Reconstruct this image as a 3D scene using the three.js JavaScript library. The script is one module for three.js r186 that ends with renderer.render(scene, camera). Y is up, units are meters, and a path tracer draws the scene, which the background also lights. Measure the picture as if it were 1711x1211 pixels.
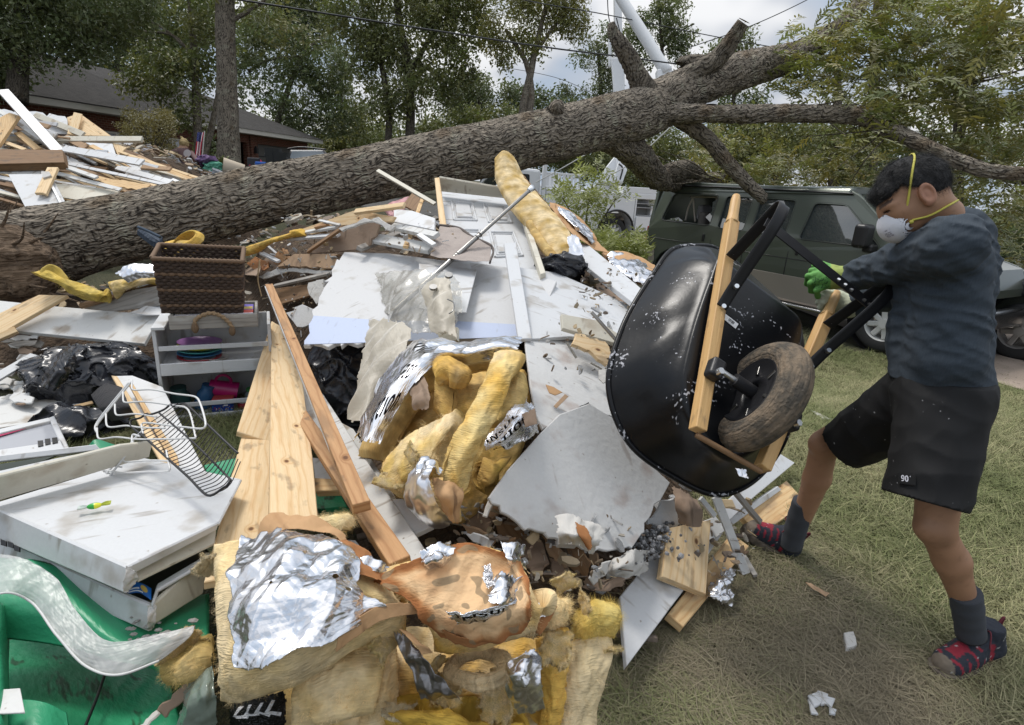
import*as THREE from 'three';
import{mergeGeometries,mergeVertices,toCreasedNormals}from 'three/addons/utils/BufferGeometryUtils.js';
import{RoundedBoxGeometry}from 'three/addons/geometries/RoundedBoxGeometry.js';
const scene=new THREE.Scene();
const PW=1711,PH=1211,FL=950,EYE=new THREE.Vector3(0,1.52,0);
const camera=new THREE.PerspectiveCamera(2*Math.atan(PH / 2 / FL)*180 / Math.PI,PW / PH,0.05,900);
const PITCH=17.634*Math.PI / 180,ROLL=3.3765*Math.PI / 180;
const FWD=new THREE.Vector3(0,-Math.sin(PITCH),-Math.cos(PITCH));
const U0=new THREE.Vector3(0,Math.cos(PITCH),-Math.sin(PITCH));
const RGT=new THREE.Vector3(1,0,0).multiplyScalar(Math.cos(ROLL)).addScaledVector(U0,Math.sin(ROLL));
const UPV=new THREE.Vector3().crossVectors(RGT,FWD);
camera.position.copy(EYE);
camera.quaternion.setFromRotationMatrix(new THREE.Matrix4().makeBasis(RGT,UPV,FWD.clone().negate()));
camera.updateMatrixWorld();
const renderer=new THREE.WebGLRenderer({antialias:true});
renderer.toneMapping=THREE.LinearToneMapping;
renderer.toneMappingExposure=1.12;
renderer.shadowMap.enabled=true;
const sun=new THREE.DirectionalLight(new THREE.Color(1,0.955,0.895),2.0);
const SUN=new THREE.Vector3(-0.35,0.86,-0.32).normalize();
sun.position.copy(SUN).multiplyScalar(60);
sun.shadow.radius=28;
sun.castShadow=true;
sun.shadow.mapSize.set(2048,2048);
Object.assign(sun.shadow.camera,{left:-30,right:30,top:30,bottom:-30,near:1,far:140});
scene.add(sun,sun.target);
function rng(seed){let s=seed>>>0;return()=>{s=(s + 0x6d2b79f5)|0;let t=Math.imul(s ^(s>>>15),1|s);t=(t + Math.imul(t ^(t>>>7),61|t))^ t;return((t ^(t>>>14))>>>0)/ 4294967296;};}
const PERM=(()=>{const r=rng(7),p=[...Array(256).keys()];for(let i=255;i>0;i--){const j=Math.floor(r()*(i + 1));[p[i],p[j]]=[p[j],p[i]];}return Uint8Array.from([...p,...p]);})();
const G12=Float32Array.from([1,1,0,-1,1,0,1,-1,0,-1,-1,0,1,0,1,-1,0,1,1,0,-1,-1,0,-1,0,1,1,0,-1,1,0,1,-1,0,-1,-1,1,1,0,-1,1,0,0,-1,1,0,-1,-1]);
const gd=(h,x,y,z)=>{h=(h&15)*3;return G12[h]*x + G12[h + 1]*y + G12[h + 2]*z;};
function noise(x,y,z=0,px=0,py=0){
let X=Math.floor(x),Y=Math.floor(y),Z=Math.floor(z);x -=X;y -=Y;z -=Z;
let X1=X + 1,Y1=Y + 1;
if(px){X=((X % px)+ px)% px;X1=((X1 % px)+ px)% px;}
if(py){Y=((Y % py)+ py)% py;Y1=((Y1 % py)+ py)% py;}
X&=255;Y&=255;Z&=255;X1&=255;Y1&=255;const Z1=(Z + 1)&255;
const u=x*x*x*(x*(x*6 - 15)+ 10),v=y*y*y*(y*(y*6 - 15)+ 10);
const P=PERM,a=P[X],b=P[X1],aa=P[a + Y],ab=P[a + Y1],ba=P[b + Y],bb=P[b + Y1];
let p=gd(P[aa + Z],x,y,z),q=gd(P[ba + Z],x - 1,y,z),r=gd(P[ab + Z],x,y - 1,z),s=gd(P[bb + Z],x - 1,y - 1,z);
p +=u*(q - p);r +=u*(s - r);const lo=p + v*(r - p);
if(z===0)return lo;
p=gd(P[aa + Z1],x,y,z - 1);q=gd(P[ba + Z1],x - 1,y,z - 1);r=gd(P[ab + Z1],x,y - 1,z - 1);s=gd(P[bb + Z1],x - 1,y - 1,z - 1);
p +=u*(q - p);r +=u*(s - r);const hi=p + v*(r - p);
return lo + z*z*z*(z*(z*6 - 15)+ 10)*(hi - lo);
}
function fbm(x,y,z=0,o=4,px=0,py=0){let s=0,a=0.5,f=1;for(let i=0;i<o;i++){s +=a*noise(x*f,y*f,z + i*17,px*f,py*f);a*=0.5;f*=2;}return s;}
const ridge=(x,y,z=0,px=0,py=0)=>1 - 2*Math.abs(noise(x,y,z,px,py));
const cl=(x,a=0,b=1)=>Math.min(b,Math.max(a,x));
const ss=(a,b,x)=>{const t=cl((x - a)/(b - a));return t*t*(3 - 2*t);};
const lerp=(a,b,t)=>a +(b - a)*t;
const mix3=(a,b,t)=>[lerp(a[0],b[0],t),lerp(a[1],b[1],t),lerp(a[2],b[2],t)];
{
const w=768,h=384,d=new Float32Array(w*h*4);
for(let j=0;j<h;j++)for(let i=0;i<w;i++){
const v=((j + 0.5)/ h - 0.5)*Math.PI,u=((i + 0.5)/ w - 0.5)*2*Math.PI;
const y=Math.sin(v),x=Math.cos(v)*Math.cos(u),z=Math.cos(v)*Math.sin(u);
const k=1.6 /(Math.max(y,0)+ 0.32);
const n=fbm(x*k*1.1 + 3.1,z*k*1.1 + 1.7,y*0.6,6)+ 0.25*fbm(x*k*4,z*k*4,5,3);
const c=ss(-0.22,0.2,n);
const up=0.78 + 0.42*ss(0.0,0.9,y);
const blue=[0.46,0.56,0.70],grey=[0.62,0.66,0.73],white=[0.97,0.98,1.0];
let col=c<0.5?mix3(blue,grey,c*2):mix3(grey,white,c*2 - 1);
const glow=Math.pow(Math.max(0,x*SUN.x + y*SUN.y + z*SUN.z),6)*0.35;
col=col.map((q)=>q*up + glow*0.9);
const o=(j*w + i)*4;d[o]=col[0];d[o + 1]=col[1];d[o + 2]=col[2];d[o + 3]=1;
}
const t=new THREE.DataTexture(d,w,h,THREE.RGBAFormat,THREE.FloatType);
t.mapping=THREE.EquirectangularReflectionMapping;t.magFilter=THREE.LinearFilter;t.minFilter=THREE.LinearFilter;t.needsUpdate=true;
scene.background=t;scene.environment=t;
}
const V3=(x,y,z)=>new THREE.Vector3(x,y,z);
function ray(px,py){return FWD.clone().addScaledVector(RGT,(px - PW / 2)/ FL).addScaledVector(UPV,-(py - PH / 2)/ FL);}
function at(px,py,d){return EYE.clone().addScaledVector(ray(px,py),d);}
function groundH(x,z){const d=-z;return -0.43*ss(3.0,6.6,d)*ss(-0.8,2.6,x)+ 0.5*ss(8,15,d)*ss(0.5,-4.5,x)+ 0.012*noise(x*0.7,z*0.7,3);}
function table(t,x){if(x<=t[0][0])return t[0][1];for(let i=1;i<t.length;i++)if(x<=t[i][0])return lerp(t[i - 1][1],t[i][1],(x - t[i - 1][0])/(t[i][0]- t[i - 1][0]));return t[t.length - 1][1];}
const HC=[[0.9,0.1],[1.4,0.22],[2,0.42],[3,0.72],[4,0.92],[5,1.05],[6,1.1],[6.8,0.85],[8,0]];
const XR=[[1,0.3],[1.6,0.45],[2.2,0.8],[2.8,1.05],[3.5,1.2],[4.5,1.4],[5.5,1.4],[6.5,1.0],[7.5,0.2]];
const XL=[[1,-0.75],[1.6,-0.72],[2.2,-0.75],[3,-0.95],[3.6,-1.25],[4.2,-1.9],[5,-2.6],[6,-3.2],[7,-3]];
function heapH(x,z){
const d=-z,h=table(HC,d),r=table(XR,d),l=table(XL,d);
let m=h*ss(r + 0.35,r - 0.75,x)*ss(l - 0.35,l + 0.9,x);
m=Math.max(m,0.32*ss(3.5,4.2,d)*ss(6.6,5.6,d)*ss(-0.9,-1.6,x)*ss(-7.5,-6,x));
const e=((x + 8.4)/ 3.5)**2 +((d - 11.0)/ 2.5)**2;
return Math.max(m,1.55*ss(1.1,0.1,e));
}
const surfH=(x,z)=>groundH(x,z)+ heapH(x,z);
function hit(px,py,lift,f){
const r=ray(px,py);let a=0.6,b=0.6;
for(let d=0.6;d<60;d +=0.03){const y=EYE.y + r.y*d;if(y<=f(r.x*d,r.z*d)+ lift){b=d;a=d - 0.03;break;}if(d>58)return at(px,py,12);}
for(let i=0;i<12;i++){const m=(a + b)/ 2;if(EYE.y + r.y*m<=f(r.x*m,r.z*m)+ lift)b=m;else a=m;}
return at(px,py,b);
}
const P=(px,py,lift=0)=>hit(px,py,lift,surfH);
const G=(px,py,lift=0)=>hit(px,py,lift,groundH);
const depthOf=(p)=>p.clone().sub(EYE).dot(FWD);
const pt=(c)=>(c.isVector3?c:c.length>3?at(c[0],c[1],c[3]):P(c[0],c[1],c[2]||0));
const taken=new Map();
function numbered(name){const n=taken.get(name)||0;taken.set(name,n + 1);return n?name + '_' + String(n).padStart(3,'0'):name;}
function mesh(name,geo,mat,parent){const m=new THREE.Mesh(geo,mat);m.name=name;m.castShadow=m.receiveShadow=true;if(parent)parent.add(m);return m;}
const boxOf=(o)=>{o.updateMatrixWorld(true);return new THREE.Box3().setFromObject(o);};
function thing(name,label,category,parts,group,kind){
let o;
if(!Array.isArray(parts)){
o=parts;
if(!o.isInstancedMesh&&!o.userData.keep){o.geometry.computeBoundingBox();const b=o.geometry.boundingBox,c=V3((b.min.x + b.max.x)/ 2,b.min.y,(b.min.z + b.max.z)/ 2);o.geometry.translate(-c.x,-c.y,-c.z);o.position.add(c);}
}else{
o=new THREE.Group();const b=new THREE.Box3();
for(const p of parts)if(!p.isInstancedMesh)b.union(boxOf(p));
if(b.isEmpty())b.set(V3(0,0,0),V3(0,0,0));
const c=V3((b.min.x + b.max.x)/ 2,b.min.y,(b.min.z + b.max.z)/ 2);
o.position.copy(c);
for(const p of parts){p.position.sub(c);o.add(p);}
}
o.name=numbered(name);o.userData={};
if(kind)o.userData.kind=kind;
if(label)o.userData.label=label;
if(category)o.userData.category=category;
if(group)o.userData.group=group;
scene.add(o);
return o;
}
const structure=(name,m)=>{m.name=numbered(name);m.userData={kind:'structure'};scene.add(m);return m;};
function tex(w,h,f,{srgb=true,sx=1,sy=1}={}){
const d=new Uint8Array(w*h*4);
for(let j=0;j<h;j++)for(let i=0;i<w;i++){const c=f(i / w,j / h),o=(j*w + i)*4;d[o]=cl(c[0])*255;d[o + 1]=cl(c[1])*255;d[o + 2]=cl(c[2])*255;d[o + 3]=255;}
const t=new THREE.DataTexture(d,w,h);t.wrapS=t.wrapT=THREE.RepeatWrapping;t.magFilter=THREE.LinearFilter;t.minFilter=THREE.LinearMipmapLinearFilter;
if(srgb)t.colorSpace=THREE.SRGBColorSpace;
t.repeat.set(1 / sx,1 / sy);t.needsUpdate=true;return t;
}
function canvasTex(w,h,draw,{sx=1,sy=1}={}){const c=document.createElement('canvas');c.width=w;c.height=h;draw(c.getContext('2d'),w,h);const t=new THREE.CanvasTexture(c);t.colorSpace=THREE.SRGBColorSpace;t.wrapS=t.wrapT=THREE.RepeatWrapping;t.repeat.set(1 / sx,1 / sy);return t;}
function std(o){return new THREE.MeshStandardMaterial({roughness:0.8,metalness:0,side:THREE.DoubleSide,...o});}
const lin=(r,g,b)=>new THREE.Color().setRGB(r,g,b);
function geoFrom(pos,idx,uv,col){
const g=new THREE.BufferGeometry();
g.setAttribute('position',new THREE.Float32BufferAttribute(pos,3));
if(uv)g.setAttribute('uv',new THREE.Float32BufferAttribute(uv,2));
if(col)g.setAttribute('color',new THREE.Float32BufferAttribute(col,3));
if(idx)g.setIndex(idx);
g.computeVertexNormals();return g;
}
function prism(pts,t,{n,edge=0.004,seed=1,uvAng}={}){
const c=pts.reduce((s,p)=>s.add(p),V3(0,0,0)).multiplyScalar(1 / pts.length);
if(!n){n=V3(0,0,0);for(let i=0;i<pts.length;i++){const a=pts[i].clone().sub(c),b=pts[(i + 1)% pts.length].clone().sub(c);n.add(a.cross(b));}n.normalize();}
if(n.dot(EYE.clone().sub(c))<0)n=n.clone().negate();
let ux=V3(0,0,0),best=0;
for(let i=0;i<pts.length;i++)for(let j=i + 1;j<pts.length;j++){if(pts.length>8&&j !==i + 1&&(j - i)% 5)continue;const e=pts[j].clone().sub(pts[i]);if((pts.length<6?j===i + 1||(i===0&&j===pts.length - 1):true)&&e.length()>best){best=e.length();ux.copy(e);}}
ux.addScaledVector(n,-ux.dot(n)).normalize();const uy=n.clone().cross(ux);
const sh=new THREE.Shape(pts.map((p)=>{const q=p.clone().sub(c);return new THREE.Vector2(q.dot(ux),q.dot(uy));}));
const g=new THREE.ExtrudeGeometry(sh,{depth:Math.max(t - 2*edge,t*0.2),bevelEnabled:edge>0,bevelThickness:Math.min(edge,t*0.4),bevelSize:edge,bevelOffset:-edge,bevelSegments:1,steps:1});
const r=rng(seed*977 + 13),ou=r()*3,ov=r()*3,uvs=g.attributes.uv;
for(let i=0;i<uvs.count;i++)uvs.setXY(i,uvs.getX(i)+ ou,uvs.getY(i)+ ov);
g.translate(0,0,-t + edge);
g.applyMatrix4(new THREE.Matrix4().makeBasis(ux,uy,n).setPosition(c));
return g;
}
function planePts(outline,plane){
const[a,b,c]=plane.map(pt),n=b.clone().sub(a).cross(c.clone().sub(a)).normalize();
return outline.map(([x,y])=>{const r=ray(x,y);return EYE.clone().addScaledVector(r,a.clone().sub(EYE).dot(n)/ r.dot(n));});
}
function torn(outline,sides,amp=5,step=9,seed=3){
const r=rng(seed),out=[];
outline.forEach((p,i)=>{
out.push(p);const q=outline[(i + 1)% outline.length];
if(!sides||sides.includes(i)){const L=Math.hypot(q[0]- p[0],q[1]- p[1]),n=Math.floor(L / step);for(let k=1;k<n;k++){const t=(k +(r()- 0.5)*0.6)/ n;out.push([lerp(p[0],q[0],t)+(r()- 0.5)*2*amp,lerp(p[1],q[1],t)+(r()- 0.5)*2*amp]);}}
});
return out;
}
function plank(A,B,w,t,{face,twist=0}={}){
A=pt(A);B=pt(B);const x=B.clone().sub(A),L=x.length();x.normalize();
const c=A.clone().add(B).multiplyScalar(0.5);let n=face?face.clone():EYE.clone().sub(c).normalize().add(V3(0,0.8,0));n.addScaledVector(x,-n.dot(x)).normalize();const y=n.clone().cross(x);
const g=new RoundedBoxGeometry(L,w,t,1,Math.min(t,w)*0.12);const r=rng(Math.floor(Math.abs(A.x*991 + A.z*373 + B.y*77)*50)+ 1),ou=r()*3,ov=r()*3;
const p=g.attributes.position,nn=g.attributes.normal,uv=g.attributes.uv;
for(let i=0;i<p.count;i++)uv.setXY(i,p.getX(i)+ ou,(Math.abs(nn.getZ(i))>0.7?p.getY(i):p.getZ(i))+ ov);
if(twist)g.rotateX(twist);
g.applyMatrix4(new THREE.Matrix4().makeBasis(x,y,n).setPosition(c));return g;
}
const catmull=(a,b,c,d,t)=>0.5*((2*b)+(-a + c)*t +(2*a - 5*b + 4*c - d)*t*t +(-a + 3*b - 3*c + d)*t*t*t);
function gridSample(C,u,v){
const R=C.length - 1,K=C[0].length - 1,fv=cl(v)*R,fu=cl(u)*K,j=Math.min(Math.floor(fv),R - 1),i=Math.min(Math.floor(fu),K - 1),tv=fv - j,tu=fu - i;
const ext=(f,n,k)=>(k<0?f(0).clone().multiplyScalar(2).sub(f(1)):k>n?f(n).clone().multiplyScalar(2).sub(f(n - 1)):f(k));
const row=(jj)=>{const f=(ii)=>C[jj][ii],q=[-1,0,1,2].map((k)=>ext(f,K,i + k));return V3(catmull(q[0].x,q[1].x,q[2].x,q[3].x,tu),catmull(q[0].y,q[1].y,q[2].y,q[3].y,tu),catmull(q[0].z,q[1].z,q[2].z,q[3].z,tu));};
const rr=[-1,0,1,2].map((k)=>ext(row,R,j + k));
return V3(catmull(rr[0].x,rr[1].x,rr[2].x,rr[3].x,tv),catmull(rr[0].y,rr[1].y,rr[2].y,rr[3].y,tv),catmull(rr[0].z,rr[1].z,rr[2].z,rr[3].z,tv));
}
function patch(ctrl,nu,nv,{thick=0.002,puff=0,disp,keep,color,dispBack,unit}={}){
const C=ctrl.map((r)=>r.map(pt)),S=[],N=[],n1=nu + 1;
for(let j=0;j<=nv;j++)for(let i=0;i<=nu;i++)S.push(gridSample(C,i / nu,j / nv));
for(let j=0;j<=nv;j++)for(let i=0;i<=nu;i++){
const a=S[j*n1 + Math.max(i - 1,0)],b=S[j*n1 + Math.min(i + 1,nu)],c=S[Math.max(j - 1,0)*n1 + i],d=S[Math.min(j + 1,nv)*n1 + i];
const n=b.clone().sub(a).cross(d.clone().sub(c)).normalize();N.push(n);
}
const mid=(nv>>1)*n1 +(nu>>1),flip=N[mid].dot(EYE.clone().sub(S[mid]))<0?-1:1;
const pos=[],uv=[],col=[],idx=[],lenU=S[0].distanceTo(S[nu])*1.15,lenV=S[0].distanceTo(S[nv*n1])*1.15,M=S.length;
for(const side of[0,1])for(let k=0;k<M;k++){
const i=k % n1,j=(k / n1)|0,u=i / nu,v=j / nv,p=S[k].clone(),n=N[k].clone().multiplyScalar(flip);
let e=1;if(puff){const m=Math.min(Math.min(u,1 - u)*lenU,Math.min(v,1 - v)*lenV)/ puff;e=m<1?Math.sqrt(Math.max(0,1 -(1 - m)*(1 - m))):1;}
const h=side===0?(puff?(e - 1)*thick*0.5:0)+(disp?disp(u,v,p)*(puff?0.3 + 0.7*e:1):0):-thick*(puff?0.5 + 0.5*e:1)+(dispBack?dispBack(u,v,p):puff?0:disp?disp(u,v,p):0);
p.addScaledVector(n,h);pos.push(p.x,p.y,p.z);uv.push(unit?u:u*lenU,unit?1 - v:v*lenV);if(color)col.push(...color(u,v,p,side));
}
const ok=(i,j)=>i>=0&&j>=0&&i<nu&&j<nv&&(!keep||keep((i + 0.5)/ nu,(j + 0.5)/ nv));
const quad=(a,b,c,d,f)=>{if(f)idx.push(a,c,b,b,c,d);else idx.push(a,b,c,b,d,c);};
for(let j=0;j<nv;j++)for(let i=0;i<nu;i++){
if(!ok(i,j))continue;const a=j*n1 + i,b=a + 1,c=a + n1,d=c + 1;
quad(a,b,c,d,flip<0);quad(M + a,M + b,M + c,M + d,flip>0);
if(!ok(i,j - 1))quad(a,M + a,b,M + b,flip<0);if(!ok(i,j + 1))quad(d,M + d,c,M + c,flip<0);
if(!ok(i - 1,j))quad(c,M + c,a,M + a,flip<0);if(!ok(i + 1,j))quad(b,M + b,d,M + d,flip<0);
}
return geoFrom(pos,idx,uv,color?col:null);
}
function sweep(points,radii,{seg=12,n=40,disp,closed=false,uvScale=1,flat=1,up}={}){
const curve=new THREE.CatmullRomCurve3(points,closed,'centripetal'),L=curve.getLength(),pos=[],uv=[],idx=[];
const fr=curve.computeFrenetFrames(n,closed);
const rad=(t)=>{if(typeof radii==='number')return radii;const f=t*(radii.length - 1),i=Math.min(Math.floor(f),radii.length - 2);return lerp(radii[i],radii[i + 1],ss(0,1,f - i)*0.5 +(f - i)*0.5);};
const marks=points.map((p,i)=>(i===0?0:0));let acc=0;for(let i=1;i<points.length;i++){acc +=points[i].distanceTo(points[i - 1]);marks[i]=acc;}
const radAt=(t)=>{if(typeof radii==='number')return radii;const s=t*acc;let i=0;while(i<marks.length - 2&&marks[i + 1]<s)i++;return lerp(radii[i],radii[i + 1],cl((s - marks[i])/(marks[i + 1]- marks[i])));};
for(let j=0;j<=n;j++){
const t=j / n,c=curve.getPointAt(t),B0=fr.binormals[j],N0=fr.normals[j];let r=radAt(t);
let Nn=N0,Bn=B0;if(up){const T=fr.tangents[j];Nn=up.clone().addScaledVector(T,-up.dot(T)).normalize();Bn=T.clone().cross(Nn);}
for(let i=0;i<=seg;i++){
const a=i / seg*Math.PI*2,rr=r +(disp?disp(t,a,c,r):0);
const p=c.clone().addScaledVector(Nn,Math.cos(a)*rr).addScaledVector(Bn,Math.sin(a)*rr*flat);
pos.push(p.x,p.y,p.z);uv.push(t*L*uvScale,i / seg*2*Math.PI*Math.max(r,0.001)*uvScale);
}
}
const s1=seg + 1;
for(let j=0;j<n;j++)for(let i=0;i<seg;i++){const a=j*s1 + i,b=a + 1,c=a + s1,d=c + 1;idx.push(a,c,b,b,c,d);}
if(!closed)for(const j of[0,n]){const c=curve.getPointAt(j / n),k=pos.length / 3;pos.push(c.x,c.y,c.z);uv.push(0,0);for(let i=0;i<seg;i++){const a=j*s1 + i;if(j)idx.push(a,k,a + 1);else idx.push(a,a + 1,k);}}
const g=geoFrom(pos,idx,uv);
const nm=g.attributes.normal;for(let j=0;j<=n;j++){const a=j*s1,b=a + seg;const x=nm.getX(a)+ nm.getX(b),y=nm.getY(a)+ nm.getY(b),z=nm.getZ(a)+ nm.getZ(b),l=Math.hypot(x,y,z)||1;nm.setXYZ(a,x / l,y / l,z / l);nm.setXYZ(b,x / l,y / l,z / l);}
return g;
}
const wire=(pts,r,o={})=>sweep(pts,r,{seg:7,n:Math.max(8,pts.length*6),...o});
function box(w,h,d,{r=0.01,at:p=V3(0,0,0),m}={}){
const g=new RoundedBoxGeometry(w,h,d,2,Math.min(r,Math.min(w,h,d)*0.45)),q=g.attributes.position,n=g.attributes.normal,uv=g.attributes.uv;
for(let i=0;i<q.count;i++){const ax=Math.abs(n.getX(i)),ay=Math.abs(n.getY(i)),az=Math.abs(n.getZ(i));if(az>ax&&az>ay)uv.setXY(i,q.getX(i),q.getY(i));else if(ax>ay)uv.setXY(i,q.getZ(i),q.getY(i));else uv.setXY(i,q.getX(i),q.getZ(i));}
g.translate(p.x,p.y,p.z);if(m)g.applyMatrix4(m);return g;
}
function merged(list){return mergeGeometries(list.map((g)=>{const q=g.index?g.toNonIndexed():g;if(!q.attributes.uv)q.setAttribute('uv',new THREE.Float32BufferAttribute(new Float32Array(q.attributes.position.count*2),2));for(const k of Object.keys(q.attributes))if(!['position','normal','uv'].includes(k))q.deleteAttribute(k);return q;}));}
function solid(f,lo,hi,s,{color}={}){
const nx=Math.ceil((hi.x - lo.x)/ s)+ 1,ny=Math.ceil((hi.y - lo.y)/ s)+ 1,nz=Math.ceil((hi.z - lo.z)/ s)+ 1,F=new Float32Array(nx*ny*nz),I=new Int32Array(nx*ny*nz).fill(-1);
const id=(i,j,k)=>(k*ny + j)*nx + i;
for(let k=0;k<nz;k++)for(let j=0;j<ny;j++)for(let i=0;i<nx;i++)F[id(i,j,k)]=f(lo.x + i*s,lo.y + j*s,lo.z + k*s);
const pos=[],idx=[],nor=[];
for(let k=0;k<nz - 1;k++)for(let j=0;j<ny - 1;j++)for(let i=0;i<nx - 1;i++){
let n=0,x=0,y=0,z=0;const c=[];for(let q=0;q<8;q++)c.push(F[id(i +(q&1),j +((q>>1)&1),k +(q>>2))]);
for(const[a,b]of[[0,1],[2,3],[4,5],[6,7],[0,2],[1,3],[4,6],[5,7],[0,4],[1,5],[2,6],[3,7]])if((c[a]<0)!==(c[b]<0)){const t=c[a]/(c[a]- c[b]);n++;x +=lerp(a&1,b&1,t);y +=lerp((a>>1)&1,(b>>1)&1,t);z +=lerp(a>>2,b>>2,t);}
if(!n)continue;I[id(i,j,k)]=pos.length / 3;pos.push(lo.x +(i + x / n)*s,lo.y +(j + y / n)*s,lo.z +(k + z / n)*s);
}
const q4=(a,b,c,d,flip)=>{if(a<0||b<0||c<0||d<0)return;if(flip)idx.push(a,c,b,a,d,c);else idx.push(a,b,c,a,c,d);};
for(let k=1;k<nz - 1;k++)for(let j=1;j<ny - 1;j++)for(let i=1;i<nx - 1;i++){
const v=F[id(i,j,k)]<0;
if(v !==F[id(i + 1,j,k)]<0)q4(I[id(i,j - 1,k - 1)],I[id(i,j,k - 1)],I[id(i,j,k)],I[id(i,j - 1,k)],!v);
if(v !==F[id(i,j + 1,k)]<0)q4(I[id(i - 1,j,k - 1)],I[id(i - 1,j,k)],I[id(i,j,k)],I[id(i,j,k - 1)],!v);
if(v !==F[id(i,j,k + 1)]<0)q4(I[id(i - 1,j - 1,k)],I[id(i,j - 1,k)],I[id(i,j,k)],I[id(i - 1,j,k)],!v);
}
const g=new THREE.BufferGeometry(),e=s*0.5,col=[];
for(let i=0;i<pos.length;i +=3){
const[x,y,z]=[pos[i],pos[i + 1],pos[i + 2]];const dx=f(x + e,y,z)- f(x - e,y,z),dy=f(x,y + e,z)- f(x,y - e,z),dz=f(x,y,z + e)- f(x,y,z - e),l=Math.hypot(dx,dy,dz)||1;nor.push(dx / l,dy / l,dz / l);
if(color)col.push(...color(x,y,z));
}
g.setAttribute('position',new THREE.Float32BufferAttribute(pos,3));g.setAttribute('normal',new THREE.Float32BufferAttribute(nor,3));
const uv=[];for(let i=0;i<pos.length;i +=3)uv.push(pos[i]+ pos[i + 2]*0.7,pos[i + 1]);g.setAttribute('uv',new THREE.Float32BufferAttribute(uv,2));
if(color)g.setAttribute('color',new THREE.Float32BufferAttribute(col,3));
g.setIndex(idx);return g;
}
const smin=(a,b,k)=>{const h=Math.max(k - Math.abs(a - b),0)/ k;return Math.min(a,b)- h*h*k*0.25;};
function capsule(p,a,b,ra,rb){const bx=b.x - a.x,by=b.y - a.y,bz=b.z - a.z,px=p.x - a.x,py=p.y - a.y,pz=p.z - a.z,t=cl((px*bx + py*by + pz*bz)/(bx*bx + by*by + bz*bz + 1e-12));return Math.hypot(px - bx*t,py - by*t,pz - bz*t)- lerp(ra,rb,t);}
function instances(name,geo,mat,list,colors){
const m=new THREE.InstancedMesh(geo,mat,list.length);list.forEach((q,i)=>m.setMatrixAt(i,q));if(colors)colors.forEach((c,i)=>m.setColorAt(i,c));m.name=name;m.castShadow=m.receiveShadow=true;m.userData.kind='stuff';return m;
}
function place(p,q,s){return new THREE.Matrix4().compose(p,q,typeof s==='number'?V3(s,s,s):s);}
function randQ(r){const u=r()*2 - 1,a=r()*6.283,b=r()*6.283,s=Math.sqrt(1 - u*u);return new THREE.Quaternion().setFromAxisAngle(V3(s*Math.cos(a),u,s*Math.sin(a)),b);}
function unflip(g){if(g.index){const a=g.index.array;for(let i=0;i<a.length;i +=3){const t=a[i];a[i]=a[i + 1];a[i + 1]=t;}}else for(const k of Object.keys(g.attributes)){const q=g.attributes[k],s=q.itemSize;for(let i=0;i<q.count;i +=3)for(let c=0;c<s;c++){const t=q.array[i*s + c];q.array[i*s + c]=q.array[(i + 1)*s + c];q.array[(i + 1)*s + c]=t;}}return g;}
const M={};
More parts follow.
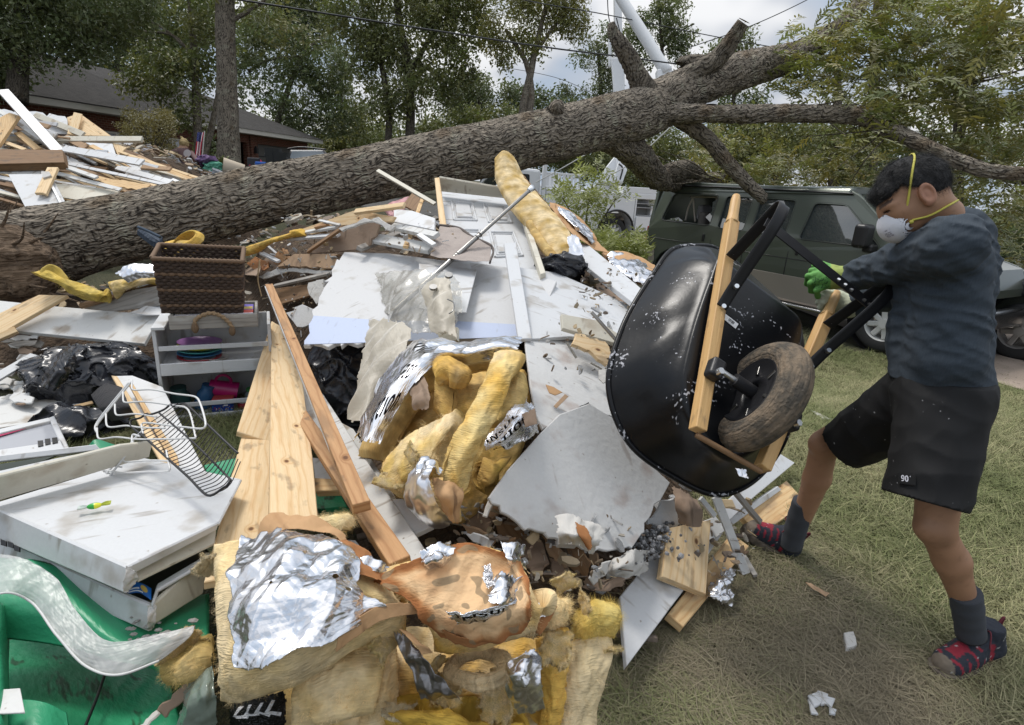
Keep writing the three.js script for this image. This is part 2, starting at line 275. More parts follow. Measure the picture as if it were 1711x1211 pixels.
{
const wood=(light,dark,stain,knots,seed,dirt)=>tex(640,160,(u,v)=>{
const w=fbm(u*3,v*6 + seed,seed,3,3,6)*0.9;let kx=0;
for(let k=0;k<knots;k++){const ku=(k*0.37 + 0.13*seed)% 1,kv=(k*0.61 + 0.3 + seed*0.17)% 1;let du=Math.abs(u - ku),dv=Math.abs(v - kv);du=Math.min(du,1 - du);dv=Math.min(dv,1 - dv);kx=Math.max(kx,Math.exp(-(du*du*3000 + dv*dv*420)));}
const ring=Math.abs((((v*9 + w*1.6 + kx*2.2)% 1)+ 1)% 1 - 0.5)*2;
const fine=noise(u*14,v*130,seed,14,130)*0.5 + noise(u*40,v*220,seed,40,220)*0.3;
let t=cl(0.2 + Math.pow(1 - ring,3)*0.55 + fine*0.35 + kx*0.75);let c=mix3(light,dark,t);
c=mix3(c,stain,cl(ss(0.1,0.45,fbm(u*4,v*3,seed + 9,4,4,3))*0.7));if(kx>0.6)c=mix3(c,[0.33,0.2,0.1],ss(0.6,0.95,kx)*0.8);
if(dirt)c=mix3(c,[0.36,0.3,0.24],ss(0.15,0.4,fbm(u*9,v*5,seed + 4,5,9,5))*dirt);
return c;
},{sx:1.3,sy:0.3});
const woodBump=tex(512,128,(u,v)=>{const f=0.5 + noise(u*10,v*70,1,10,70)*0.5 + noise(u*3,v*12,2,3,12)*0.3;return[f,f,f];},{srgb:false,sx:1.3,sy:0.3});
const wm=(map,o)=>std({map,bumpMap:woodBump,bumpScale:0.0012,roughness:0.75,...o});
M.pine=wm(wood([0.88,0.79,0.64],[0.78,0.63,0.44],[0.82,0.72,0.56],4,1,0.35));
M.pine2=wm(wood([0.85,0.74,0.56],[0.72,0.55,0.36],[0.66,0.55,0.42],3,5,0.6));
M.oldwood=wm(wood([0.74,0.58,0.41],[0.57,0.4,0.25],[0.54,0.42,0.3],2,8,0.5));
M.brownwood=wm(wood([0.55,0.43,0.31],[0.42,0.31,0.2],[0.38,0.31,0.25],1,11,0.4));
M.greywood=wm(wood([0.62,0.6,0.57],[0.45,0.43,0.41],[0.74,0.73,0.71],0,14,0.3));
M.handle=wm(wood([0.83,0.68,0.46],[0.7,0.53,0.32],[0.66,0.53,0.36],1,17,0.55),{roughness:0.5});
const paint=(base,scuff,amt,seed,specks=0.5)=>tex(320,320,(u,v)=>{
let c=base.slice();const n=fbm(u*5,v*5,seed,5,5,5),m=fbm(u*16,v*3,seed + 3,4,16,3);
c=mix3(c,scuff,ss(0.08,0.42,n)*amt);c=mix3(c,mix3(scuff,[0.3,0.26,0.22],0.4),ss(0.22,0.42,m)*amt*0.8);
const sp=noise(u*60,v*60,seed + 5,60,60)+ 0.4*noise(u*20,v*20,seed + 6,20,20);if(sp>0.72)c=mix3(c,[0.38,0.32,0.26],ss(0.72,0.9,sp)*specks);
const f=noise(u*90,v*90,seed,90,90)*0.012;return c.map((q)=>q + f);
},{sx:0.9,sy:0.9});
const rough=tex(256,256,(u,v)=>{const f=0.5 + fbm(u*12,v*12,3,4,12,12)*0.8;return[f,f,f];},{srgb:false,sx:0.35,sy:0.35});
M.bump=rough;
M.white=std({map:paint([0.78,0.785,0.79],[0.6,0.57,0.53],0.65,2),roughness:0.45,bumpMap:rough,bumpScale:0.0006});
M.whiteDirty=std({map:paint([0.78,0.78,0.77],[0.58,0.53,0.47],0.75,21,0.8),roughness:0.6,bumpMap:rough,bumpScale:0.001});
M.cream=std({map:paint([0.79,0.77,0.71],[0.62,0.56,0.48],0.6,31),roughness:0.6,bumpMap:rough,bumpScale:0.0008});
M.drywall=std({map:paint([0.77,0.77,0.765],[0.62,0.56,0.53],0.6,41,0.5),roughness:0.9,bumpMap:rough,bumpScale:0.0016});
M.wallpaint=std({map:paint([0.76,0.76,0.76],[0.6,0.58,0.54],0.6,51,0.5),roughness:0.75,bumpMap:rough,bumpScale:0.0008});
M.bluepaint=std({map:paint([0.69,0.73,0.82],[0.65,0.67,0.73],0.5,61,0.3),roughness:0.7});
M.gypsum=std({map:paint([0.76,0.75,0.73],[0.6,0.56,0.51],0.8,71,0.8),roughness:1,bumpMap:rough,bumpScale:0.004});
M.cardboard=std({map:paint([0.66,0.55,0.44],[0.5,0.41,0.33],0.8,81,0.5),roughness:0.95,bumpMap:rough,bumpScale:0.0015});
M.brownpaper=std({map:paint([0.56,0.48,0.41],[0.46,0.38,0.31],0.8,87,0.5),roughness:0.95,bumpMap:rough,bumpScale:0.0015});
M.kraft=std({map:paint([0.72,0.57,0.41],[0.56,0.39,0.23],1,91,0.6),roughness:0.85,bumpMap:rough,bumpScale:0.002});
M.kraftDark=std({map:paint([0.62,0.42,0.25],[0.46,0.28,0.14],1,95,0.6),roughness:0.85,bumpMap:rough,bumpScale:0.002});
const tri=(x)=>Math.abs(x - Math.floor(x)- 0.5)*2;const DIRS=[[3,2,0.1],[-2,4,0.37],[5,-1,0.7],[1,6,0.2],[-6,5,0.5],[8,3,0.9],[-3,-9,0.3],[11,-7,0.6],[4,13,0.15]];
const crumple=tex(512,512,(u,v)=>{let s=0;const w=0.25*noise(u*3,v*3,1,3,3);DIRS.forEach(([a,b,c],i)=>{s +=tri(u*a + v*b + c + w*(i % 3))*(0.24 - i*0.018)*(0.6 + 0.8*noise(u*4,v*4,i + 2,4,4));});return[s,s,s];},{srgb:false,sx:0.28,sy:0.28});
M.crumple=crumple;
M.foil=std({color:lin(0.76,0.76,0.78),metalness:1,roughness:0.25,bumpMap:crumple,bumpScale:0.005});
M.foilDull=std({color:lin(0.82,0.82,0.85),metalness:1,roughness:0.32,bumpMap:crumple,bumpScale:0.003});
M.bag=std({color:lin(0.014,0.015,0.02),roughness:0.27,bumpMap:crumple,bumpScale:0.003});
M.bagTex=std({color:lin(0.02,0.02,0.024),roughness:0.45,bumpMap:tex(64,64,(u,v)=>{const f=Math.abs(Math.sin(u*Math.PI*8))*Math.abs(Math.sin(v*Math.PI*8));return[f,f,f];},{srgb:false,sx:0.06,sy:0.06}),bumpScale:0.004});
M.clear=new THREE.MeshPhysicalMaterial({color:lin(0.82,0.81,0.78),roughness:0.22,transmission:0.9,thickness:0,side:THREE.DoubleSide,bumpMap:crumple,bumpScale:0.002});
M.milky=new THREE.MeshPhysicalMaterial({color:lin(0.62,0.57,0.47),roughness:0.5,transmission:0.5,thickness:0,side:THREE.DoubleSide,bumpMap:crumple,bumpScale:0.002});
const streak=(u,v)=>{const w=1.5*fbm(u*3,v*3,1,3,3,3);return noise(u*8,v*60 + w*2.5,3,8,0)*0.5 + noise(u*20,v*120 + w*5,5,20,0)*0.3 + noise(u*50,v*50,6,50,50)*0.12;};
const wool=tex(400,400,(u,v)=>{const f=0.9 + streak(u,v)*0.13 + fbm(u*5,v*5,8,4,5,5)*0.3;return[f,f,f];},{sx:0.34,sy:0.34});
const woolB=tex(400,400,(u,v)=>{const f=0.5 + streak(u,v)*0.5 + fbm(u*7,v*7,8,4,7,7)*0.5;return[f,f,f];},{srgb:false,sx:0.34,sy:0.34});
M.wool=std({vertexColors:true,map:wool,roughness:1,bumpMap:woolB,bumpScale:0.005});
M.fuzz=new THREE.MeshPhysicalMaterial({color:lin(0.8,0.62,0.25),roughness:1,side:THREE.DoubleSide,transmission:0.35,thickness:0});
const barkH=(u,v)=>{const w=fbm(u*4,v*4,2,3,4,4)*2.2;const g=(a,b,k)=>Math.pow(Math.min(1,Math.abs(noise(u*a,v*b + w*(b / 18),k,a,0))*2.2),0.7);let r=0.55*g(7,26,1)+ 0.45*g(14,52,5);const crack=Math.pow(Math.max(0,ridge(u*16,v*9 + w,9,16,0)),7);return cl(r - crack*0.15 + 0.12*noise(u*60,v*60,3,60,60));};
const bh=new Float32Array(640*640);for(let j=0;j<640;j++)for(let i=0;i<640;i++)bh[j*640 + i]=barkH(i / 640,j / 640);
const bf=(u,v)=>bh[(Math.floor(v*639.999)% 640)*640 +(Math.floor(u*639.999)% 640)];
const barkC=tex(640,640,(u,v)=>{const h=bf(u,v);let c=mix3([0.17,0.15,0.13],[0.52,0.49,0.45],ss(0.03,0.6,h));const li=fbm(u*6,v*4,44,5,6,4)+ 0.15*noise(u*50,v*50,4,50,50);c=mix3(c,[0.66,0.66,0.6],ss(0.12,0.34,li)*ss(0.2,0.6,h)*0.75);c=mix3(c,[0.33,0.27,0.2],ss(0.1,0.4,fbm(u*4,v*4,88,4,4,4))*0.5);return c;},{sx:1.2,sy:1.2});
const barkB=tex(640,640,(u,v)=>{const h=bf(u,v);return[h,h,h];},{srgb:false,sx:1.2,sy:1.2});
M.bark=std({map:barkC,color:lin(1.16,1.13,1.07),bumpMap:barkB,bumpScale:0.035,roughness:1});
M.barkDark=std({map:barkC,color:lin(0.42,0.4,0.36),bumpMap:barkB,bumpScale:0.03,roughness:1});
M.barkGrey=std({map:barkC,color:lin(0.75,0.73,0.68),bumpMap:barkB,bumpScale:0.02,roughness:1});
M.soil=std({map:tex(512,512,(u,v)=>{const n=fbm(u*8,v*8,3,6,8,8),s=noise(u*14 + n*3,v*60,6,14,60);return mix3([0.3,0.245,0.19],[0.52,0.44,0.36],cl(0.5 + n*0.9 + s*0.4));},{sx:0.8,sy:0.8}),roughness:1,bumpMap:rough,bumpScale:0.03});
M.black=std({color:lin(0.012,0.012,0.013),roughness:0.4});
M.rubber=std({color:lin(0.022,0.022,0.022),roughness:0.85,bumpMap:rough,bumpScale:0.001});
M.steel=std({color:lin(0.26,0.255,0.245),metalness:1,roughness:0.28});
M.zinc=std({color:lin(0.7,0.72,0.74),metalness:1,roughness:0.35});
M.darkGlass=std({color:lin(0.012,0.014,0.015),roughness:0.05});
M.vehWhite=std({color:lin(0.72,0.73,0.74),roughness:0.4,bumpMap:rough,bumpScale:0.0003});
}
{
const rings=[];for(let r=0.25;r<420;r*=1.045)rings.push(r);const na=160,pos=[],uv=[],idx=[],col=[];
for(const r of rings)for(let a=0;a<=na;a++){
const th=a / na*Math.PI*2,x=Math.cos(th)*r,z=Math.sin(th)*r;pos.push(x,groundH(x,z),z);uv.push(x,z);
const mud=ss(1.25,0.5,Math.abs(x - 0.7))*ss(-3.6,-2.2,z)*0.9 + 0.25*fbm(x*0.8,z*0.8,4);const c=mix3([1,1,1],[0.95,0.84,0.76],cl(mud));col.push(...c);
}
for(let j=0;j<rings.length - 1;j++)for(let a=0;a<na;a++){const i=j*(na + 1)+ a;idx.push(i,i + 1,i + na + 1,i + 1,i + na + 2,i + na + 1);}
const lawn=tex(640,640,(u,v)=>{const n=fbm(u*6,v*6,2,5,6,6),f=noise(u*70,v*70,3,70,70)*0.5 + noise(u*160,v*160,4,160,160)*0.4;let c=mix3([0.25,0.265,0.15],[0.35,0.33,0.23],cl(0.5 + n*1.4));return c.map((q)=>q*(0.85 + f*0.5));},{sx:2.2,sy:2.2});
const fb=tex(512,512,(u,v)=>{const f=0.5 + noise(u*60,v*60,3,60,60)*0.4 + noise(u*130,v*130,4,130,130)*0.3;return[f,f,f];},{srgb:false,sx:1.1,sy:1.1});
structure('ground',mesh('ground',geoFrom(pos,idx,uv,col),std({map:lawn,vertexColors:true,roughness:1,bumpMap:fb,bumpScale:0.03})));
const sheet=(c,nu,nv,lift)=>{const p=[],t=[],ix=[];for(let j=0;j<=nv;j++)for(let i=0;i<=nu;i++){const u=i / nu,v=j / nv,x=lerp(lerp(c[0][0],c[1][0],u),lerp(c[3][0],c[2][0],u),v),z=lerp(lerp(c[0][1],c[1][1],u),lerp(c[3][1],c[2][1],u),v);p.push(x,groundH(x,z)+ lift,z);t.push(x,z);if(i<nu&&j<nv){const a=j*(nu + 1)+ i;ix.push(a,a + nu + 1,a + 1,a + 1,a + nu + 1,a + nu + 2);}}return geoFrom(p,ix,t);};
const conc=tex(512,512,(u,v)=>{const n=fbm(u*5,v*5,6,6,5,5),f=noise(u*120,v*120,2,120,120);let c=mix3([0.52,0.47,0.42],[0.64,0.58,0.53],cl(0.5 + n));if(noise(u*40,v*40,9,40,40)>0.55)c=[0.33,0.29,0.25];return c.map((q)=>q + f*0.05);},{sx:2,sy:2});
const A=G(1400,545),B=G(1711,655),dir=B.clone().sub(A).setY(0).normalize(),out=V3(-dir.z,0,dir.x);if(out.x<0)out.negate();
const q=(s,o)=>{const p=A.clone().addScaledVector(dir,s).addScaledVector(out,o);return[p.x,p.z];};
structure('driveway',mesh('driveway',sheet([q(-16,0),q(9,0),q(9,5.6),q(-16,5.6)],90,30,0.02),std({map:conc,roughness:0.9,bumpMap:M.bump,bumpScale:0.004})));
const asph=tex(256,256,(u,v)=>{const f=0.3 + noise(u*60,v*60,2,60,60)*0.08 + fbm(u*4,v*4,3,3,4,4)*0.08;return[f,f*0.98,f*0.95];},{sx:1.5,sy:1.5});
structure('street',mesh('street',sheet([[-60,-20.5],[60,-15.5],[60,-23.5],[-60,-28.5]],120,20,0.016),std({map:asph,roughness:0.95})));
}
{
const nx=150,nz=130,pos=[],uv=[],idx=[];
for(let j=0;j<=nz;j++)for(let i=0;i<=nx;i++){const x=lerp(-11,2,i / nx),z=lerp(-0.9,-12.5,j / nz),h=heapH(x,z),b=h>0.03?h - 0.1 + 0.07*fbm(x*5,z*5,2,4):-0.06;pos.push(x,groundH(x,z)+ b - 0.04,z);uv.push(x,z);if(i<nx&&j<nz){const a=j*(nx + 1)+ i;idx.push(a,a + 1,a + nx + 1,a + 1,a + nx + 2,a + nx + 1);}}
const m=mesh('rubble_ground',geoFrom(pos,idx,uv),std({map:M.soil.map,color:lin(0.5,0.47,0.43),bumpMap:M.bump,bumpScale:0.03,roughness:1}));
structure('rubble_ground',m);
}
{
const brick=tex(512,512,(u,v)=>{const row=Math.floor(v*24),x=u*8 +(row&1)*0.5,bx=((x % 1)+ 1)% 1,by=(v*24)% 1;const k=noise(Math.floor(x)*3.7 + 0.5,row*2.3 + 0.5,4);let c=mix3([0.42,0.22,0.15],[0.3,0.15,0.1],cl(0.5 + k));if(bx<0.05||by<0.13)c=[0.5,0.44,0.39];return c;},{sx:1.65,sy:1.8});
const mBrick=std({map:brick,roughness:0.95}),mShingle=std({map:tex(512,512,(u,v)=>{const row=Math.floor(v*20),x=u*16 +(row % 3)*0.33,k=noise(Math.floor(x)*5.1 + 0.5,row*3.3 + 0.5,8),e=(v*20)% 1<0.12?0.6:1;const f=(0.215 + k*0.05 + noise(u*90,v*90,3,90,90)*0.05)*e;return[f*1.02,f*0.97,f*0.93];},{sx:3,sy:3}),roughness:1,bumpMap:M.bump,bumpScale:0.01});
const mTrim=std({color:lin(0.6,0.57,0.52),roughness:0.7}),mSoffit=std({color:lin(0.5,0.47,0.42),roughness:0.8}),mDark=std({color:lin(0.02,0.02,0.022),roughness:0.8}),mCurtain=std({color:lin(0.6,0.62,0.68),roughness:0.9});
const E0=at(-330,104,12.0),E1=at(540,246,32);E0.y=E1.y=(E0.y + E1.y)/ 2;
const base=0.35,ex=E1.clone().sub(E0).setY(0),Ln=ex.length();ex.normalize();const ez=V3(0,1,0).cross(ex).normalize();if(ez.z>0)ez.negate();
const eave=E1.y - base,fr=new THREE.Matrix4().makeBasis(ex,V3(0,1,0),ez.clone()).setPosition(E0.x,base,E0.z);
const put=(name,g,m)=>mesh(name,unflip(g.applyMatrix4(fr)),m);
const bx=(x0,x1,y0,y1,z0,z1,r=0.01)=>box(x1 - x0,y1 - y0,z1 - z0,{r,at:V3((x0 + x1)/ 2,(y0 + y1)/ 2,(z0 + z1)/ 2)});
const W=9,oh=0.6,parts=[],g0=12.5;
const win=[[4.2,5.6],[7.5,9.05],[10.4,11.3]],ga=[[12.6,15.4],[16.2,Ln - 1.0]];
const wallL=[];let x=oh;for(const[a,b]of win){wallL.push(bx(x,a,0,eave,oh,oh + 0.25),bx(a,b,0,0.8,oh,oh + 0.25),bx(a,b,2.05,eave,oh,oh + 0.25));x=b;}
for(const[a,b]of ga){wallL.push(bx(x,a,0,eave,oh,oh + 0.25),bx(a,b,2.2,eave,oh,oh + 0.25));x=b;}
wallL.push(bx(x,Ln - oh,0,eave,oh,oh + 0.25),bx(oh,oh + 0.25,0,eave,oh + 0.26,W),bx(Ln - oh - 0.25,Ln - oh,0,eave,oh + 0.26,W));
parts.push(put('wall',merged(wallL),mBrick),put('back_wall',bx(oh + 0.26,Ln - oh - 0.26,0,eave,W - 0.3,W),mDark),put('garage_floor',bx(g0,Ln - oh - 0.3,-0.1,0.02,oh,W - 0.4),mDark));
for(const[a,b]of win){
const f=put('window',merged([bx(a,b,0.8,0.88,oh + 0.05,oh + 0.2),bx(a,b,1.97,2.05,oh + 0.05,oh + 0.2),bx(a,a + 0.08,0.88,1.97,oh + 0.05,oh + 0.2),bx(b - 0.08,b,0.88,1.97,oh + 0.05,oh + 0.2),bx((a + b)/ 2 - 0.04,(a + b)/ 2 + 0.04,0.88,1.97,oh + 0.05,oh + 0.2)]),mTrim);
f.add(put('pane',bx(a + 0.08,(a + b)/ 2 - 0.05,0.88,1.97,oh + 0.12,oh + 0.13,0.002),M.darkGlass),put('pane',bx((a + b)/ 2 + 0.05,b - 0.08,0.88,1.97,oh + 0.12,oh + 0.13,0.002),M.darkGlass),put('curtain',bx(a + 0.1,a + 1.1,0.9,1.95,oh + 0.085,oh + 0.1,0.002),mCurtain));parts.push(f);
}
for(let i=0;i<4;i++){const a=[9.25,11.9,12.05,15.55][i];parts.push(put(i<2?'post':'brick_pier',i<2?bx(a,a + 0.12,0,eave,0.2,0.32):bx(a,a + 0.42,0,eave,oh - 0.1,oh - 0.003),i<2?mTrim:mBrick));}
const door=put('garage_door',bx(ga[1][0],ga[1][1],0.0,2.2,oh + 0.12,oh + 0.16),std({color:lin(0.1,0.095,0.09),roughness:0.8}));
for(let i=1;i<4;i++)door.add(put('panel_rail',bx(ga[1][0],ga[1][1],i*0.55 - 0.02,i*0.55 + 0.02,oh + 0.1,oh + 0.117,0.003),mDark));parts.push(door);
for(const xl of[15.7])parts.push(put('wall_lamp',merged([bx(xl,xl + 0.14,1.75,2.0,oh - 0.28,oh - 0.12),bx(xl + 0.03,xl + 0.11,2.0,2.08,oh - 0.24,oh - 0.15)]),mDark));
parts.push(put('front_door',bx(g0 + 0.85,g0 + 1.75,0,2.05,oh + 2.2,oh + 2.25),std({color:lin(0.22,0.24,0.28)})));
parts.push(put('fascia',merged([bx(0,Ln,eave,eave + 0.2,-0.02,0.03),bx(Ln - 0.03,Ln + 0.02,eave,eave + 0.2,0.03,W)]),mTrim),put('soffit',bx(0,Ln,eave,eave + 0.02,0.035,W),mSoffit));
const rise=1.9,y0=eave + 0.2,quad=(...p)=>geoFrom(p.flat(),p.length===4?[0,1,2,0,2,3]:[0,1,2],p.map((q)=>[q[0]*1,q[2]+ q[1]]).flat());
const A=[-0.05,y0,-0.06],B=[Ln + 0.06,y0,-0.06],C=[Ln + 0.06,y0,W + 0.2],D=[-0.05,y0,W + 0.2],R0=[0,y0 + rise,W / 2],R1=[Ln - 5.2,y0 + rise,W / 2];
const roof=put('roof',merged([quad(A,B,R1,R0),quad(B,C,R1),quad(C,D,R0,R1)]),mShingle);
const w0=6.6;
roof.add(put('roof_cap',merged([quad([-0.05,y0 + 0.02,-0.08],[w0 + 5.2,y0 + 0.02,-0.08],[w0 - 1,y0 + 2.7,W / 2]),quad([-0.05,y0 + 0.02,-0.08],[w0 - 1,y0 + 2.7,W / 2],[-0.05,y0 + 2.7,W / 2]),quad([w0 + 5.2,y0 + 0.02,-0.08],[w0 + 5.2,y0 + 0.02,W + 0.2],[w0 - 1,y0 + 2.7,W / 2])]),mShingle));
parts.push(roof);
thing('ranch_house','low brick ranch house with brown shingle roof and open garage behind the log','house',parts);
}
function spray(n,len,wid,seed,flat=0.8){
const r=rng(seed),pos=[],idx=[];
for(let i=0;i<n;i++){
const p=V3(r()- 0.5,(r()- 0.5)*flat,r()- 0.5).multiplyScalar(2),l=len*(0.6 + r()*0.8),d=V3(r()- 0.5,r()*0.6 - 0.5,r()- 0.5).normalize(),s=d.clone().cross(V3(r()- 0.5,1,r()- 0.5)).normalize(),q=pos.length / 3;
const up=s.clone().cross(d).multiplyScalar(wid*0.25);const a=p,b=p.clone().addScaledVector(d,l*0.45).addScaledVector(s,wid*l).add(up),c=p.clone().addScaledVector(d,l),e=p.clone().addScaledVector(d,l*0.45).addScaledVector(s,-wid*l).add(up);
for(const k of[a,b,c,e])pos.push(k.x,k.y,k.z);idx.push(q,q + 1,q + 2,q,q + 2,q + 3);
}
return geoFrom(pos,idx);
}
const SPRAYS=[spray(44,0.4,0.24,1),spray(50,0.34,0.26,2),spray(42,0.38,0.22,3)];
const leafMat=(r,g,b)=>new THREE.MeshPhysicalMaterial({color:lin(r,g,b),roughness:0.75,side:THREE.DoubleSide,transmission:0.5,thickness:0});
const LEAF=[leafMat(0.17,0.195,0.058),leafMat(0.145,0.18,0.066),leafMat(0.205,0.215,0.055),leafMat(0.215,0.235,0.07)];
function crown(blobs,depth,size,density,mi,seed){
const r=rng(seed),k=depth / FL,list=[],cols=[];
for(const[px,py,rx,ry,dd=0]of blobs){
const c=at(px,py,depth + dd),n=Math.round(density*4.2*rx*ry*k*k /(size*size));
for(let i=0;i<n;i++){
const a=r()*6.283,q=Math.cbrt(0.12 + 0.88*r()),cz=r()*2 - 1,s=Math.sqrt(1 - cz*cz);
const l=V3(Math.cos(a)*s*rx*k*q,Math.sin(a)*s*ry*k*q,cz*rx*k*0.8*q);
const g=noise(l.x /(size*5)+ px*0.1,l.y /(size*5),l.z /(size*5)+ seed);if(g<-0.12 + 0.25*(q - 0.7))continue;
const p=c.clone().addScaledVector(RGT,l.x).addScaledVector(UPV,l.y).addScaledVector(FWD,l.z);
if(p.y<groundH(p.x,p.z)+ 0.1)continue;
list.push(place(p,randQ(r),size*(0.7 + r()*0.7)));const t=0.7 + r()*0.55 + g*0.3;cols.push(lin(t*(0.9 + r()*0.25),t,t*0.9));
}
}
return instances('crown',SPRAYS[seed % 3],LEAF[mi],list,cols);
}
function limb(pts,depth,name='trunk',mat=M.barkDark){
const k=depth / FL,p=pts.map(([x,y,,dd=0])=>at(x,y,depth + dd)),r=pts.map((q)=>Math.max(q[2]*k,0.02));
return mesh(name,sweep(p,r,{seg:12,n:pts.length*6,disp:(t,a,c,rr)=>rr*0.12*noise(Math.cos(a)*2 + t*9,Math.sin(a)*2,t*14)}),mat);
}
function tree(name,label,depth,trunks,blobs,{size=0.5,density=2.2,leaf=0,seed=1,mat,group}={}){
const parts=trunks.map((t,i)=>limb(t,depth,i?(t.branch?'branch':'trunk'):'trunk',mat));
const cr=crown(blobs,depth,size,density,leaf,seed);parts.push(cr);
return thing(name,label,'tree',parts,group);
}
const br=(a)=>{a.branch=true;return a;};
{
const B='trees behind the house and the street';
tree('oak_tree','tall straight grey trunk rising in front of the house garage',15.5,[[[385,300,19],[381,200,16.5],[378,100,15.5],[376,0,15],[374,-160,13]],br([[378,40,4],[430,10,3],[500,-40,2]])],[[430,-30,90,55],[470,45,45,28],[350,-70,90,50],[250,-60,90,50]],{size:0.34,density:1.5,leaf:2,seed:11,mat:M.barkGrey});
tree('oak_tree','big dark tree at the left edge overhanging the house roof',15,[[[28,170,16],[33,90,13],[40,0,12],[44,-80,10]]],[[60,30,110,62],[-40,80,80,80],[150,-10,110,55],[60,90,70,30],[190,60,60,38],[20,-60,160,60]],{size:0.27,density:2.6,leaf:1,seed:12});
tree('oak_tree','leaning two-stemmed tree growing before the brick wall by the flag',18.5,[[[333,262,7],[330,205,6.5],[326,130,6],[322,60,5],[316,-20,4]],[[341,262,5],[352,220,5],[362,170,4],[372,110,3]],br([[326,100,3],[290,60,2.2],[240,52,1.5]]),br([[322,90,3],[276,50,2],[232,25,1.2]])],[[300,150,58,50],[262,80,55,40],[340,60,45,55],[290,10,80,40],[330,195,45,16],[230,130,35,25]],{size:0.36,density:1.9,leaf:0,seed:13,mat:M.barkGrey});
tree('oak_tree','pale leaning trunk beyond the garage roof',33,[[[462,212,5],[478,160,4.5],[505,95,3.5],[540,60,2.5],[580,40,1.6]],br([[415,120,3],[450,100,2.4],[505,92,2],[560,60,1.5]])],[[490,160,60,60],[420,130,45,60],[540,110,50,60],[450,70,70,40],[560,200,40,30]],{size:0.55,density:2.6,leaf:1,seed:14,mat:M.barkGrey});
tree('oak_tree','tall dark tree top filling the left sky',40,[[[200,130,7],[205,40,6],[208,-60,5]]],[[160,60,120,75],[260,40,100,60],[420,10,110,55],[520,20,80,55]],{size:0.7,density:2.6,leaf:1,seed:15});
tree('pine_tree','thin far pine standing alone in the gap of sky',55,[[[572,232,2.6],[571,180,2.2],[570,120,1.6],[568,60,1]]],[[572,150,20,10],[565,120,24,9],[580,172,18,7],[560,95,20,12]],{size:0.6,density:2.2,leaf:1,seed:16});
tree('oak_tree','broad oak in mid picture with two dark trunks behind the log',27,[[[684,250,8],[686,190,7.5],[682,110,7],[668,40,6],[660,-40,5]],[[648,250,6],[650,190,5.5],[640,120,5],[625,50,4]],br([[685,120,5],[720,60,3.5],[745,0,2.5]])],[[690,60,95,70],[640,110,62,55],[740,110,60,50],[610,30,70,50],[760,30,60,50],[680,-40,120,50],[700,165,70,32],[630,185,45,30]],{size:0.48,density:2.5,leaf:0,seed:17});
tree('oak_tree','forked grey trunk with thin yellowing crown against the sky',25,[[[872,200,7],[876,170,7],[886,125,6],[893,90,5],[905,40,4],[920,-20,3]],[[884,200,6],[888,150,5],[879,105,4.5],[868,85,3.5],[845,50,3]],br([[893,90,3.5],[930,40,2],[960,10,1.4]])],[[850,40,48,45],[900,20,50,40],[830,90,26,36],[945,20,40,30],[880,75,32,22],[960,48,24,20],[850,-40,110,40]],{size:0.34,density:1.7,leaf:2,seed:18,mat:M.barkGrey});
tree('oak_tree','rounded tree low on the skyline left of the forked trunk',42,[[[800,205,5],[800,150,4]]],[[800,165,52,36],[850,175,32,26],[760,170,40,40],[905,178,22,24]],{size:0.6,density:2.8,leaf:1,seed:19});
tree('oak_tree','dark tree standing left of the white boom',36,[[[1005,190,4],[1003,130,3.4],[998,70,2.6]]],[[1000,140,34,30],[985,95,26,22],[1022,105,20,30],[940,160,14,12],[960,185,40,22],[1010,60,14,14]],{size:0.45,density:2.2,leaf:1,seed:20});
tree('oak_tree','sparse tree against bright cloud right of the white boom',34,[[[1110,190,4],[1108,120,3.4],[1104,50,2.6],[1100,0,2]],br([[1106,80,2],[1140,50,1.4],[1160,40,1]])],[[1100,40,34,30],[1130,60,30,26],[1070,50,24,22],[1080,90,20,20],[1140,90,20,14],[1120,15,30,18]],{size:0.42,density:2.0,leaf:1,seed:21});
tree('oak_tree','green tree behind the van roof below the level branch',24,[[[1300,330,6],[1296,270,5],[1300,200,4]],[[1392,330,8],[1392,260,7],[1400,180,6],[1398,90,5]]],[[1250,240,70,42],[1330,235,70,48],[1400,250,60,50],[1190,235,40,36],[1290,290,90,28],[1450,290,60,40],[1180,280,50,24],[1230,195,30,18]],{size:0.42,density:2.3,leaf:3,seed:22});
tree('oak_tree','tall dark tree in the upper right corner behind the leafy boughs',26,[[[1452,360,10],[1458,200,9],[1464,60,8],[1472,-60,7]],[[1600,360,9],[1602,200,8],[1610,60,6]]],[[1470,10,70,40],[1600,60,110,80],[1680,160,90,100],[1560,160,80,70],[1480,170,60,50],[1640,290,110,80],[1540,320,70,60],[1690,400,90,60],[1660,0,110,50],[1420,200,50,40]],{size:0.5,density:0.8,leaf:2,seed:23});
tree('oak_tree','small tree whose top shows above the cut stub',30,[[[1225,190,3.5],[1228,130,2.6],[1235,80,1.6]]],[[1245,72,20,16],[1215,90,26,18],[1250,165,26,20],[1220,160,24,22],[1190,95,22,20]],{size:0.4,density:1.7,leaf:1,seed:24});
const shrub=(label,depth,blobs,o)=>{const k=depth / FL,cr=crown(blobs,depth,o.size||0.4,o.density||2.6,o.leaf??3,o.seed);const stems=blobs.slice(0,3).map(([x,y,rx,ry],i)=>limb([[x,y + ry*1.1,1.6],[x + 3,y,1.1],[x - 4,y - ry*0.6,0.6]],depth,'stem'));return thing('shrub',label,'shrub',[...stems,cr]);};
shrub('pale green far shrubs left of the broad oak',46,[[575,225,40,30],[620,215,35,35],[545,240,30,22],[600,250,60,22]],{seed:31,size:0.6});
shrub('dark bush before the brick wall behind the tall trunk',20,[[350,245,22,22],[362,262,22,16]],{seed:32,leaf:1,size:0.3});
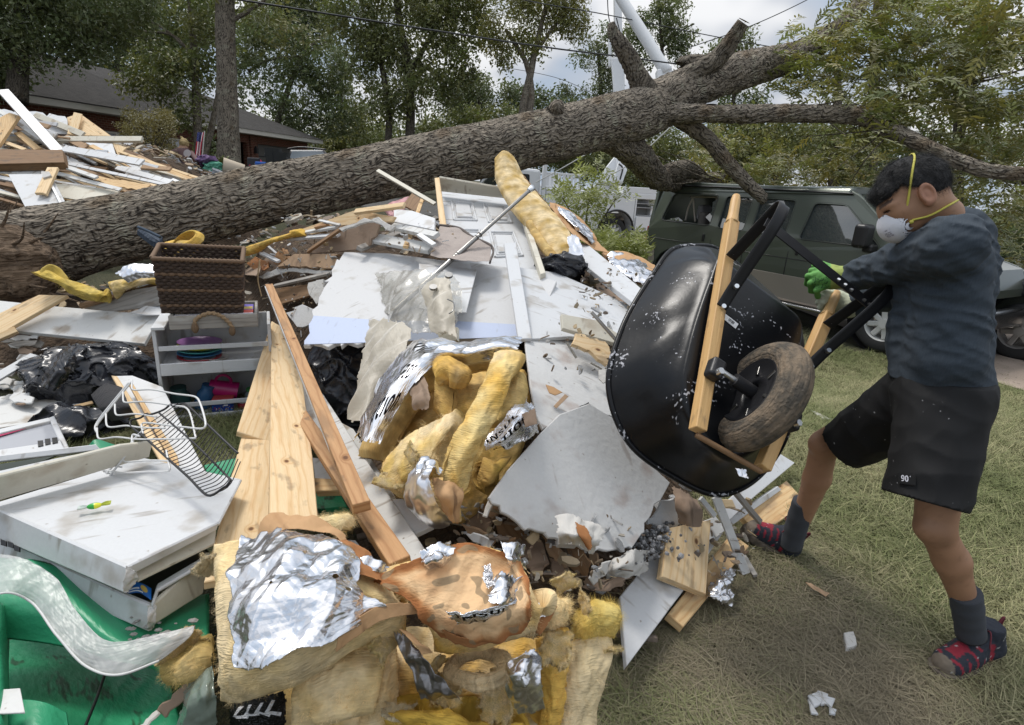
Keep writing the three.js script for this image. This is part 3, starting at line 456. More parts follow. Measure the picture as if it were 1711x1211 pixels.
shrub('low green bushes beyond the log under the broad oak',34,[[700,235,60,26],[780,215,60,30],[840,205,40,24],[640,250,50,20]],{seed:33,leaf:0,size:0.5});
shrub('green bush behind the white truck bed',27,[[1060,285,50,50],[980,260,60,30],[1110,250,40,40],[930,250,40,26]],{seed:34,leaf:0,size:0.4});
shrub('tangled shrubs by the drive behind the man in the right corner',15,[[1690,430,40,30],[1660,410,50,26],[1710,380,50,40]],{seed:35,leaf:1,size:0.26});
const blobs=[];const r=rng(5);for(let i=0;i<26;i++){const x=-60 + i*74,gap=x>500&&x<620?30:x>1120&&x<1300?20:x>780&&x<1120?12:0;blobs.push([x,222 + x*0.03 + gap*0.6 - r()*12,52,42 - gap*0.6,r()*10]);}
const wd=crown(blobs,70,1.0,3.6,1,41);thing('distant_woods','far-off line of woodland closing the view behind houses and trucks',null,wd,null,'stuff');
}
{
const barkDisp=(amp)=>(t,a,c,r)=>{const L=c.x*0.85 - c.z*0.5,A=a*r*34,w=noise(L*1.1,a*1.1,1)*1.3 + noise(L*5,A*0.25,7)*0.7;const f1=1 - Math.pow(Math.abs(noise(L*3.2,A + w,2))*1.9,0.75),f2=1 - Math.pow(Math.abs(noise(L*7,A*2.1 + w*2,5))*1.9,0.8),br=Math.pow(Math.max(0,ridge(L*5,A*0.6 + w,11)),8);return amp*(0.75*(1 - f1)+ 0.45*(1 - f2)- 0.12*br - 0.35)+ r*0.07*noise(L*0.8,Math.cos(a),Math.sin(a)+ 3);};
const log=(name,pts,amp,seg,per,mat=M.bark)=>{const p=pts.map(([x,y,,d])=>at(x,y,d)),r=pts.map(([,,w,d])=>w*d / FL);return mesh(name,sweep(p,r,{seg,n:pts.length*per,disp:barkDisp(amp),up:V3(0.01,1,0.02)}),mat);};
const parts=[];
parts.push(log('trunk',[[0,440,84,5.35],[60,418,67,5.4],[140,398,58,5.55],[260,371,53,5.8],[400,337,48,6.1],[560,303,45,6.5],[720,269,44,7.0],[860,240,43,7.5],[980,212,41,8.0],[1070,190,40,8.4],[1130,170,30,8.7]],0.018,240,80));
parts.push(log('branch',[[1060,192,34,8.4],[1120,160,33,8.6],[1190,133,30,8.9],[1260,113,27,9.3],[1330,92,21,9.8],[1400,50,15,10.3],[1440,0,12,10.8],[1470,-60,10,11.2]],0.04,64,24));
parts.push(log('branch',[[1060,186,26,8.4],[1110,188,15,8.4],[1180,190,13,8.4],[1270,190,13,8.5],[1360,190,13,8.6],[1450,197,14,8.7],[1500,222,12,8.4],[1560,250,10.5,8.1],[1640,282,10,7.9],[1720,292,10,7.8],[1800,300,9,7.8]],0.03,48,20));
parts.push(log('branch',[[1010,218,30,8.2],[1045,242,24,8.6],[1072,268,22,9.2],[1096,295,19,9.9],[1130,305,14,10.6],[1180,301,12,11.2],[1240,302,9,12]],0.035,48,22));
parts.push(log('branch',[[1130,196,12,8.6],[1160,215,13,8.7],[1190,240,12,8.8],[1215,272,11,8.9],[1250,308,10,9.0],[1290,345,8,9.2]],0.02,36,16));
parts.push(log('branch',[[1085,170,24,8.4],[1066,130,16,8.3],[1052,100,14,8.2],[1036,74,12,8.1],[1024,54,9,8.1],[1022,40,6,8.1]],0.03,40,18,M.barkGrey));
parts.push(log('branch',[[1130,150,22,8.6],[1165,118,15,8.5],[1196,100,15,8.5],[1214,80,13,8.4],[1228,58,11,8.3],[1242,38,9.5,8.2]],0.03,40,18,M.barkGrey));
parts.push(log('branch',[[1170,130,14,8.8],[1140,108,12,8.7],[1150,104,11,8.7],[1190,104,10,8.7]],0.02,30,12,M.barkGrey));
parts.push(log('branch',[[1600,255,9,9.6],[1650,285,9,9.8],[1711,300,9,10]],0.02,30,12,M.barkDark));
const kb=at(1062,302,10.2);
parts.push(log('knot',[[920,190,10,7.5],[931,183,15,7.5],[941,184,9,7.5]],0.03,36,16));
parts.push(log('knot',[[1100,296,15,10.1],[1128,288,17,10.2],[1150,284,14,10.3],[1172,292,8,10.3]],0.03,36,14,M.barkGrey));
parts.push(mesh('cut_face',geoFrom(...(()=>{const c=at(1243,36,8.18),n=V3(0.35,0.9,0.25).normalize(),u=n.clone().cross(V3(0,0,1)).normalize(),v=n.clone().cross(u),p=[],ix=[];p.push(c.x,c.y + 0.02,c.z);for(let i=0;i<20;i++){const a=i / 20*6.283,q=c.clone().addScaledVector(u,Math.cos(a)*0.088).addScaledVector(v,Math.sin(a)*0.088);p.push(q.x,q.y + 0.012,q.z);ix.push(0,1 + i,1 +(i + 1)% 20);}return[p,ix,p.filter((_,i)=>i % 3<2)];})()),M.pine2));
const tw=[];const r=rng(77);
for(const[x,y,d,n]of[[1400,60,10.2,9],[1480,215,8.8,9],[1600,270,9,9],[1370,180,8.6,5],[1500,120,9.5,8],[1620,140,9.2,8],[1680,60,9.4,8],[1200,300,9.4,4]])for(let i=0;i<n;i++){const a=r()*6.28,l=60 + r()*110,b=a +(r()- 0.5)*1.2;tw.push(sweep([at(x +(r()- 0.5)*40,y +(r()- 0.5)*14,d),at(x + Math.cos(a)*l*0.5,y + Math.sin(a)*l*0.35,d +(r()- 0.5)*0.6),at(x + Math.cos(a)*l*0.5 + Math.cos(b)*l*0.6,y + Math.sin(a)*l*0.35 + Math.sin(b)*l*0.45,d +(r()- 0.5))],[0.016,0.01,0.004],{seg:5,n:8}));}
const tm=mesh('twigs',merged(tw),M.barkGrey);tm.userData.kind='stuff';parts.push(tm);
const leafTwig=(seed,n)=>{const q=rng(seed),pos=[],idx=[];for(let i=0;i<n;i++){const t=i / n,p=V3((t - 0.5)*2,0.25*Math.sin(t*3)+(q()- 0.5)*0.12,(q()- 0.5)*0.2),side=i % 2?1:-1,d=V3(0.55 + q()*0.3,(q()- 0.65)*0.7,side*(0.5 + q()*0.5)).normalize(),l=0.34 + q()*0.2,s=d.clone().cross(V3(q()- 0.5,1,q()- 0.5)).normalize(),w=0.055,up=s.clone().cross(d).multiplyScalar(0.018),k=pos.length / 3;
for(const v of[p,p.clone().addScaledVector(d,l*0.3).addScaledVector(s,w).add(up),p.clone().addScaledVector(d,l*0.7).addScaledVector(s,w*0.8).add(up),p.clone().addScaledVector(d,l),p.clone().addScaledVector(d,l*0.7).addScaledVector(s,-w*0.8).add(up),p.clone().addScaledVector(d,l*0.3).addScaledVector(s,-w).add(up)])pos.push(v.x,v.y,v.z);idx.push(k,k + 1,k + 5,k + 1,k + 2,k + 5,k + 2,k + 4,k + 5,k + 2,k + 3,k + 4);}
const w0=sweep([V3(-1,0,0),V3(0,0.25,0),V3(1,0.03,0)],[0.014,0.01,0.005],{seg:4,n:6});const g=geoFrom(pos,idx,pos.filter((_,i)=>i % 3<2));return merged([g,w0]);};
const LT=[leafTwig(3,20),leafTwig(8,24)];
const spread=(blobs,seed,per)=>{const q=rng(seed),A=[[],[]],C=[[],[]];for(const[x,y,rx,ry,d,dd=0.8]of blobs){const n=Math.round(rx*ry*per);for(let i=0;i<n;i++){const a=q()*6.283,s=Math.sqrt(q());const px=x + Math.cos(a)*s*rx,py=y + Math.sin(a)*s*ry;if(noise(px*0.022,py*0.03,seed)<-0.16)continue;const e=new THREE.Quaternion().setFromEuler(new THREE.Euler((q()- 0.5)*1.6,q()*6.283,(q()- 0.5)*1.1));const k=q()<0.5?0:1;A[k].push(place(at(px,py,d +(q()- 0.5)*2*dd),e,0.21 + q()*0.1));const t=0.75 + q()*0.8;C[k].push(lin(t*(0.9 + q()*0.35),t,t*0.8));}}return A.map((l,k)=>instances('foliage',LT[k],LEAF[[2,0][k]],l,C[k]));};
parts.push(...spread([[1400,70,60,50,9.6],[1480,40,90,60,9.6],[1360,130,70,45,9.2],[1460,130,90,60,9.2],[1570,60,110,80,9.2],[1660,110,100,110,9],[1560,190,110,70,9],[1650,230,110,80,9],[1450,210,60,34,9],[1320,130,34,30,9.4],[1680,30,80,60,9.6],[1330,65,26,26,9.6]],5,0.022));
parts.push(...spread([[1230,270,70,40,11.5],[1330,280,80,40,11.5],[1290,300,120,26,11],[1420,270,70,50,11],[1180,250,36,30,11.5],[1640,330,90,70,10],[1700,400,50,60,10]],9,0.022));
const rp=at(-6,452,5.0);
parts.push(mesh('root_clod',solid((x,y,z)=>{const p=V3(x,y,z).sub(rp);return Math.hypot(p.x / 1.15,p.y / 0.95,p.z / 1.1)- 0.42 + 0.09*fbm(x*4,y*4,z*4,4)+ 0.02*noise(x*30,y*8,z*30);},rp.clone().addScalar(-0.75),rp.clone().addScalar(0.75),0.022),M.soil));
const rootG=[];for(let i=0;i<46;i++){const a=r()*6.28,b=r()*3.1 - 0.6,d=V3(Math.cos(a)*Math.cos(b)*0.5,Math.sin(b)*0.42,Math.sin(a)*Math.cos(b)*0.5),o=rp.clone().addScaledVector(d,0.85),e=o.clone().addScaledVector(d,0.45 + r()*0.2).add(V3((r()- 0.5)*0.2,(r()- 0.6)*0.2,(r()- 0.5)*0.2));rootG.push(sweep([o,o.clone().lerp(e,0.5).add(V3((r()- 0.5)*0.08,(r()- 0.5)*0.08,0)),e],[0.02,0.012,0.004],{seg:5,n:8}));}
const rg=mesh('roots',merged(rootG),M.soil);rg.userData.kind='stuff';parts.push(rg);
thing('fallen_tree','huge fallen oak lying across the yard with its branch crushing the van roof','fallen tree',parts);
}
function slab(outline,w,{holes=[],bevel=0.02,z0=-w / 2,curve=10}={}){
const sh=new THREE.Shape(outline.map(([x,y])=>new THREE.Vector2(x,y)));
for(const h of holes)sh.holes.push(Array.isArray(h)?new THREE.Path(h.map(([x,y])=>new THREE.Vector2(x,y))):h);
const g=new THREE.ExtrudeGeometry(sh,{depth:w - 2*bevel,bevelEnabled:bevel>0,bevelThickness:bevel,bevelSize:bevel,bevelOffset:-bevel,bevelSegments:2,curveSegments:curve});g.translate(0,0,z0 + bevel);return g;
}
const circleHole=(x,y,r)=>{const p=new THREE.Path();p.absarc(x,y,r,0,Math.PI*2,true);return p;};
function soft(pts,r=0.06,n=4){const out=[];pts.forEach((p,i)=>{const a=pts[(i + pts.length - 1)% pts.length],b=pts[(i + 1)% pts.length],rr=p[2]??r,la=Math.hypot(a[0]- p[0],a[1]- p[1]),lb=Math.hypot(b[0]- p[0],b[1]- p[1]),ka=Math.min(rr,la*0.45)/ la,kb=Math.min(rr,lb*0.45)/ lb;const s=[lerp(p[0],a[0],ka),lerp(p[1],a[1],ka)],e=[lerp(p[0],b[0],kb),lerp(p[1],b[1],kb)];for(let k=0;k<=n;k++){const t=k / n;out.push([(1 - t)*(1 - t)*s[0]+ 2*t*(1 - t)*p[0]+ t*t*e[0],(1 - t)*(1 - t)*s[1]+ 2*t*(1 - t)*p[1]+ t*t*e[1]]);}});return out;}
function wheelParts(r,w,mRim,spokes=5){
const prof=[[r*0.6,-w / 2],[r*0.68,-w*0.54],[r*0.86,-w*0.56],[r*0.96,-w*0.46],[r,-w*0.3],[r*1.003,0],[r,w*0.3],[r*0.96,w*0.46],[r*0.86,w*0.56],[r*0.68,w*0.54],[r*0.6,w / 2]].map(([a,b])=>new THREE.Vector2(a,b));
const tyre=new THREE.LatheGeometry(prof,40);tyre.rotateX(Math.PI / 2);
const disc=[];const rr=r*0.62;
const rim=new THREE.LatheGeometry([[rr,-w*0.5],[rr*0.96,-w*0.44],[rr*0.9,-w*0.2],[rr*0.9,w*0.2],[rr*0.96,w*0.44],[rr,w*0.5]].map(([a,b])=>new THREE.Vector2(a,b)),36);rim.rotateX(Math.PI / 2);disc.push(rim);
for(let i=0;i<spokes;i++)for(const s of[-1,1]){const g=box(rr*0.78,rr*0.3,w*0.12,{r:0.02,at:V3(rr*0.5,0,s*w*0.3)});g.rotateZ(i / spokes*Math.PI*2 + 0.2);disc.push(g);}
for(const s of[-1,1]){const g=new THREE.CylinderGeometry(rr*0.27,rr*0.3,w*0.2,20);g.rotateX(Math.PI / 2);g.translate(0,0,s*w*0.36);disc.push(g);}
const a=mesh('tyre',tyre,M.rubber),b=mesh('rim',merged(disc),mRim);a.add(b);return a;
}
function stand(parts,pos,dir){const x=dir.clone().setY(0).normalize(),z=x.clone().cross(V3(0,1,0)).normalize(),m=new THREE.Matrix4().makeBasis(x,V3(0,1,0),z).setPosition(pos);for(const p of parts){p.applyMatrix4(m);}return parts;}
{
const green=new THREE.MeshPhysicalMaterial({color:lin(0.085,0.1,0.08),roughness:0.3,metalness:0.3,clearcoat:0.6,clearcoatRoughness:0.12,side:THREE.DoubleSide,bumpMap:M.bump,bumpScale:0.0002}),tan=std({color:lin(0.28,0.25,0.21),roughness:0.4,metalness:0.3,bumpMap:M.bump,bumpScale:0.0003}),grey=std({color:lin(0.5,0.5,0.48),roughness:0.6}),dark=M.black,glass=new THREE.MeshPhysicalMaterial({color:lin(0.05,0.06,0.06),roughness:0.03,ior:2.2,clearcoat:1,side:THREE.DoubleSide}),chrome=std({color:lin(0.5,0.5,0.5),metalness:1,roughness:0.25});
const Fw=G(1462,590),VS=1.1,dirG=(()=>{let q;for(let d=7;d<16;d +=0.02){q=at(1074,440,d);if(Math.hypot(q.x - Fw.x,q.z - Fw.z)>4.25*VS)break;}return Fw.clone().sub(V3(q.x,Fw.y,q.z)).setY(0);})();
const L=5.35,hw=1.0,parts=[],WB=3.5,fx=4.25,rx=fx - WB;
const side=[[0.03,0.52],[0.02,1.1],[0.16,1.88,0.1],[0.3,2.0,0.1],[3.45,2.0,0.2],[4.35,1.28,0.1],[4.9,1.12,0.15],[5.0,0.75],[5.0,0.5]];
const lower=[[fx + 0.5,0.42],...Array.from({length:9},(_,i)=>[fx + 0.48*Math.cos(i / 8*Math.PI),0.42 + 0.44*Math.sin(i / 8*Math.PI)]),[rx + 0.52,0.42],...Array.from({length:9},(_,i)=>[rx + 0.48*Math.cos(i / 8*Math.PI),0.42 + 0.44*Math.sin(i / 8*Math.PI)]),[0.05,0.45]];
const wins={rear:[[0.3,1.32],[0.42,1.8],[1.38,1.82],[1.38,1.32]],mid1:[[1.52,1.3],[1.52,1.82],[2.02,1.82],[2.02,1.3]],mid2:[[2.14,1.3],[2.14,1.82],[2.72,1.82],[2.72,1.3]],front:[[2.92,1.28],[2.98,1.8],[3.42,1.8],[4.02,1.3]]};
const hol=Object.values(wins).map((w)=>soft(w,0.07));
for(const s of[-1,1]){const g=slab([...soft(side,0.05),...lower].map(([x,y])=>[x,y]),0.06,{holes:hol,bevel:0.012,z0:s>0?hw - 0.06:-hw});const pz=g.attributes.position;for(let i=0;i<pz.count;i++){const y=pz.getY(i),k=y>1.25?(y - 1.25)*0.17:(1.25 - y)*-0.0;pz.setZ(i,pz.getZ(i)- s*(k + 0.05*Math.pow(Math.abs(y - 1.0)/ 0.8,2)));}g.computeVertexNormals();parts.push(mesh('body_side',g,green));}
const roofG=slab(soft([[-0.86,1.9,0.12],[-0.78,2.02,0.12],[0.78,2.02,0.12],[0.86,1.9,0.12],[0.8,1.93],[-0.8,1.93]],0.02),3.2,{bevel:0.03,z0:0});roofG.rotateY(Math.PI / 2);roofG.translate(0.22,0.012,0);
{const q=roofG.attributes.position;for(let i=0;i<q.count;i++){const x=q.getX(i),z=q.getZ(i);q.setY(i,q.getY(i)- 0.16*Math.exp(-(((x - 0.35)/ 0.5)**2))*(0.6 + 0.4*Math.cos(z*2)));}roofG.computeVertexNormals();}
parts.push(mesh('roof',roofG,green));
const end=(pts,t)=>{const g=slab(soft(pts,0.1),t,{bevel:0.02});g.rotateY(Math.PI / 2);return g;};
const tail=end([[-0.95,0.5],[-0.98,1.25],[-0.84,1.95],[0.84,1.95],[0.98,1.25],[0.95,0.5]],0.06);tail.translate(0.05,0,0);parts.push(mesh('rear_doors',tail,green));
parts.push(mesh('hood',merged([slab([[4.3,1.3],[4.88,1.13],[4.98,0.9],[4.98,0.8],[4.3,0.9]],1.8,{bevel:0.05})]),green));
const floor=box(4.8,0.1,1.8,{at:V3(2.5,0.5,0)});parts.push(mesh('floor',floor,dark),mesh('dashboard',box(0.35,0.3,1.6,{at:V3(4.15,1.15,0),r:0.08}),dark));
parts.push(mesh('windscreen',patchGeo([[V3(3.5,1.93,-0.82),V3(3.56,1.96,0),V3(3.5,1.93,0.82)],[V3(4.33,1.3,-0.9),V3(4.42,1.28,0),V3(4.33,1.3,0.9)]]),glass));
for(const s of[-1,1]){const yz=(y)=>s*(hw - 0.035 -(y>1.25?(y - 1.25)*0.17:0)- 0.05*((y - 1)/ 0.8)**2);
for(const k of['mid1','mid2','front']){const o=soft(wins[k],0.07),g=geoFrom(o.flatMap(([x,y])=>[x,y,yz(y)]),THREE.ShapeUtils.triangulateShape(o.map(([x,y])=>new THREE.Vector2(x,y)),[]).flat(),o.flat());parts.push(mesh('window_glass',g,glass));const fr=mesh('window_rubber',wire(o.concat([o[0]]).map(([x,y])=>V3(x,y,yz(y)+ s*0.024)),0.012,{n:60,seg:6}),dark);parts.push(fr);}
const o=soft(wins.rear,0.07);parts.push(mesh('window_rubber',wire(o.concat([o[0]]).map(([x,y])=>V3(x,y,yz(y)+ s*0.024)),0.014,{n:60,seg:6}),dark));
for(const sh of[[[1.38,1.36],[1.38,1.78],[1.27,1.7],[1.31,1.55],[1.22,1.45]],[[0.42,1.34],[0.8,1.34],[0.66,1.4],[0.5,1.37]]])parts.push(mesh('glass_shard',geoFrom(sh.flatMap(([x,y])=>[x,y,yz(y)]),THREE.ShapeUtils.triangulateShape(sh.map(([x,y])=>new THREE.Vector2(x,y)),[]).flat(),sh.flat()),glass));
parts.push(mesh('lower_panel',slab([[0.06,0.44],[0.04,0.78],[rx - 0.5,0.78],[rx - 0.47,0.6],[rx - 0.52,0.44]],0.02,{bevel:0.006,z0:s>0?hw - 0.014:-hw - 0.006}),tan),mesh('lower_panel',slab([[rx + 0.52,0.42],[rx + 0.47,0.6],[rx + 0.4,0.76],[fx - 0.4,0.76],[fx - 0.47,0.6],[fx - 0.52,0.42]],0.02,{bevel:0.006,z0:s>0?hw - 0.014:-hw - 0.006}),tan));
parts.push(mesh('running_board',box(2.5,0.05,0.16,{at:V3(2.5,0.36,s*1.02),r:0.02}),chrome));
for(const[x,a,b]of[[1.45,0.45,1.95],[2.82,0.42,1.95],[4.1,0.42,1.25],[2.08,0.76,1.95]])parts.push(mesh('door_seam',wire([V3(x,a,yz(a)+ s*0.031),V3(x,1.0,yz(1.0)+ s*0.031),V3(x +(b>1.5?0:0.05),b,yz(b)+ s*0.031)],0.007,{n:14}),dark));
parts.push(mesh('belt_line',wire([V3(0.05,1.0,yz(1)+ s*0.03),V3(4.95,1.0,yz(1)+ s*0.03)],0.006,{n:6}),dark));
for(const x of[1.3,2.95])parts.push(mesh('door_handle',box(0.04,0.12,0.03,{at:V3(x,1.12,s*(hw - 0.005)),r:0.01}),dark));
const mir=mesh('side_mirror',box(0.16,0.3,0.24,{at:V3(3.86,1.43,s*(hw + 0.16)),r:0.05}),dark);mir.add(mesh('mirror_arm',box(0.12,0.1,0.2,{at:V3(3.92,1.28,s*(hw + 0.04)),r:0.03}),dark));parts.push(mir);
parts.push(mesh('tail_light',box(0.06,0.42,0.16,{at:V3(0.0,0.98,s*0.88),r:0.02}),std({color:lin(0.35,0.01,0.01),roughness:0.2})));
parts.push(mesh('roof_drip_rail',wire([V3(0.25,1.93,s*0.835),V3(1.8,1.945,s*0.835),V3(3.45,1.935,s*0.835)],0.014,{n:12}),dark));
}
for(const[x,s]of[[fx,1],[fx,-1],[rx,1],[rx,-1]]){const w=wheelParts(0.37,0.24,grey,8);w.position.set(x,0.37,s*0.86);w.name='wheel';parts.push(w);const arch=mesh('wheel_well',new THREE.CylinderGeometry(0.46,0.46,0.3,24,1,true).rotateX(Math.PI / 2).translate(x,0.42,s*0.8),dark);parts.push(arch);}
parts.push(mesh('bumper',box(0.12,0.2,1.9,{at:V3(-0.03,0.52,0),r:0.04}),dark),mesh('bumper',box(0.14,0.24,1.95,{at:V3(5.03,0.55,0),r:0.05}),chrome));
const seat=std({color:lin(0.13,0.12,0.11),roughness:0.9});for(const[x,z]of[[0.95,0],[1.95,0],[3.2,0.45],[3.2,-0.45]])parts.push(mesh('seat',merged([box(0.16,0.75,x>3?0.5:1.4,{at:V3(x,1.15,z),r:0.06}),box(0.5,0.16,x>3?0.5:1.4,{at:V3(x + 0.3,0.8,z),r:0.06})]),seat));
const cr=std({color:lin(0.5,0.45,0.38),roughness:0.7});for(const q of[[[0.5,1.34],[0.52,1.55],[0.6,1.74]],[[0.6,1.74],[0.72,1.34]],[[0.95,1.34],[1.08,1.4],[1.1,1.78]],[[0.55,1.75],[0.9,1.77],[1.3,1.79]]])parts.push(mesh('window_frame',wire(q.map(([x,y])=>V3(x,y,0.55)),0.016,{n:12}),cr));
for(const[x,z,y]of[[0.68,0.3,1.5],[1.2,0.2,1.5]])parts.push(mesh('headrest',box(0.12,0.26,0.3,{at:V3(x,y,z),r:0.06}),std({color:lin(0.3,0.3,0.31),roughness:0.9})));
const o=Fw.clone().addScaledVector(dirG.clone().normalize(),-fx*VS);const zr=dirG.clone().normalize().cross(V3(0,1,0)).normalize();o.addScaledVector(zr,-0.98);o.y=Fw.y + 0.02;
for(const q of parts)q.applyMatrix4(new THREE.Matrix4().makeScale(VS,1.05,1));
stand(parts,o,dirG);
thing('green_van','dark green passenger van with tan sills crushed at the rear by a branch','van',parts);
const navy=new THREE.MeshPhysicalMaterial({color:lin(0.02,0.022,0.026),roughness:0.5,metalness:0,clearcoat:0.15,side:THREE.DoubleSide});
const q=[],w1=G(1692,598),d2=dirG.clone().normalize();
const ws=wheelParts(0.385,0.25,std({color:lin(0.38,0.36,0.34),roughness:0.5,metalness:0.5}),6);ws.name='wheel';ws.position.set(0.9,0.385,-0.8);q.push(ws);const w4=ws.clone();w4.position.z=0.8;q.push(w4);
const w2=ws.clone();w2.position.x=4.0;q.push(w2);const w3=ws.clone();w3.position.set(4,0.385,0.8);q.push(w3);
const arch=(cx)=>Array.from({length:9},(_,i)=>[cx - 0.47*Math.cos(i / 8*Math.PI),0.45 + 0.42*Math.sin(i / 8*Math.PI)]);
q.push(mesh('body',slab([[0.02,0.5],...arch(0.9),...arch(4.0),[5.1,0.5],[5.1,1.05],[3.0,1.1],[2.7,1.7,0.1],[1.75,1.72],[1.35,1.12],[0.25,1.02],[0.02,0.85]],1.84,{bevel:0.05}),navy));
q.push(mesh('hood_edge',box(1.3,0.03,1.7,{at:V3(0.8,1.075,0),r:0.012}),std({color:lin(0.1,0.1,0.1),roughness:0.6})),mesh('bumper',box(0.2,0.3,1.86,{at:V3(0.0,0.55,0),r:0.06}),M.black));
for(const s of[-1,1]){q.push(mesh('wheel_well',new THREE.CylinderGeometry(0.45,0.45,0.3,24,1,true).rotateX(Math.PI / 2).translate(0.9,0.44,s*0.78),M.black),mesh('headlight',box(0.1,0.18,0.34,{at:V3(0.03,0.86,s*0.7),r:0.03}),std({color:lin(0.6,0.6,0.62),roughness:0.1})),mesh('side_window',slab([[1.5,1.15],[1.82,1.62],[2.6,1.6],[2.85,1.15]],0.01,{bevel:0.002,z0:s*0.925 - 0.004}),M.darkGlass));}
const rt=w1.clone().addScaledVector(d2,-0.9);const zr2=d2.clone().cross(V3(0,1,0)).normalize();rt.addScaledVector(zr2,-0.8);
stand(q,rt,d2);thing('dark_pickup','dark muddy pickup cut off by the right edge behind the man','pickup truck',q);
}
function patchGeo(rows){const p=[],ix=[],n=rows[0].length;rows.forEach((r)=>r.forEach((v)=>p.push(v.x,v.y,v.z)));for(let j=0;j<rows.length - 1;j++)for(let i=0;i<n - 1;i++){const a=j*n + i;ix.push(a,a + 1,a + n,a + 1,a + n + 1,a + n);}return geoFrom(p,ix,p.filter((_,i)=>i % 3<2));}
{
const wht=M.vehWhite,dk=M.black,parts=[],grey=std({color:lin(0.3,0.3,0.3),roughness:0.6});
const base=G(1024,412),D=at(800,330,17.6),dir=D.sub(base).setY(0).normalize();
const hw=1.15;
const bin=(x0,x1,y0,y1,z)=>box(x1 - x0,y1 - y0,0.5,{r:0.02,at:V3((x0 + x1)/ 2,(y0 + y1)/ 2,z)});
const arch=(cx,r)=>Array.from({length:11},(_,i)=>[cx + r*Math.cos(i / 10*Math.PI),0.55 + r*Math.sin(i / 10*Math.PI)]);
for(const s of[-1,1])parts.push(mesh('utility_body',slab([[-0.1,0.75],[-0.1,1.05],[0.62,1.05],[0.62,1.62],[-0.1,1.62],[-0.1,1.8],[4.0,1.8],[4.0,0.62],...arch(1.35,0.66).map(([x,y])=>[x,y])],0.5,{z0:s>0?hw - 0.5:-hw,bevel:0.02}),wht));
parts.push(mesh('bed_floor',box(4.1,0.12,1.4,{at:V3(1.95,1.05,0)}),grey),mesh('tailboard',box(0.08,0.6,2.0,{at:V3(-0.08,1.1,0)}),wht));
for(const s of[-1,1]){
parts.push(mesh('open_bin',merged([box(0.7,0.55,0.03,{at:V3(0.26,1.33,s*(hw - 0.4))}),box(0.72,0.03,0.38,{at:V3(0.26,1.08,s*(hw - 0.22))}),box(0.72,0.03,0.38,{at:V3(0.26,1.34,s*(hw - 0.22))}),box(0.72,0.03,0.38,{at:V3(0.26,1.47,s*(hw - 0.22))})]),grey));
const door=mesh('bin_door',box(0.74,0.5,0.03,{at:V3(0.26,0.8,s*(hw + 0.05)),r:0.01}),wht);door.add(mesh('latch',box(0.12,0.08,0.03,{at:V3(0.26,0.64,s*(hw + 0.075))}),grey));parts.push(door);
for(const x of[0.7,2.1,2.9,3.4])parts.push(mesh('bin_seam',box(0.012,0.9,0.006,{at:V3(x,x<1?1.3:1.25,s*(hw + 0.002)),r:0.002}),dk));
parts.push(mesh('fender_flare',wire(arch(1.35,0.67).map(([x,y])=>V3(x,y,s*(hw + 0.01))),0.035,{n:24}),dk));
parts.push(mesh('top_bin',box(1.3,0.2,0.45,{at:V3(0.55,1.9,s*(hw - 0.24)),r:0.02}),wht));
}
parts.push(mesh('cab',slab(soft([[4.15,0.6],[4.15,2.35,0.12],[5.25,2.4,0.15],[5.75,1.6,0.1],[6.9,1.4,0.15],[7.0,0.7,0.08],[6.75,0.62],[6.65,0.9],[6.3,1.05],[5.95,0.9],[5.85,0.6]],0.03),2.0,{bevel:0.08,holes:[]}),wht));
for(const s of[-1,1]){parts.push(mesh('cab_window',slab(soft([[4.55,1.62],[4.55,2.2],[5.15,2.2],[5.5,1.62]],0.08),0.012,{z0:s>0?1.0:-1.012,bevel:0.003}),M.darkGlass));parts.push(mesh('cab_mirror',box(0.1,0.4,0.2,{at:V3(5.45,1.8,s*1.25),r:0.04}),dk));parts.push(mesh('headlight',new THREE.SphereGeometry(0.17,16,12).scale(0.8,1,0.6).translate(6.82,1.16,s*0.82),std({color:lin(0.75,0.75,0.78),roughness:0.15})));}
parts.push(mesh('windscreen',patchGeo([[V3(5.3,2.3,-0.85),V3(5.34,2.32,0),V3(5.3,2.3,0.85)],[V3(5.8,1.62,-0.9),V3(5.88,1.62,0),V3(5.8,1.62,0.9)]]),M.darkGlass));
parts.push(mesh('beacon',new THREE.CylinderGeometry(0.09,0.1,0.12,16).translate(4.4,2.46,0.6),std({color:lin(0.7,0.2,0.03),roughness:0.3})),mesh('headache_post',merged([box(0.12,1.75,0.12,{at:V3(4.08,1.65,hw - 0.08)}),box(0.12,1.75,0.12,{at:V3(4.08,1.65,-hw + 0.08)}),box(0.12,0.12,2.2,{at:V3(4.08,2.56,0)})]),wht));
const rk=[];for(const s of[-1,1]){for(let i=0;i<9;i++)rk.push(box(0.08,0.42,0.03,{at:V3(2.75 + i*0.14,2.05,s*0.9),r:0.005}));rk.push(box(1.3,0.06,0.045,{at:V3(3.31,2.27,s*0.9)}),box(1.3,0.06,0.045,{at:V3(3.31,1.86,s*0.9)}));}
parts.push(mesh('slat_rack',merged(rk),wht));
for(const x of[1.35,6.3])for(const s of[-1,1]){const w=wheelParts(0.48,0.3,std({color:lin(0.55,0.55,0.56),roughness:0.5}),8);w.name='wheel';w.position.set(x,0.48,s*0.92);parts.push(w);}
parts.push(mesh('chassis',box(6.6,0.25,0.9,{at:V3(3.3,0.68,0)}),dk),mesh('mud_flap',box(0.03,0.5,0.4,{at:V3(0.45,0.42,hw - 0.25)}),dk));
const zr=dir.clone().cross(V3(0,1,0)).normalize(),o=base.clone().addScaledVector(dir,-1.35).addScaledVector(zr,zr.dot(EYE.clone().sub(base))>0?-1.1:1.1);
stand(parts,o,dir);
const d0=depthOf(base)+ 0.9;
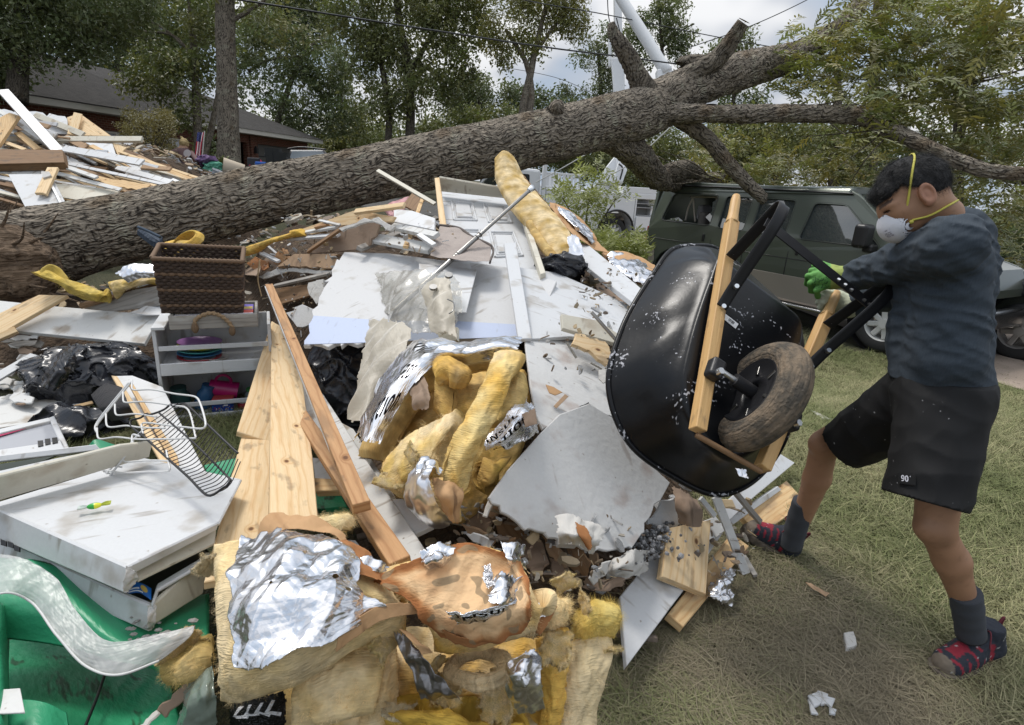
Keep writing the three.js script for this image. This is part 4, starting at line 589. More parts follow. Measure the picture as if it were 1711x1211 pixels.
const blk=(pts,wd,t,name,m)=>{const p=pts.map(([x,y,d])=>at(x,y,d));const g=prism(p,t,{n:FWD.clone().negate(),edge:0.03});return mesh(name,g,m);};
parts.push(blk([[997,304,d0],[1013,278,d0],[1026,262,d0],[1036,268,d0],[1048,282,d0],[1040,306,d0]],0,0.7,'turret',wht));
parts.push(blk([[1024,300,d0 - 0.5],[1034,268,d0 - 0.5],[1048,284,d0 - 0.5],[1040,304,d0 - 0.5]],0,0.18,'turret_cheek',wht));
const bm=(a,b,w0,w1,name)=>{const A=at(...a),B=at(...b),x=B.clone().sub(A),L=x.length();x.normalize();const n=FWD.clone().negate().addScaledVector(x,FWD.dot(x)).normalize(),y=n.clone().cross(x);const g=new THREE.CylinderGeometry(w1,w0,L,4,1);g.rotateY(Math.PI / 4);const m=new THREE.Matrix4().makeBasis(y,x,n).setPosition(A.clone().add(B).multiplyScalar(0.5));g.scale(0.72,1,0.72);g.scale(1.0,1,1);return mesh(name,toCreasedNormals(g.applyMatrix4(m),0.4),wht);};
parts.push(bm([1036,290,d0],[1030,-120,d0 + 0.6],0.28,0.24,'lower_boom'));
parts.push(mesh('boom_knuckle',wire([at(1019,40,d0 - 0.2),at(1019,112,d0 - 0.2)],0.06),wht),blk([[1021,96,d0 - 0.35],[1044,96,d0 - 0.35],[1044,160,d0 - 0.35],[1026,160,d0 - 0.35]],0,0.12,'boom_cover',wht));
parts.push(mesh('upper_boom',sweep([at(1020,-30,d0 - 0.6),at(1070,50,d0 - 0.9),at(1114,122,d0 - 1.2)],[0.17,0.2,0.2],{seg:16,n:16}),wht));
parts.push(blk([[1098,116,d0 - 1.3],[1122,108,d0 - 1.3],[1126,128,d0 - 1.3],[1116,142,d0 - 1.3],[1100,140,d0 - 1.3]],0,0.3,'boom_end',wht));
parts.push(mesh('hose',merged([wire([at(1014,-20,d0 - 0.4),at(1020,40,d0 - 0.4),at(1036,60,d0 - 0.4),at(1030,30,d0 - 0.5)],0.018),wire([at(1034,274,d0 - 0.6),at(1040,280,d0 - 0.65),at(1036,300,d0 - 0.6)],0.03)]),dk));
const bk=blk([[1152,160,d0 - 2],[1202,156,d0 - 2],[1196,182,d0 - 2],[1160,182,d0 - 2]],0,0.6,'bucket',wht);parts.push(bk);
thing('bucket_truck','white utility bucket truck in the street behind the log with boom raised','truck',parts);
}
{
const cable=M.black;const run=(pts,r)=>mesh('cable',sweep(pts.map((q)=>at(...q)),r,{seg:6,n:60}),cable);
thing('power_line','thick black cable sagging across the sky over the log','power line',run([[-160,-60,12],[250,-24,12.5],[390,-2,13],[560,25,14],[720,50,15],[920,80,16.5],[1050,96,17.5],[1160,110,18.5],[1400,130,20],[1700,150,23]],0.022));
thing('power_line','upper thin black cable crossing beside the white boom','power line',run([[820,-14,17],[880,1,17.5],[1000,22,19],[1100,42,20],[1200,62,21],[1300,80,22],[1500,110,25]],0.016));
thing('power_line','thin wire slanting up from the cut stub to the top edge','power line',run([[1150,80,16],[1250,45,16],[1340,4,16],[1420,-40,16]],0.013));
thing('power_line','faint wire dropping right of the forked tree','power line',run([[830,110,38],[930,130,36],[1000,160,34],[860,90,40]].slice(0,3).reverse().concat([]),0.016));
thing('guy_rope','pale rope running down from the bough to the white truck','rope',mesh('rope',sweep([at(1180,160,13.2),at(1125,208,13.6),at(1046,278,14),at(1000,300,14.2)],0.014,{seg:6,n:20}),std({color:lin(0.6,0.6,0.58)})));
thing('guy_rope','pale rope under the log left of the boom foot','rope',mesh('rope',sweep([at(1010,240,13.6),at(930,286,13.8),at(895,305,14)],0.014,{seg:6,n:20}),std({color:lin(0.6,0.6,0.58)})));
}
{
const sap=(label,depth,blobs,stems,seed)=>{const q=rng(seed),pos=[],idx=[];const list=[],cols=[];for(const[x,y,rx,ry,n]of blobs)for(let i=0;i<n;i++){const a=q()*6.283,s=Math.sqrt(q());const p=at(x + Math.cos(a)*s*rx,y + Math.sin(a)*s*ry,depth +(q()- 0.5)*1.4);const e=new THREE.Quaternion().setFromEuler(new THREE.Euler((q()- 0.5)*1.4,q()*6.283,(q()- 0.5)*1.6 + 0.5));list.push(place(p,e,0.17 + q()*0.1));const t=1.1 + q()*0.8;cols.push(lin(t,t*1.02,t*0.85));}
const g=(()=>{const pos=[],idx=[];for(let i=0;i<16;i++){const t=i / 16,p=V3((t - 0.5)*1.6,(q()- 0.5)*0.2,(q()- 0.5)*0.3),d=V3(0.5,(q()- 0.5)*1.0,(i % 2?1:-1)*(0.4 + q()*0.6)).normalize(),l=0.4 + q()*0.25,s=d.clone().cross(V3(q()- 0.5,1,q()- 0.5)).normalize(),k=pos.length / 3;for(const v of[p,p.clone().addScaledVector(d,l*0.5).addScaledVector(s,0.07),p.clone().addScaledVector(d,l),p.clone().addScaledVector(d,l*0.5).addScaledVector(s,-0.07)])pos.push(v.x,v.y,v.z);idx.push(k,k + 1,k + 2,k,k + 2,k + 3);}return geoFrom(pos,idx,pos.filter((_,i)=>i % 3<2));})();
const parts=stems.map((s)=>mesh('stem',sweep(s.map(([x,y])=>at(x,y,depth)),s.map((_,i)=>0.022 - 0.004*i),{seg:5,n:10}),M.barkGrey));parts.push(instances('foliage',g,LEAF[3],list,cols));return thing('sapling',label,'sapling',parts);};
sap('pale leafy bush growing before the white truck body',11.5,[[975,322,60,28,46],[960,355,48,36,52],[1000,300,22,36,16],[1020,340,40,30,26],[930,330,26,26,18],[985,390,40,14,24],[975,290,18,16,8]],[[[975,440],[978,380],[985,330],[1000,275]],[[970,440],[960,370],[940,330]],[[980,440],[1000,380],[1030,330]]],51);
sap('low leafy undergrowth between the heap and the van tail',9.5,[[1045,408,34,16,50],[1020,418,40,16,60],[1060,425,22,16,36],[1000,400,24,16,26]],[[[1040,450],[1044,420],[1052,395]],[[1015,450],[1018,420],[1010,395]]],52);
}
{
const D=13.6,k=D / FL,A=(x,y,d=0)=>at(x,y,D + d),c3=(r,g,b,o)=>std({color:lin(r,g,b),roughness:0.8,...o});
const cap=(p,a,b,ra,rb)=>capsule(p,a,b,ra*k,rb*k);
{const f={hd:A(308,241),ch:A(306,256),wa:A(315,276),s1:A(296,252),h1:A(286,254,-0.3),s2:A(320,256),h2:A(330,269,-0.3),k1:A(312,298),k2:A(320,298),f1:A(311,322),f2:A(320,322)};
const F=(x,y,z)=>{const p={x,y,z};let d=cap(p,f.hd,f.hd,6.4,6.4);d=smin(d,cap(p,f.hd,f.ch,4,5),0.06);d=smin(d,cap(p,f.ch,f.wa,10,9),0.1);d=smin(d,cap(p,f.s1,f.h1,4.5,3),0.06);d=smin(d,cap(p,f.s2,f.h2,4.5,3),0.06);for(const[a,b]of[['k1','f1'],['k2','f2']]){d=smin(d,cap(p,f.wa,f[a],7,4.6),0.05);d=smin(d,cap(p,f[a],f[b],4.4,3),0.03);}return d;};
const b=new THREE.Box3().setFromPoints(Object.values(f));b.min.addScalar(-0.25);b.max.addScalar(0.25);
const col=(x,y,z)=>{const q=V3(x,y,z).sub(EYE),yy=PH / 2 - FL*q.dot(UPV)/ q.dot(FWD);return yy<247?[0.36,0.22,0.15]:yy<276?[0.14,0.085,0.085]:yy<294?[0.02,0.13,0.45]:[0.34,0.2,0.14];};
const body=mesh('body',solid(F,b.min,b.max,0.025,{color:col}),std({vertexColors:true,roughness:0.9})),hair=mesh('hair',solid((x,y,z)=>{const p={x,y,z};return smin(cap(p,A(308,239,-0.03),A(308,239,-0.03),7.4,7.4),cap(p,A(305,232),A(303,229),3,2),0.03)+ 0.02*noise(x*20,y*20,z*20);},b.min,f.hd.clone().addScalar(0.4),0.02),c3(0.35,0.26,0.12));
const print=mesh('print',new THREE.CircleGeometry(0.09,20).applyMatrix4(new THREE.Matrix4().makeBasis(RGT,UPV,FWD.clone().negate()).setPosition(A(313,256,-0.2))),c3(0.4,0.36,0.36));thing('person','person in brown shirt and blue shorts bending over belongings near the house','person',[body,hair,print]);}
{const fl=canvasTex(104,200,(g,w,h)=>{for(let i=0;i<13;i++){g.fillStyle=i % 2?'#d9d6d6':'#a02034';g.fillRect(i*w / 13,0,w / 13 + 1,h);}g.fillStyle='#26346e';g.fillRect(0,0,w*7 / 13,h*0.4);g.fillStyle='#e8e8ee';for(let j=0;j<9;j++)for(let i=0;i<6;i++)g.fillRect(5 + i*9 +(j % 2)*4,6 + j*8,2,2);});
thing('flag','small flag with stripes and starred blue field on a staff','flag',[mesh('cloth',patch([[A(330,221),A(336,221,0.05),A(342,222)],[A(328,240),A(334,241,0.1),A(338,242)],[A(326,260),A(331,262,0.05),A(336,262)]],16,16,{unit:true,thick:0.004,disp:(u)=>0.03*Math.sin(u*9)}),std({map:fl,roughness:0.9})),mesh('staff',wire([A(342,219),A(336,285)],0.014),c3(0.4,0.38,0.35))]);}
const bag=(label,x,y,rx,ry,c,s)=>thing('bag',label,'bag',bagMesh('bag',[x,y,0,D - 0.4],rx,ry,ry*k,c3(...c),{s:0.03,amp:0.05,seed:s}));
bag('purple bag of belongings beside the person',346,268,16,9,[0.13,0.075,0.17],3);bag('green and white feed bag in front of the purple bag',356,280,15,8,[0.08,0.28,0.19],4);bag('white printed sack under the green bag',357,286,14,6,[0.5,0.5,0.52],9);bag('light blue plastic sheet bundle on the ground by the bags',362,298,24,8,[0.2,0.29,0.34],5);bag('dark bag left of the purple bag',328,284,12,12,[0.015,0.02,0.018],6);bag('pile of white clothes by the dead bush',250,256,12,9,[0.42,0.4,0.42],7);bag('blue cloth lump right of the bundle',408,300,9,4,[0.12,0.18,0.32],8);
{const g=new THREE.LatheGeometry([[0.15,0],[0.2,0.45],[0.21,0.46],[0.19,0.46],[0.14,0.02]].map(([a,b])=>new THREE.Vector2(a,b)),24);g.applyMatrix4(new THREE.Matrix4().makeRotationFromEuler(new THREE.Euler(0.3,0.4,1.25)).setPosition(A(408,286)));thing('bucket','tipped cream bucket between potted plant and red chair','bucket',mesh('bucket',g,c3(0.5,0.42,0.32)));}
{const l=[],r=rng(5);for(let i=0;i<30;i++){const a=r()*6.28,o=A(372,292),e=o.clone().add(V3(Math.cos(a)*0.35*r(),0.15 + r()*0.3,Math.sin(a)*0.3*r()));l.push(patch([[o,o.clone().addScaledVector(RGT,0.02)],[o.clone().lerp(e,0.6).add(V3(0,0.12,0)),o.clone().lerp(e,0.6).add(V3(0.05,0.12,0))],[e,e.clone().addScaledVector(RGT,0.01)]],2,6,{thick:0.003}));}const m=mesh('leaves',merged(l),LEAF[3]);m.userData.kind='stuff';thing('potted_plant','leafy green plant standing among the bags','plant',[m,mesh('pot',new THREE.CylinderGeometry(0.12,0.09,0.2,16).translate(...A(372,297).toArray()),c3(0.05,0.05,0.05))]);}
thing('camp_chair','red and black folded chair before the garage','chair',[mesh('seat_back',box(0.3,0.45,0.08,{r:0.03}).translate(...A(425,280).toArray()),c3(0.03,0.03,0.035)),mesh('cover',sweep([A(418,286),A(422,270),A(432,269),A(440,286)],0.06,{seg:8,n:16}),c3(0.4,0.01,0.05))]);
thing('cooler','blue and white cool box beside the red chair','cool box',[mesh('body',box(0.26,0.26,0.2,{r:0.03}).translate(...A(438,280).toArray()),c3(0.02,0.1,0.4)),mesh('lid',box(0.27,0.06,0.21,{r:0.02}).translate(...A(438,275).toArray()),c3(0.6,0.6,0.6))]);
for(const[x,y,h,lb]of[[458,272,0.5,'left dark wheeled bin before the garage pier'],[472,275,0.42,'right dark wheeled bin next to the parked car']])thing('wheelie_bin',lb,'bin',[mesh('body',new THREE.CylinderGeometry(0.21,0.16,h*1.3,4,1).rotateY(0.8).translate(...A(x,y).toArray()),c3(0.02,0.022,0.022)),mesh('lid',box(0.34,0.06,0.34,{r:0.02}).translate(...A(x,y - 24*h,0).toArray()),c3(0.025,0.027,0.027))]);
{const d=20,B=(x,y,e=0)=>at(x,y,d + e),pr=[mesh('body',prism([B(462,300),B(466,272),B(480,268),B(548,268),B(560,276),B(566,300)],1.8,{n:FWD.clone().negate(),edge:0.06}),c3(0.045,0.045,0.05,{roughness:0.3})),mesh('cab',prism([B(478,270,0.1),B(484,249,0.1),B(540,249,0.1),B(553,270,0.1)],1.6,{n:FWD.clone().negate(),edge:0.08}),c3(0.04,0.04,0.045,{roughness:0.3})),mesh('windscreen',prism([B(483,267,-0.01),B(488,252,-0.01),B(538,252,-0.01),B(548,267,-0.01)],0.04,{n:FWD.clone().negate(),edge:0.01}),c3(0.3,0.34,0.38,{roughness:0.08})),mesh('roof_rail',wire([B(480,249,-0.05),B(500,246,-0.05),B(545,250,-0.05)],0.03),M.black)];for(const x of[478,548]){const w=wheelParts(0.36,0.22,c3(0.3,0.3,0.3),6);w.applyMatrix4(new THREE.Matrix4().makeBasis(RGT,UPV,FWD.clone().negate()).setPosition(B(x,300,0.2)));w.name='wheel';pr.push(w);}thing('parked_car','grey car parked before the house garage, its windscreen catching the sky','car',pr);}
{const t=[],r=rng(8);for(let i=0;i<60;i++){const o=A(240 + r()*14,292),x=200 + r()*85,y=188 + r()*80;t.push(sweep([o,A((x + 245)/ 2 + r()*8,(y + 270)/ 2,r()- 0.5),A(x,y,r()- 0.5)],[0.018,0.01,0.004],{seg:5,n:6}));}const lf=[];const cols=[];for(let i=0;i<160;i++){lf.push(place(A(200 + r()*85,188 + r()*90,r()- 0.5),randQ(r),0.16));cols.push(lin(1.6,1.1,0.8));}const m=mesh('twigs',merged(t),M.barkDark);m.userData.kind='stuff';thing('dead_bush','brown withered bush before the house window','bush',[m,instances('dry_leaves',SPRAYS[1],LEAF[1],lf,cols)]);}
const r=rng(31);for(const[x,y,w,c,lb]of[[272,278,10,[0.5,0.48,0.45],'white ring shaped toy at the end of the laths'],[282,262,6,[0.45,0.4,0.3],'cream stick leaning left of the person']])thing(lb.includes('ring')?'ring':'stick',lb,lb.includes('ring')?'ring':'stick',mesh('m',lb.includes('ring')?new THREE.TorusGeometry(0.08,0.02,8,20).translate(...A(x,y).toArray()):wire([A(x - 6,y - 8),A(x + 4,y + 14)],0.02),c3(...c)));
}
let SEED=1;
function flat(name,label,cat,outline,plane,t,mat,{group,tear,amp,edge=0.003}={}){
SEED++;const o=tear?torn(outline,tear===true?null:tear,amp||4,8,SEED):outline;
return thing(name,label,cat,mesh(name,prism(planePts(o,plane),t,{edge,seed:SEED}),mat),group);
}
const flatMesh=(name,outline,plane,t,mat,{tear,amp,edge=0.003}={})=>{SEED++;return mesh(name,prism(planePts(tear?torn(outline,tear===true?null:tear,amp||4,8,SEED):outline,plane),t,{edge,seed:SEED}),mat);};
function lath(label,a,b,wpx,t,mat,{name='board',cat='board',group,twist}={}){
const A=pt(a),B=pt(b),d=(depthOf(A)+ depthOf(B))/ 2;
return thing(name,label,cat,mesh(name,plank(A,B,wpx*d / FL,t,{twist}),mat),group);
}
const GOLD=[0.82,0.5,0.11],PALE=[0.88,0.7,0.42],TAN=[0.8,0.58,0.25],DIRT=[0.5,0.38,0.22],BROWN=[0.56,0.35,0.11];
const HAIRS=[1,2,3].map((s)=>{const r=rng(s*31),pos=[],idx=[];for(let k=0;k<7;k++){const w=0.009,p=[0,1,2,3].map((i)=>V3((r()- 0.5)*0.5*i / 3 + Math.sin(i*1.2 + k)*0.12,i / 3,(r()- 0.5)*0.5*i / 3)).map((v)=>v.add(V3((k - 2)*0.12,0,(r()- 0.5)*0.3)));const q=pos.length / 3;p.forEach((v,i)=>{const ww=w*(1 - i / 3.4);pos.push(v.x - ww,v.y,v.z,v.x + ww,v.y,v.z);});for(let i=0;i<3;i++){const a=q + i*2;idx.push(a,a + 1,a + 2,a + 1,a + 3,a + 2);}}return geoFrom(pos,idx);});
function fuzz(geo,n,len,cols,seed=1){
n=Math.round(n*1.1);const r=rng(seed*71 + 5),p=geo.attributes.position,nm=geo.attributes.normal,c=geo.attributes.color,tri=geo.index,list=[],col=[],N=tri.count / 3;
for(let i=0;i<n;i++){const v=tri.getX(Math.floor(r()*N)*3),nn=V3(nm.getX(v),nm.getY(v),nm.getZ(v)).addScaledVector(V3(r()- 0.5,r()- 0.7,r()- 0.5),1.6).normalize(),q=new THREE.Quaternion().setFromUnitVectors(V3(0,1,0),nn).multiply(new THREE.Quaternion().setFromAxisAngle(V3(0,1,0),r()*6.28));const l=len*(0.2 + r()*r()*0.7);list.push(place(V3(p.getX(v),p.getY(v),p.getZ(v)),q,V3(l,l,l)));const t=0.9 + r()*0.5;col.push(lin(c.getX(v)*t,c.getY(v)*t,c.getZ(v)*t));}
return instances('fibres',HAIRS[seed % 3],M.fuzzI,list,col);
}
M.fuzzI=std({color:lin(1,1,1),roughness:1});
function woolMesh(name,ctrl,{thick=0.08,cols=[GOLD,PALE],nu=70,nv=50,rough=0.018,seed=1,stripe=0,ragged=0,puffK=0.6}={}){
const color=(u,v,p)=>{const n=fbm(p.x*9 + seed,p.y*9,p.z*9,4),k=cl(0.55 + n*1.7 +(stripe?0.3*Math.sin(v*stripe):0));let c=mix3(cols[0],cols[1],k);if(cols[2])c=mix3(c,cols[2],ss(0.16,0.5,fbm(p.x*6,p.y*6 + 9,p.z*6 + seed,4))*0.85);return c;};
const disp=(u,v,p)=>rough*(0.75*fbm(p.x*6,p.y*6,p.z*6 + seed,2)+ 0.75*fbm(p.x*15,p.y*15,p.z*15 + seed,4)+ 0.12*noise(p.x*60,p.y*60,p.z*25));
const keep=ragged?(u,v)=>{const e=Math.min(u,1 - u,v,1 - v);return e>ragged*(0.5 + 0.9*noise(u*9 + seed,v*9,seed));}:null;
return mesh(name,patch(ctrl,nu,nv,{thick,puff:thick*puffK,disp,color,dispBack:disp,keep}),M.wool);
}
const FD=(()=>{const q=rng(4711),o=[];for(let i=0;i<11;i++){const u=q()*2 - 1,a=q()*6.283,s=Math.sqrt(1 - u*u);o.push([Math.cos(a)*s,u,Math.sin(a)*s,0.5 + i*0.24,q()]);}return o;})();
function fold(p,f,seed){let s=0;const w=0.35*noise(p.x*3,p.y*3,p.z*3 + seed),m=noise(p.x*4,p.y*4 + seed,p.z*4);for(let i=0;i<11;i++){const[a,b,c,k,o]=FD[(i + seed)% 11],x=(p.x*a + p.y*b + p.z*c)*f*k + o + seed*0.37 + w*(i % 4);s +=Math.abs(x - Math.floor(x)- 0.5)*2 / k*(i % 2?0.75 + m:0.75 - m);}return s*0.42 - 1.1;}
function crumpled(name,ctrl,mat,{nu=60,nv=50,amp=0.012,f=9,seed=1,tear=0.06,holes=[],thick=0.0015,unit}={}){
const disp=(u,v,p)=>{const x=p.x*f,y=p.y*f,z=p.z*f + seed*3;return amp*fold(p,f,seed);};
const keep=tear||holes.length?(u,v)=>{const e=Math.min(u,1 - u,v,1 - v);if(tear&&e<tear*(0.45 + 1.3*fbm(u*7 + seed,v*7,seed,3)))return false;for(const[a,b,r]of holes)if(Math.hypot(u - a,v - b)<r*(1 + 1.2*noise(u*14,v*14,seed)))return false;return true;}:null;
return mesh(name,patch(ctrl,nu,nv,{thick,disp,keep,unit}),mat);
}
function bagMesh(name,c,rx,ry,rz,mat,{seed=1,s=0.016,amp=0.035,tie}={}){
const o=pt(c),d=depthOf(o),k=d / FL,A=rx*k,B=ry*k;
const f=(x,y,z)=>{const p=V3(x,y,z).sub(o),a=p.dot(RGT),b=p.dot(UPV),e=p.dot(FWD);let q=(Math.hypot(a / A,b / B,e / rz)- 1)*Math.min(A,B,rz);const w=noise(x*2.3,y*2.3,z*2.3 + seed)*1.5;q -=amp*(Math.pow(Math.max(0,ridge(x*4 + w,y*6,z*4 + seed)),2)+ 0.5*Math.pow(Math.max(0,ridge(x*9,y*14 + w*2,z*9 + seed)),2))- 0.5*amp + amp*0.8*noise(x*5,y*5,z*5 + seed);return q;};
const R=Math.max(A,B,rz)+ amp*2 + 0.03;return mesh(name,solid(f,o.clone().addScalar(-R),o.clone().addScalar(R),s),mat);
}
{
const LD=(y,k=0)=>lerp(10.1,8.0,cl((y - 160)/ 210,-0.2,1.1))+ k;
const q=(x,y,k=0)=>[x,y,0,LD(y,k)];
const F=(label,o,k,t,mat,opt={})=>flat(opt.name||'board',label,opt.cat||'board',o,[o[0],o[1],o[2]].map(([x,y],i)=>q(x,y,k +(opt.tilt?opt.tilt[i]:0))),t,mat,opt);
const Lh=(label,a,b,w,k,t,mat,o)=>lath(label,q(a[0],a[1],k),q(b[0],b[1],k +((o&&o.dk)||0)),w,t,mat,o);
const tr='trim boards jumbled in the heap beyond the log';
F('large white sheet on top of the left scrap heap',[[0,183],[49,186],[72,188],[112,198],[118,224],[50,221],[0,226]],0.5,0.02,M.white,{name:'wall_sheet',cat:'sheet',tear:[0,1,2,3]});
F('beige triangular plywood sheet standing on the left scrap heap',[[112,196],[133,189],[186,227],[117,226]],0.6,0.02,M.pine,{name:'plywood_sheet',cat:'plywood'});
Lh('light pine plank propped against the triangular plywood',[131,190],[120,226],12,0.45,0.03,M.pine);
Lh('white painted plank leaning steeply at the far left of the heap',[5,151],[97,252],17,-0.5,0.035,M.white,{dk:0.2});
F('weathered pine board end in the top left corner of the heap',[[-8,200],[16,188],[32,193],[0,240],[-20,262]],-0.3,0.05,M.pine2);
Lh('pale trim strip crossing under the steep white plank',[-6,182],[74,236],8,-0.1,0.02,M.whiteDirty);
Lh('reddish lath behind the cut brown beam',[30,222],[64,250],11,-0.05,0.03,M.pine2);
Lh('narrow pine lath at the left edge above the brown beam',[4,236],[42,250],7,-0.15,0.02,M.pine);
Lh('long cream moulding lying level across the heap top',[-10,233],[238,233],11,0.1,0.05,M.cream);
F('thick brown timber with a clean cut end at the left edge',[[-20,249],[104,250],[108,271],[-20,274]],-0.75,0.12,M.brownwood,{name:'timber',cat:'timber'});
F('white siding board under the brown timber',[[-10,274],[68,281],[68,295],[-10,287]],-0.5,0.02,M.whiteDirty);
F('wide white panel leaning against the log top',[[14,291],[84,290],[120,358],[53,367]],-0.75,0.03,M.white,{name:'panel',cat:'panel'});
Lh('thin ridge moulding on the wide leaning white panel',[80,296],[112,360],4,-0.8,0.02,M.white,{group:tr});
F('pine block resting on the wide leaning white panel',[[79,279],[97,279],[77,324],[58,322]],-0.9,0.04,M.pine,{name:'wood_block',cat:'wood block',tear:[2]});
flat('plaster_lump','white plaster lump stuck on the pine block','plaster',[[70,286],[82,286],[86,293],[72,297]],[q(70,286,-0.95),q(82,286,-0.95),q(72,297,-0.95)],0.03,M.gypsum,{tear:true,amp:2});
F('deep cream siding board running right under the heap',[[90,306],[199,318],[187,343],[100,329]],-0.35,0.03,M.cream);
Lh('raw pine edge below the deep cream siding board',[100,331],[186,346],6,-0.3,0.04,M.pine2);
Lh('white strip above the deep cream siding board',[94,289],[202,317],8,-0.45,0.02,M.whiteDirty);
Lh('long thin white strip reaching towards the log',[102,271],[317,317],6,-0.3,0.02,M.white,{dk:0.1});
Lh('broad white plank pointing right from the timber end',[106,248],[238,272],15,-0.35,0.03,M.white);
Lh('cream board hidden in the right slope of the heap',[190,266],[264,298],15,0.1,0.03,M.cream);
for(const[a,b,w,m]of[[[200,254],[352,305],5,M.pine],[[215,262],[346,309],6,M.pine2],[[236,271],[338,309],5,M.pine],[[180,262],[318,300],6,M.cream],[[280,306],[352,305],5,M.pine]])Lh('slim raw lath on the right slope of the heap behind the log',a,b,w,0.15,0.03,m,{group:'slim laths on the right slope'});
Lh('short grey edged board under the timber end',[96,274],[162,297],8,-0.55,0.03,M.whiteDirty);
F('torn brown fibre sheet in the middle of the heap',[[150,290],[175,296],[252,308],[240,318],[190,312],[156,300]],-0.35,0.015,M.pine2,{name:'fibreboard',cat:'fibreboard',tear:true,amp:2});
F('square pine offcut standing by the log near the heap',[[193,322],[209,322],[204,343],[186,345]],-0.5,0.06,M.pine2,{name:'wood_block',cat:'wood block'});
F('white sheet under the level cream moulding',[[143,238],[188,240],[195,262],[160,248]],0.05,0.015,M.white,{name:'wall_sheet',cat:'sheet',tear:[1,2]});
F('small plywood corner right of the cream moulding',[[188,238],[212,246],[197,260]],0.15,0.02,M.pine,{name:'plywood_sheet',cat:'plywood'});
F('crumpled cardboard flap by the log near the heap end',[[205,318],[250,306],[258,322],[225,334]],-0.3,0.01,M.cardboard,{name:'cardboard',cat:'cardboard',tear:true,amp:3});
F('white board corner right of the pine offcut',[[210,328],[246,330],[240,340],[206,346]],-0.4,0.02,M.white);
for(const[a,b,w,m]of[[[-5,306],[34,314],7,M.brownwood],[[-5,320],[36,330],6,M.cream],[[-5,331],[42,345],5,M.brownwood],[[-5,296],[26,302],8,M.white],[[-5,362],[14,372],5,M.whiteDirty]])Lh('narrow board end low at the left edge of the heap',a,b,w,-0.5,0.03,m,{group:'board ends low in the heap'});
const r=rng(404),ms=[M.white,M.cream,M.pine,M.pine2,M.whiteDirty,M.brownwood,M.cardboard,M.white];
for(let i=0;i<120;i++){const x=5 + r()*315,top=196 + Math.max(0,x - 110)*0.46,y=top + 6 + r()*(345 - top)*0.9,l=30 + r()*70,a=0.28 +(r()- 0.5)*0.45;if(y>350 -(x>150?(x - 150)*0.16:0))continue;Lh('broken trim board wedged in the heap beyond the log',[x - Math.cos(a)*l / 2,y - Math.sin(a)*l / 2],[x + Math.cos(a)*l / 2,y + Math.sin(a)*l / 2],3 + r()*9,-0.05 + r()*0.5,0.02 + r()*0.02,ms[Math.floor(r()*8)],{group:tr,twist:(r()- 0.5)*0.9});}
}
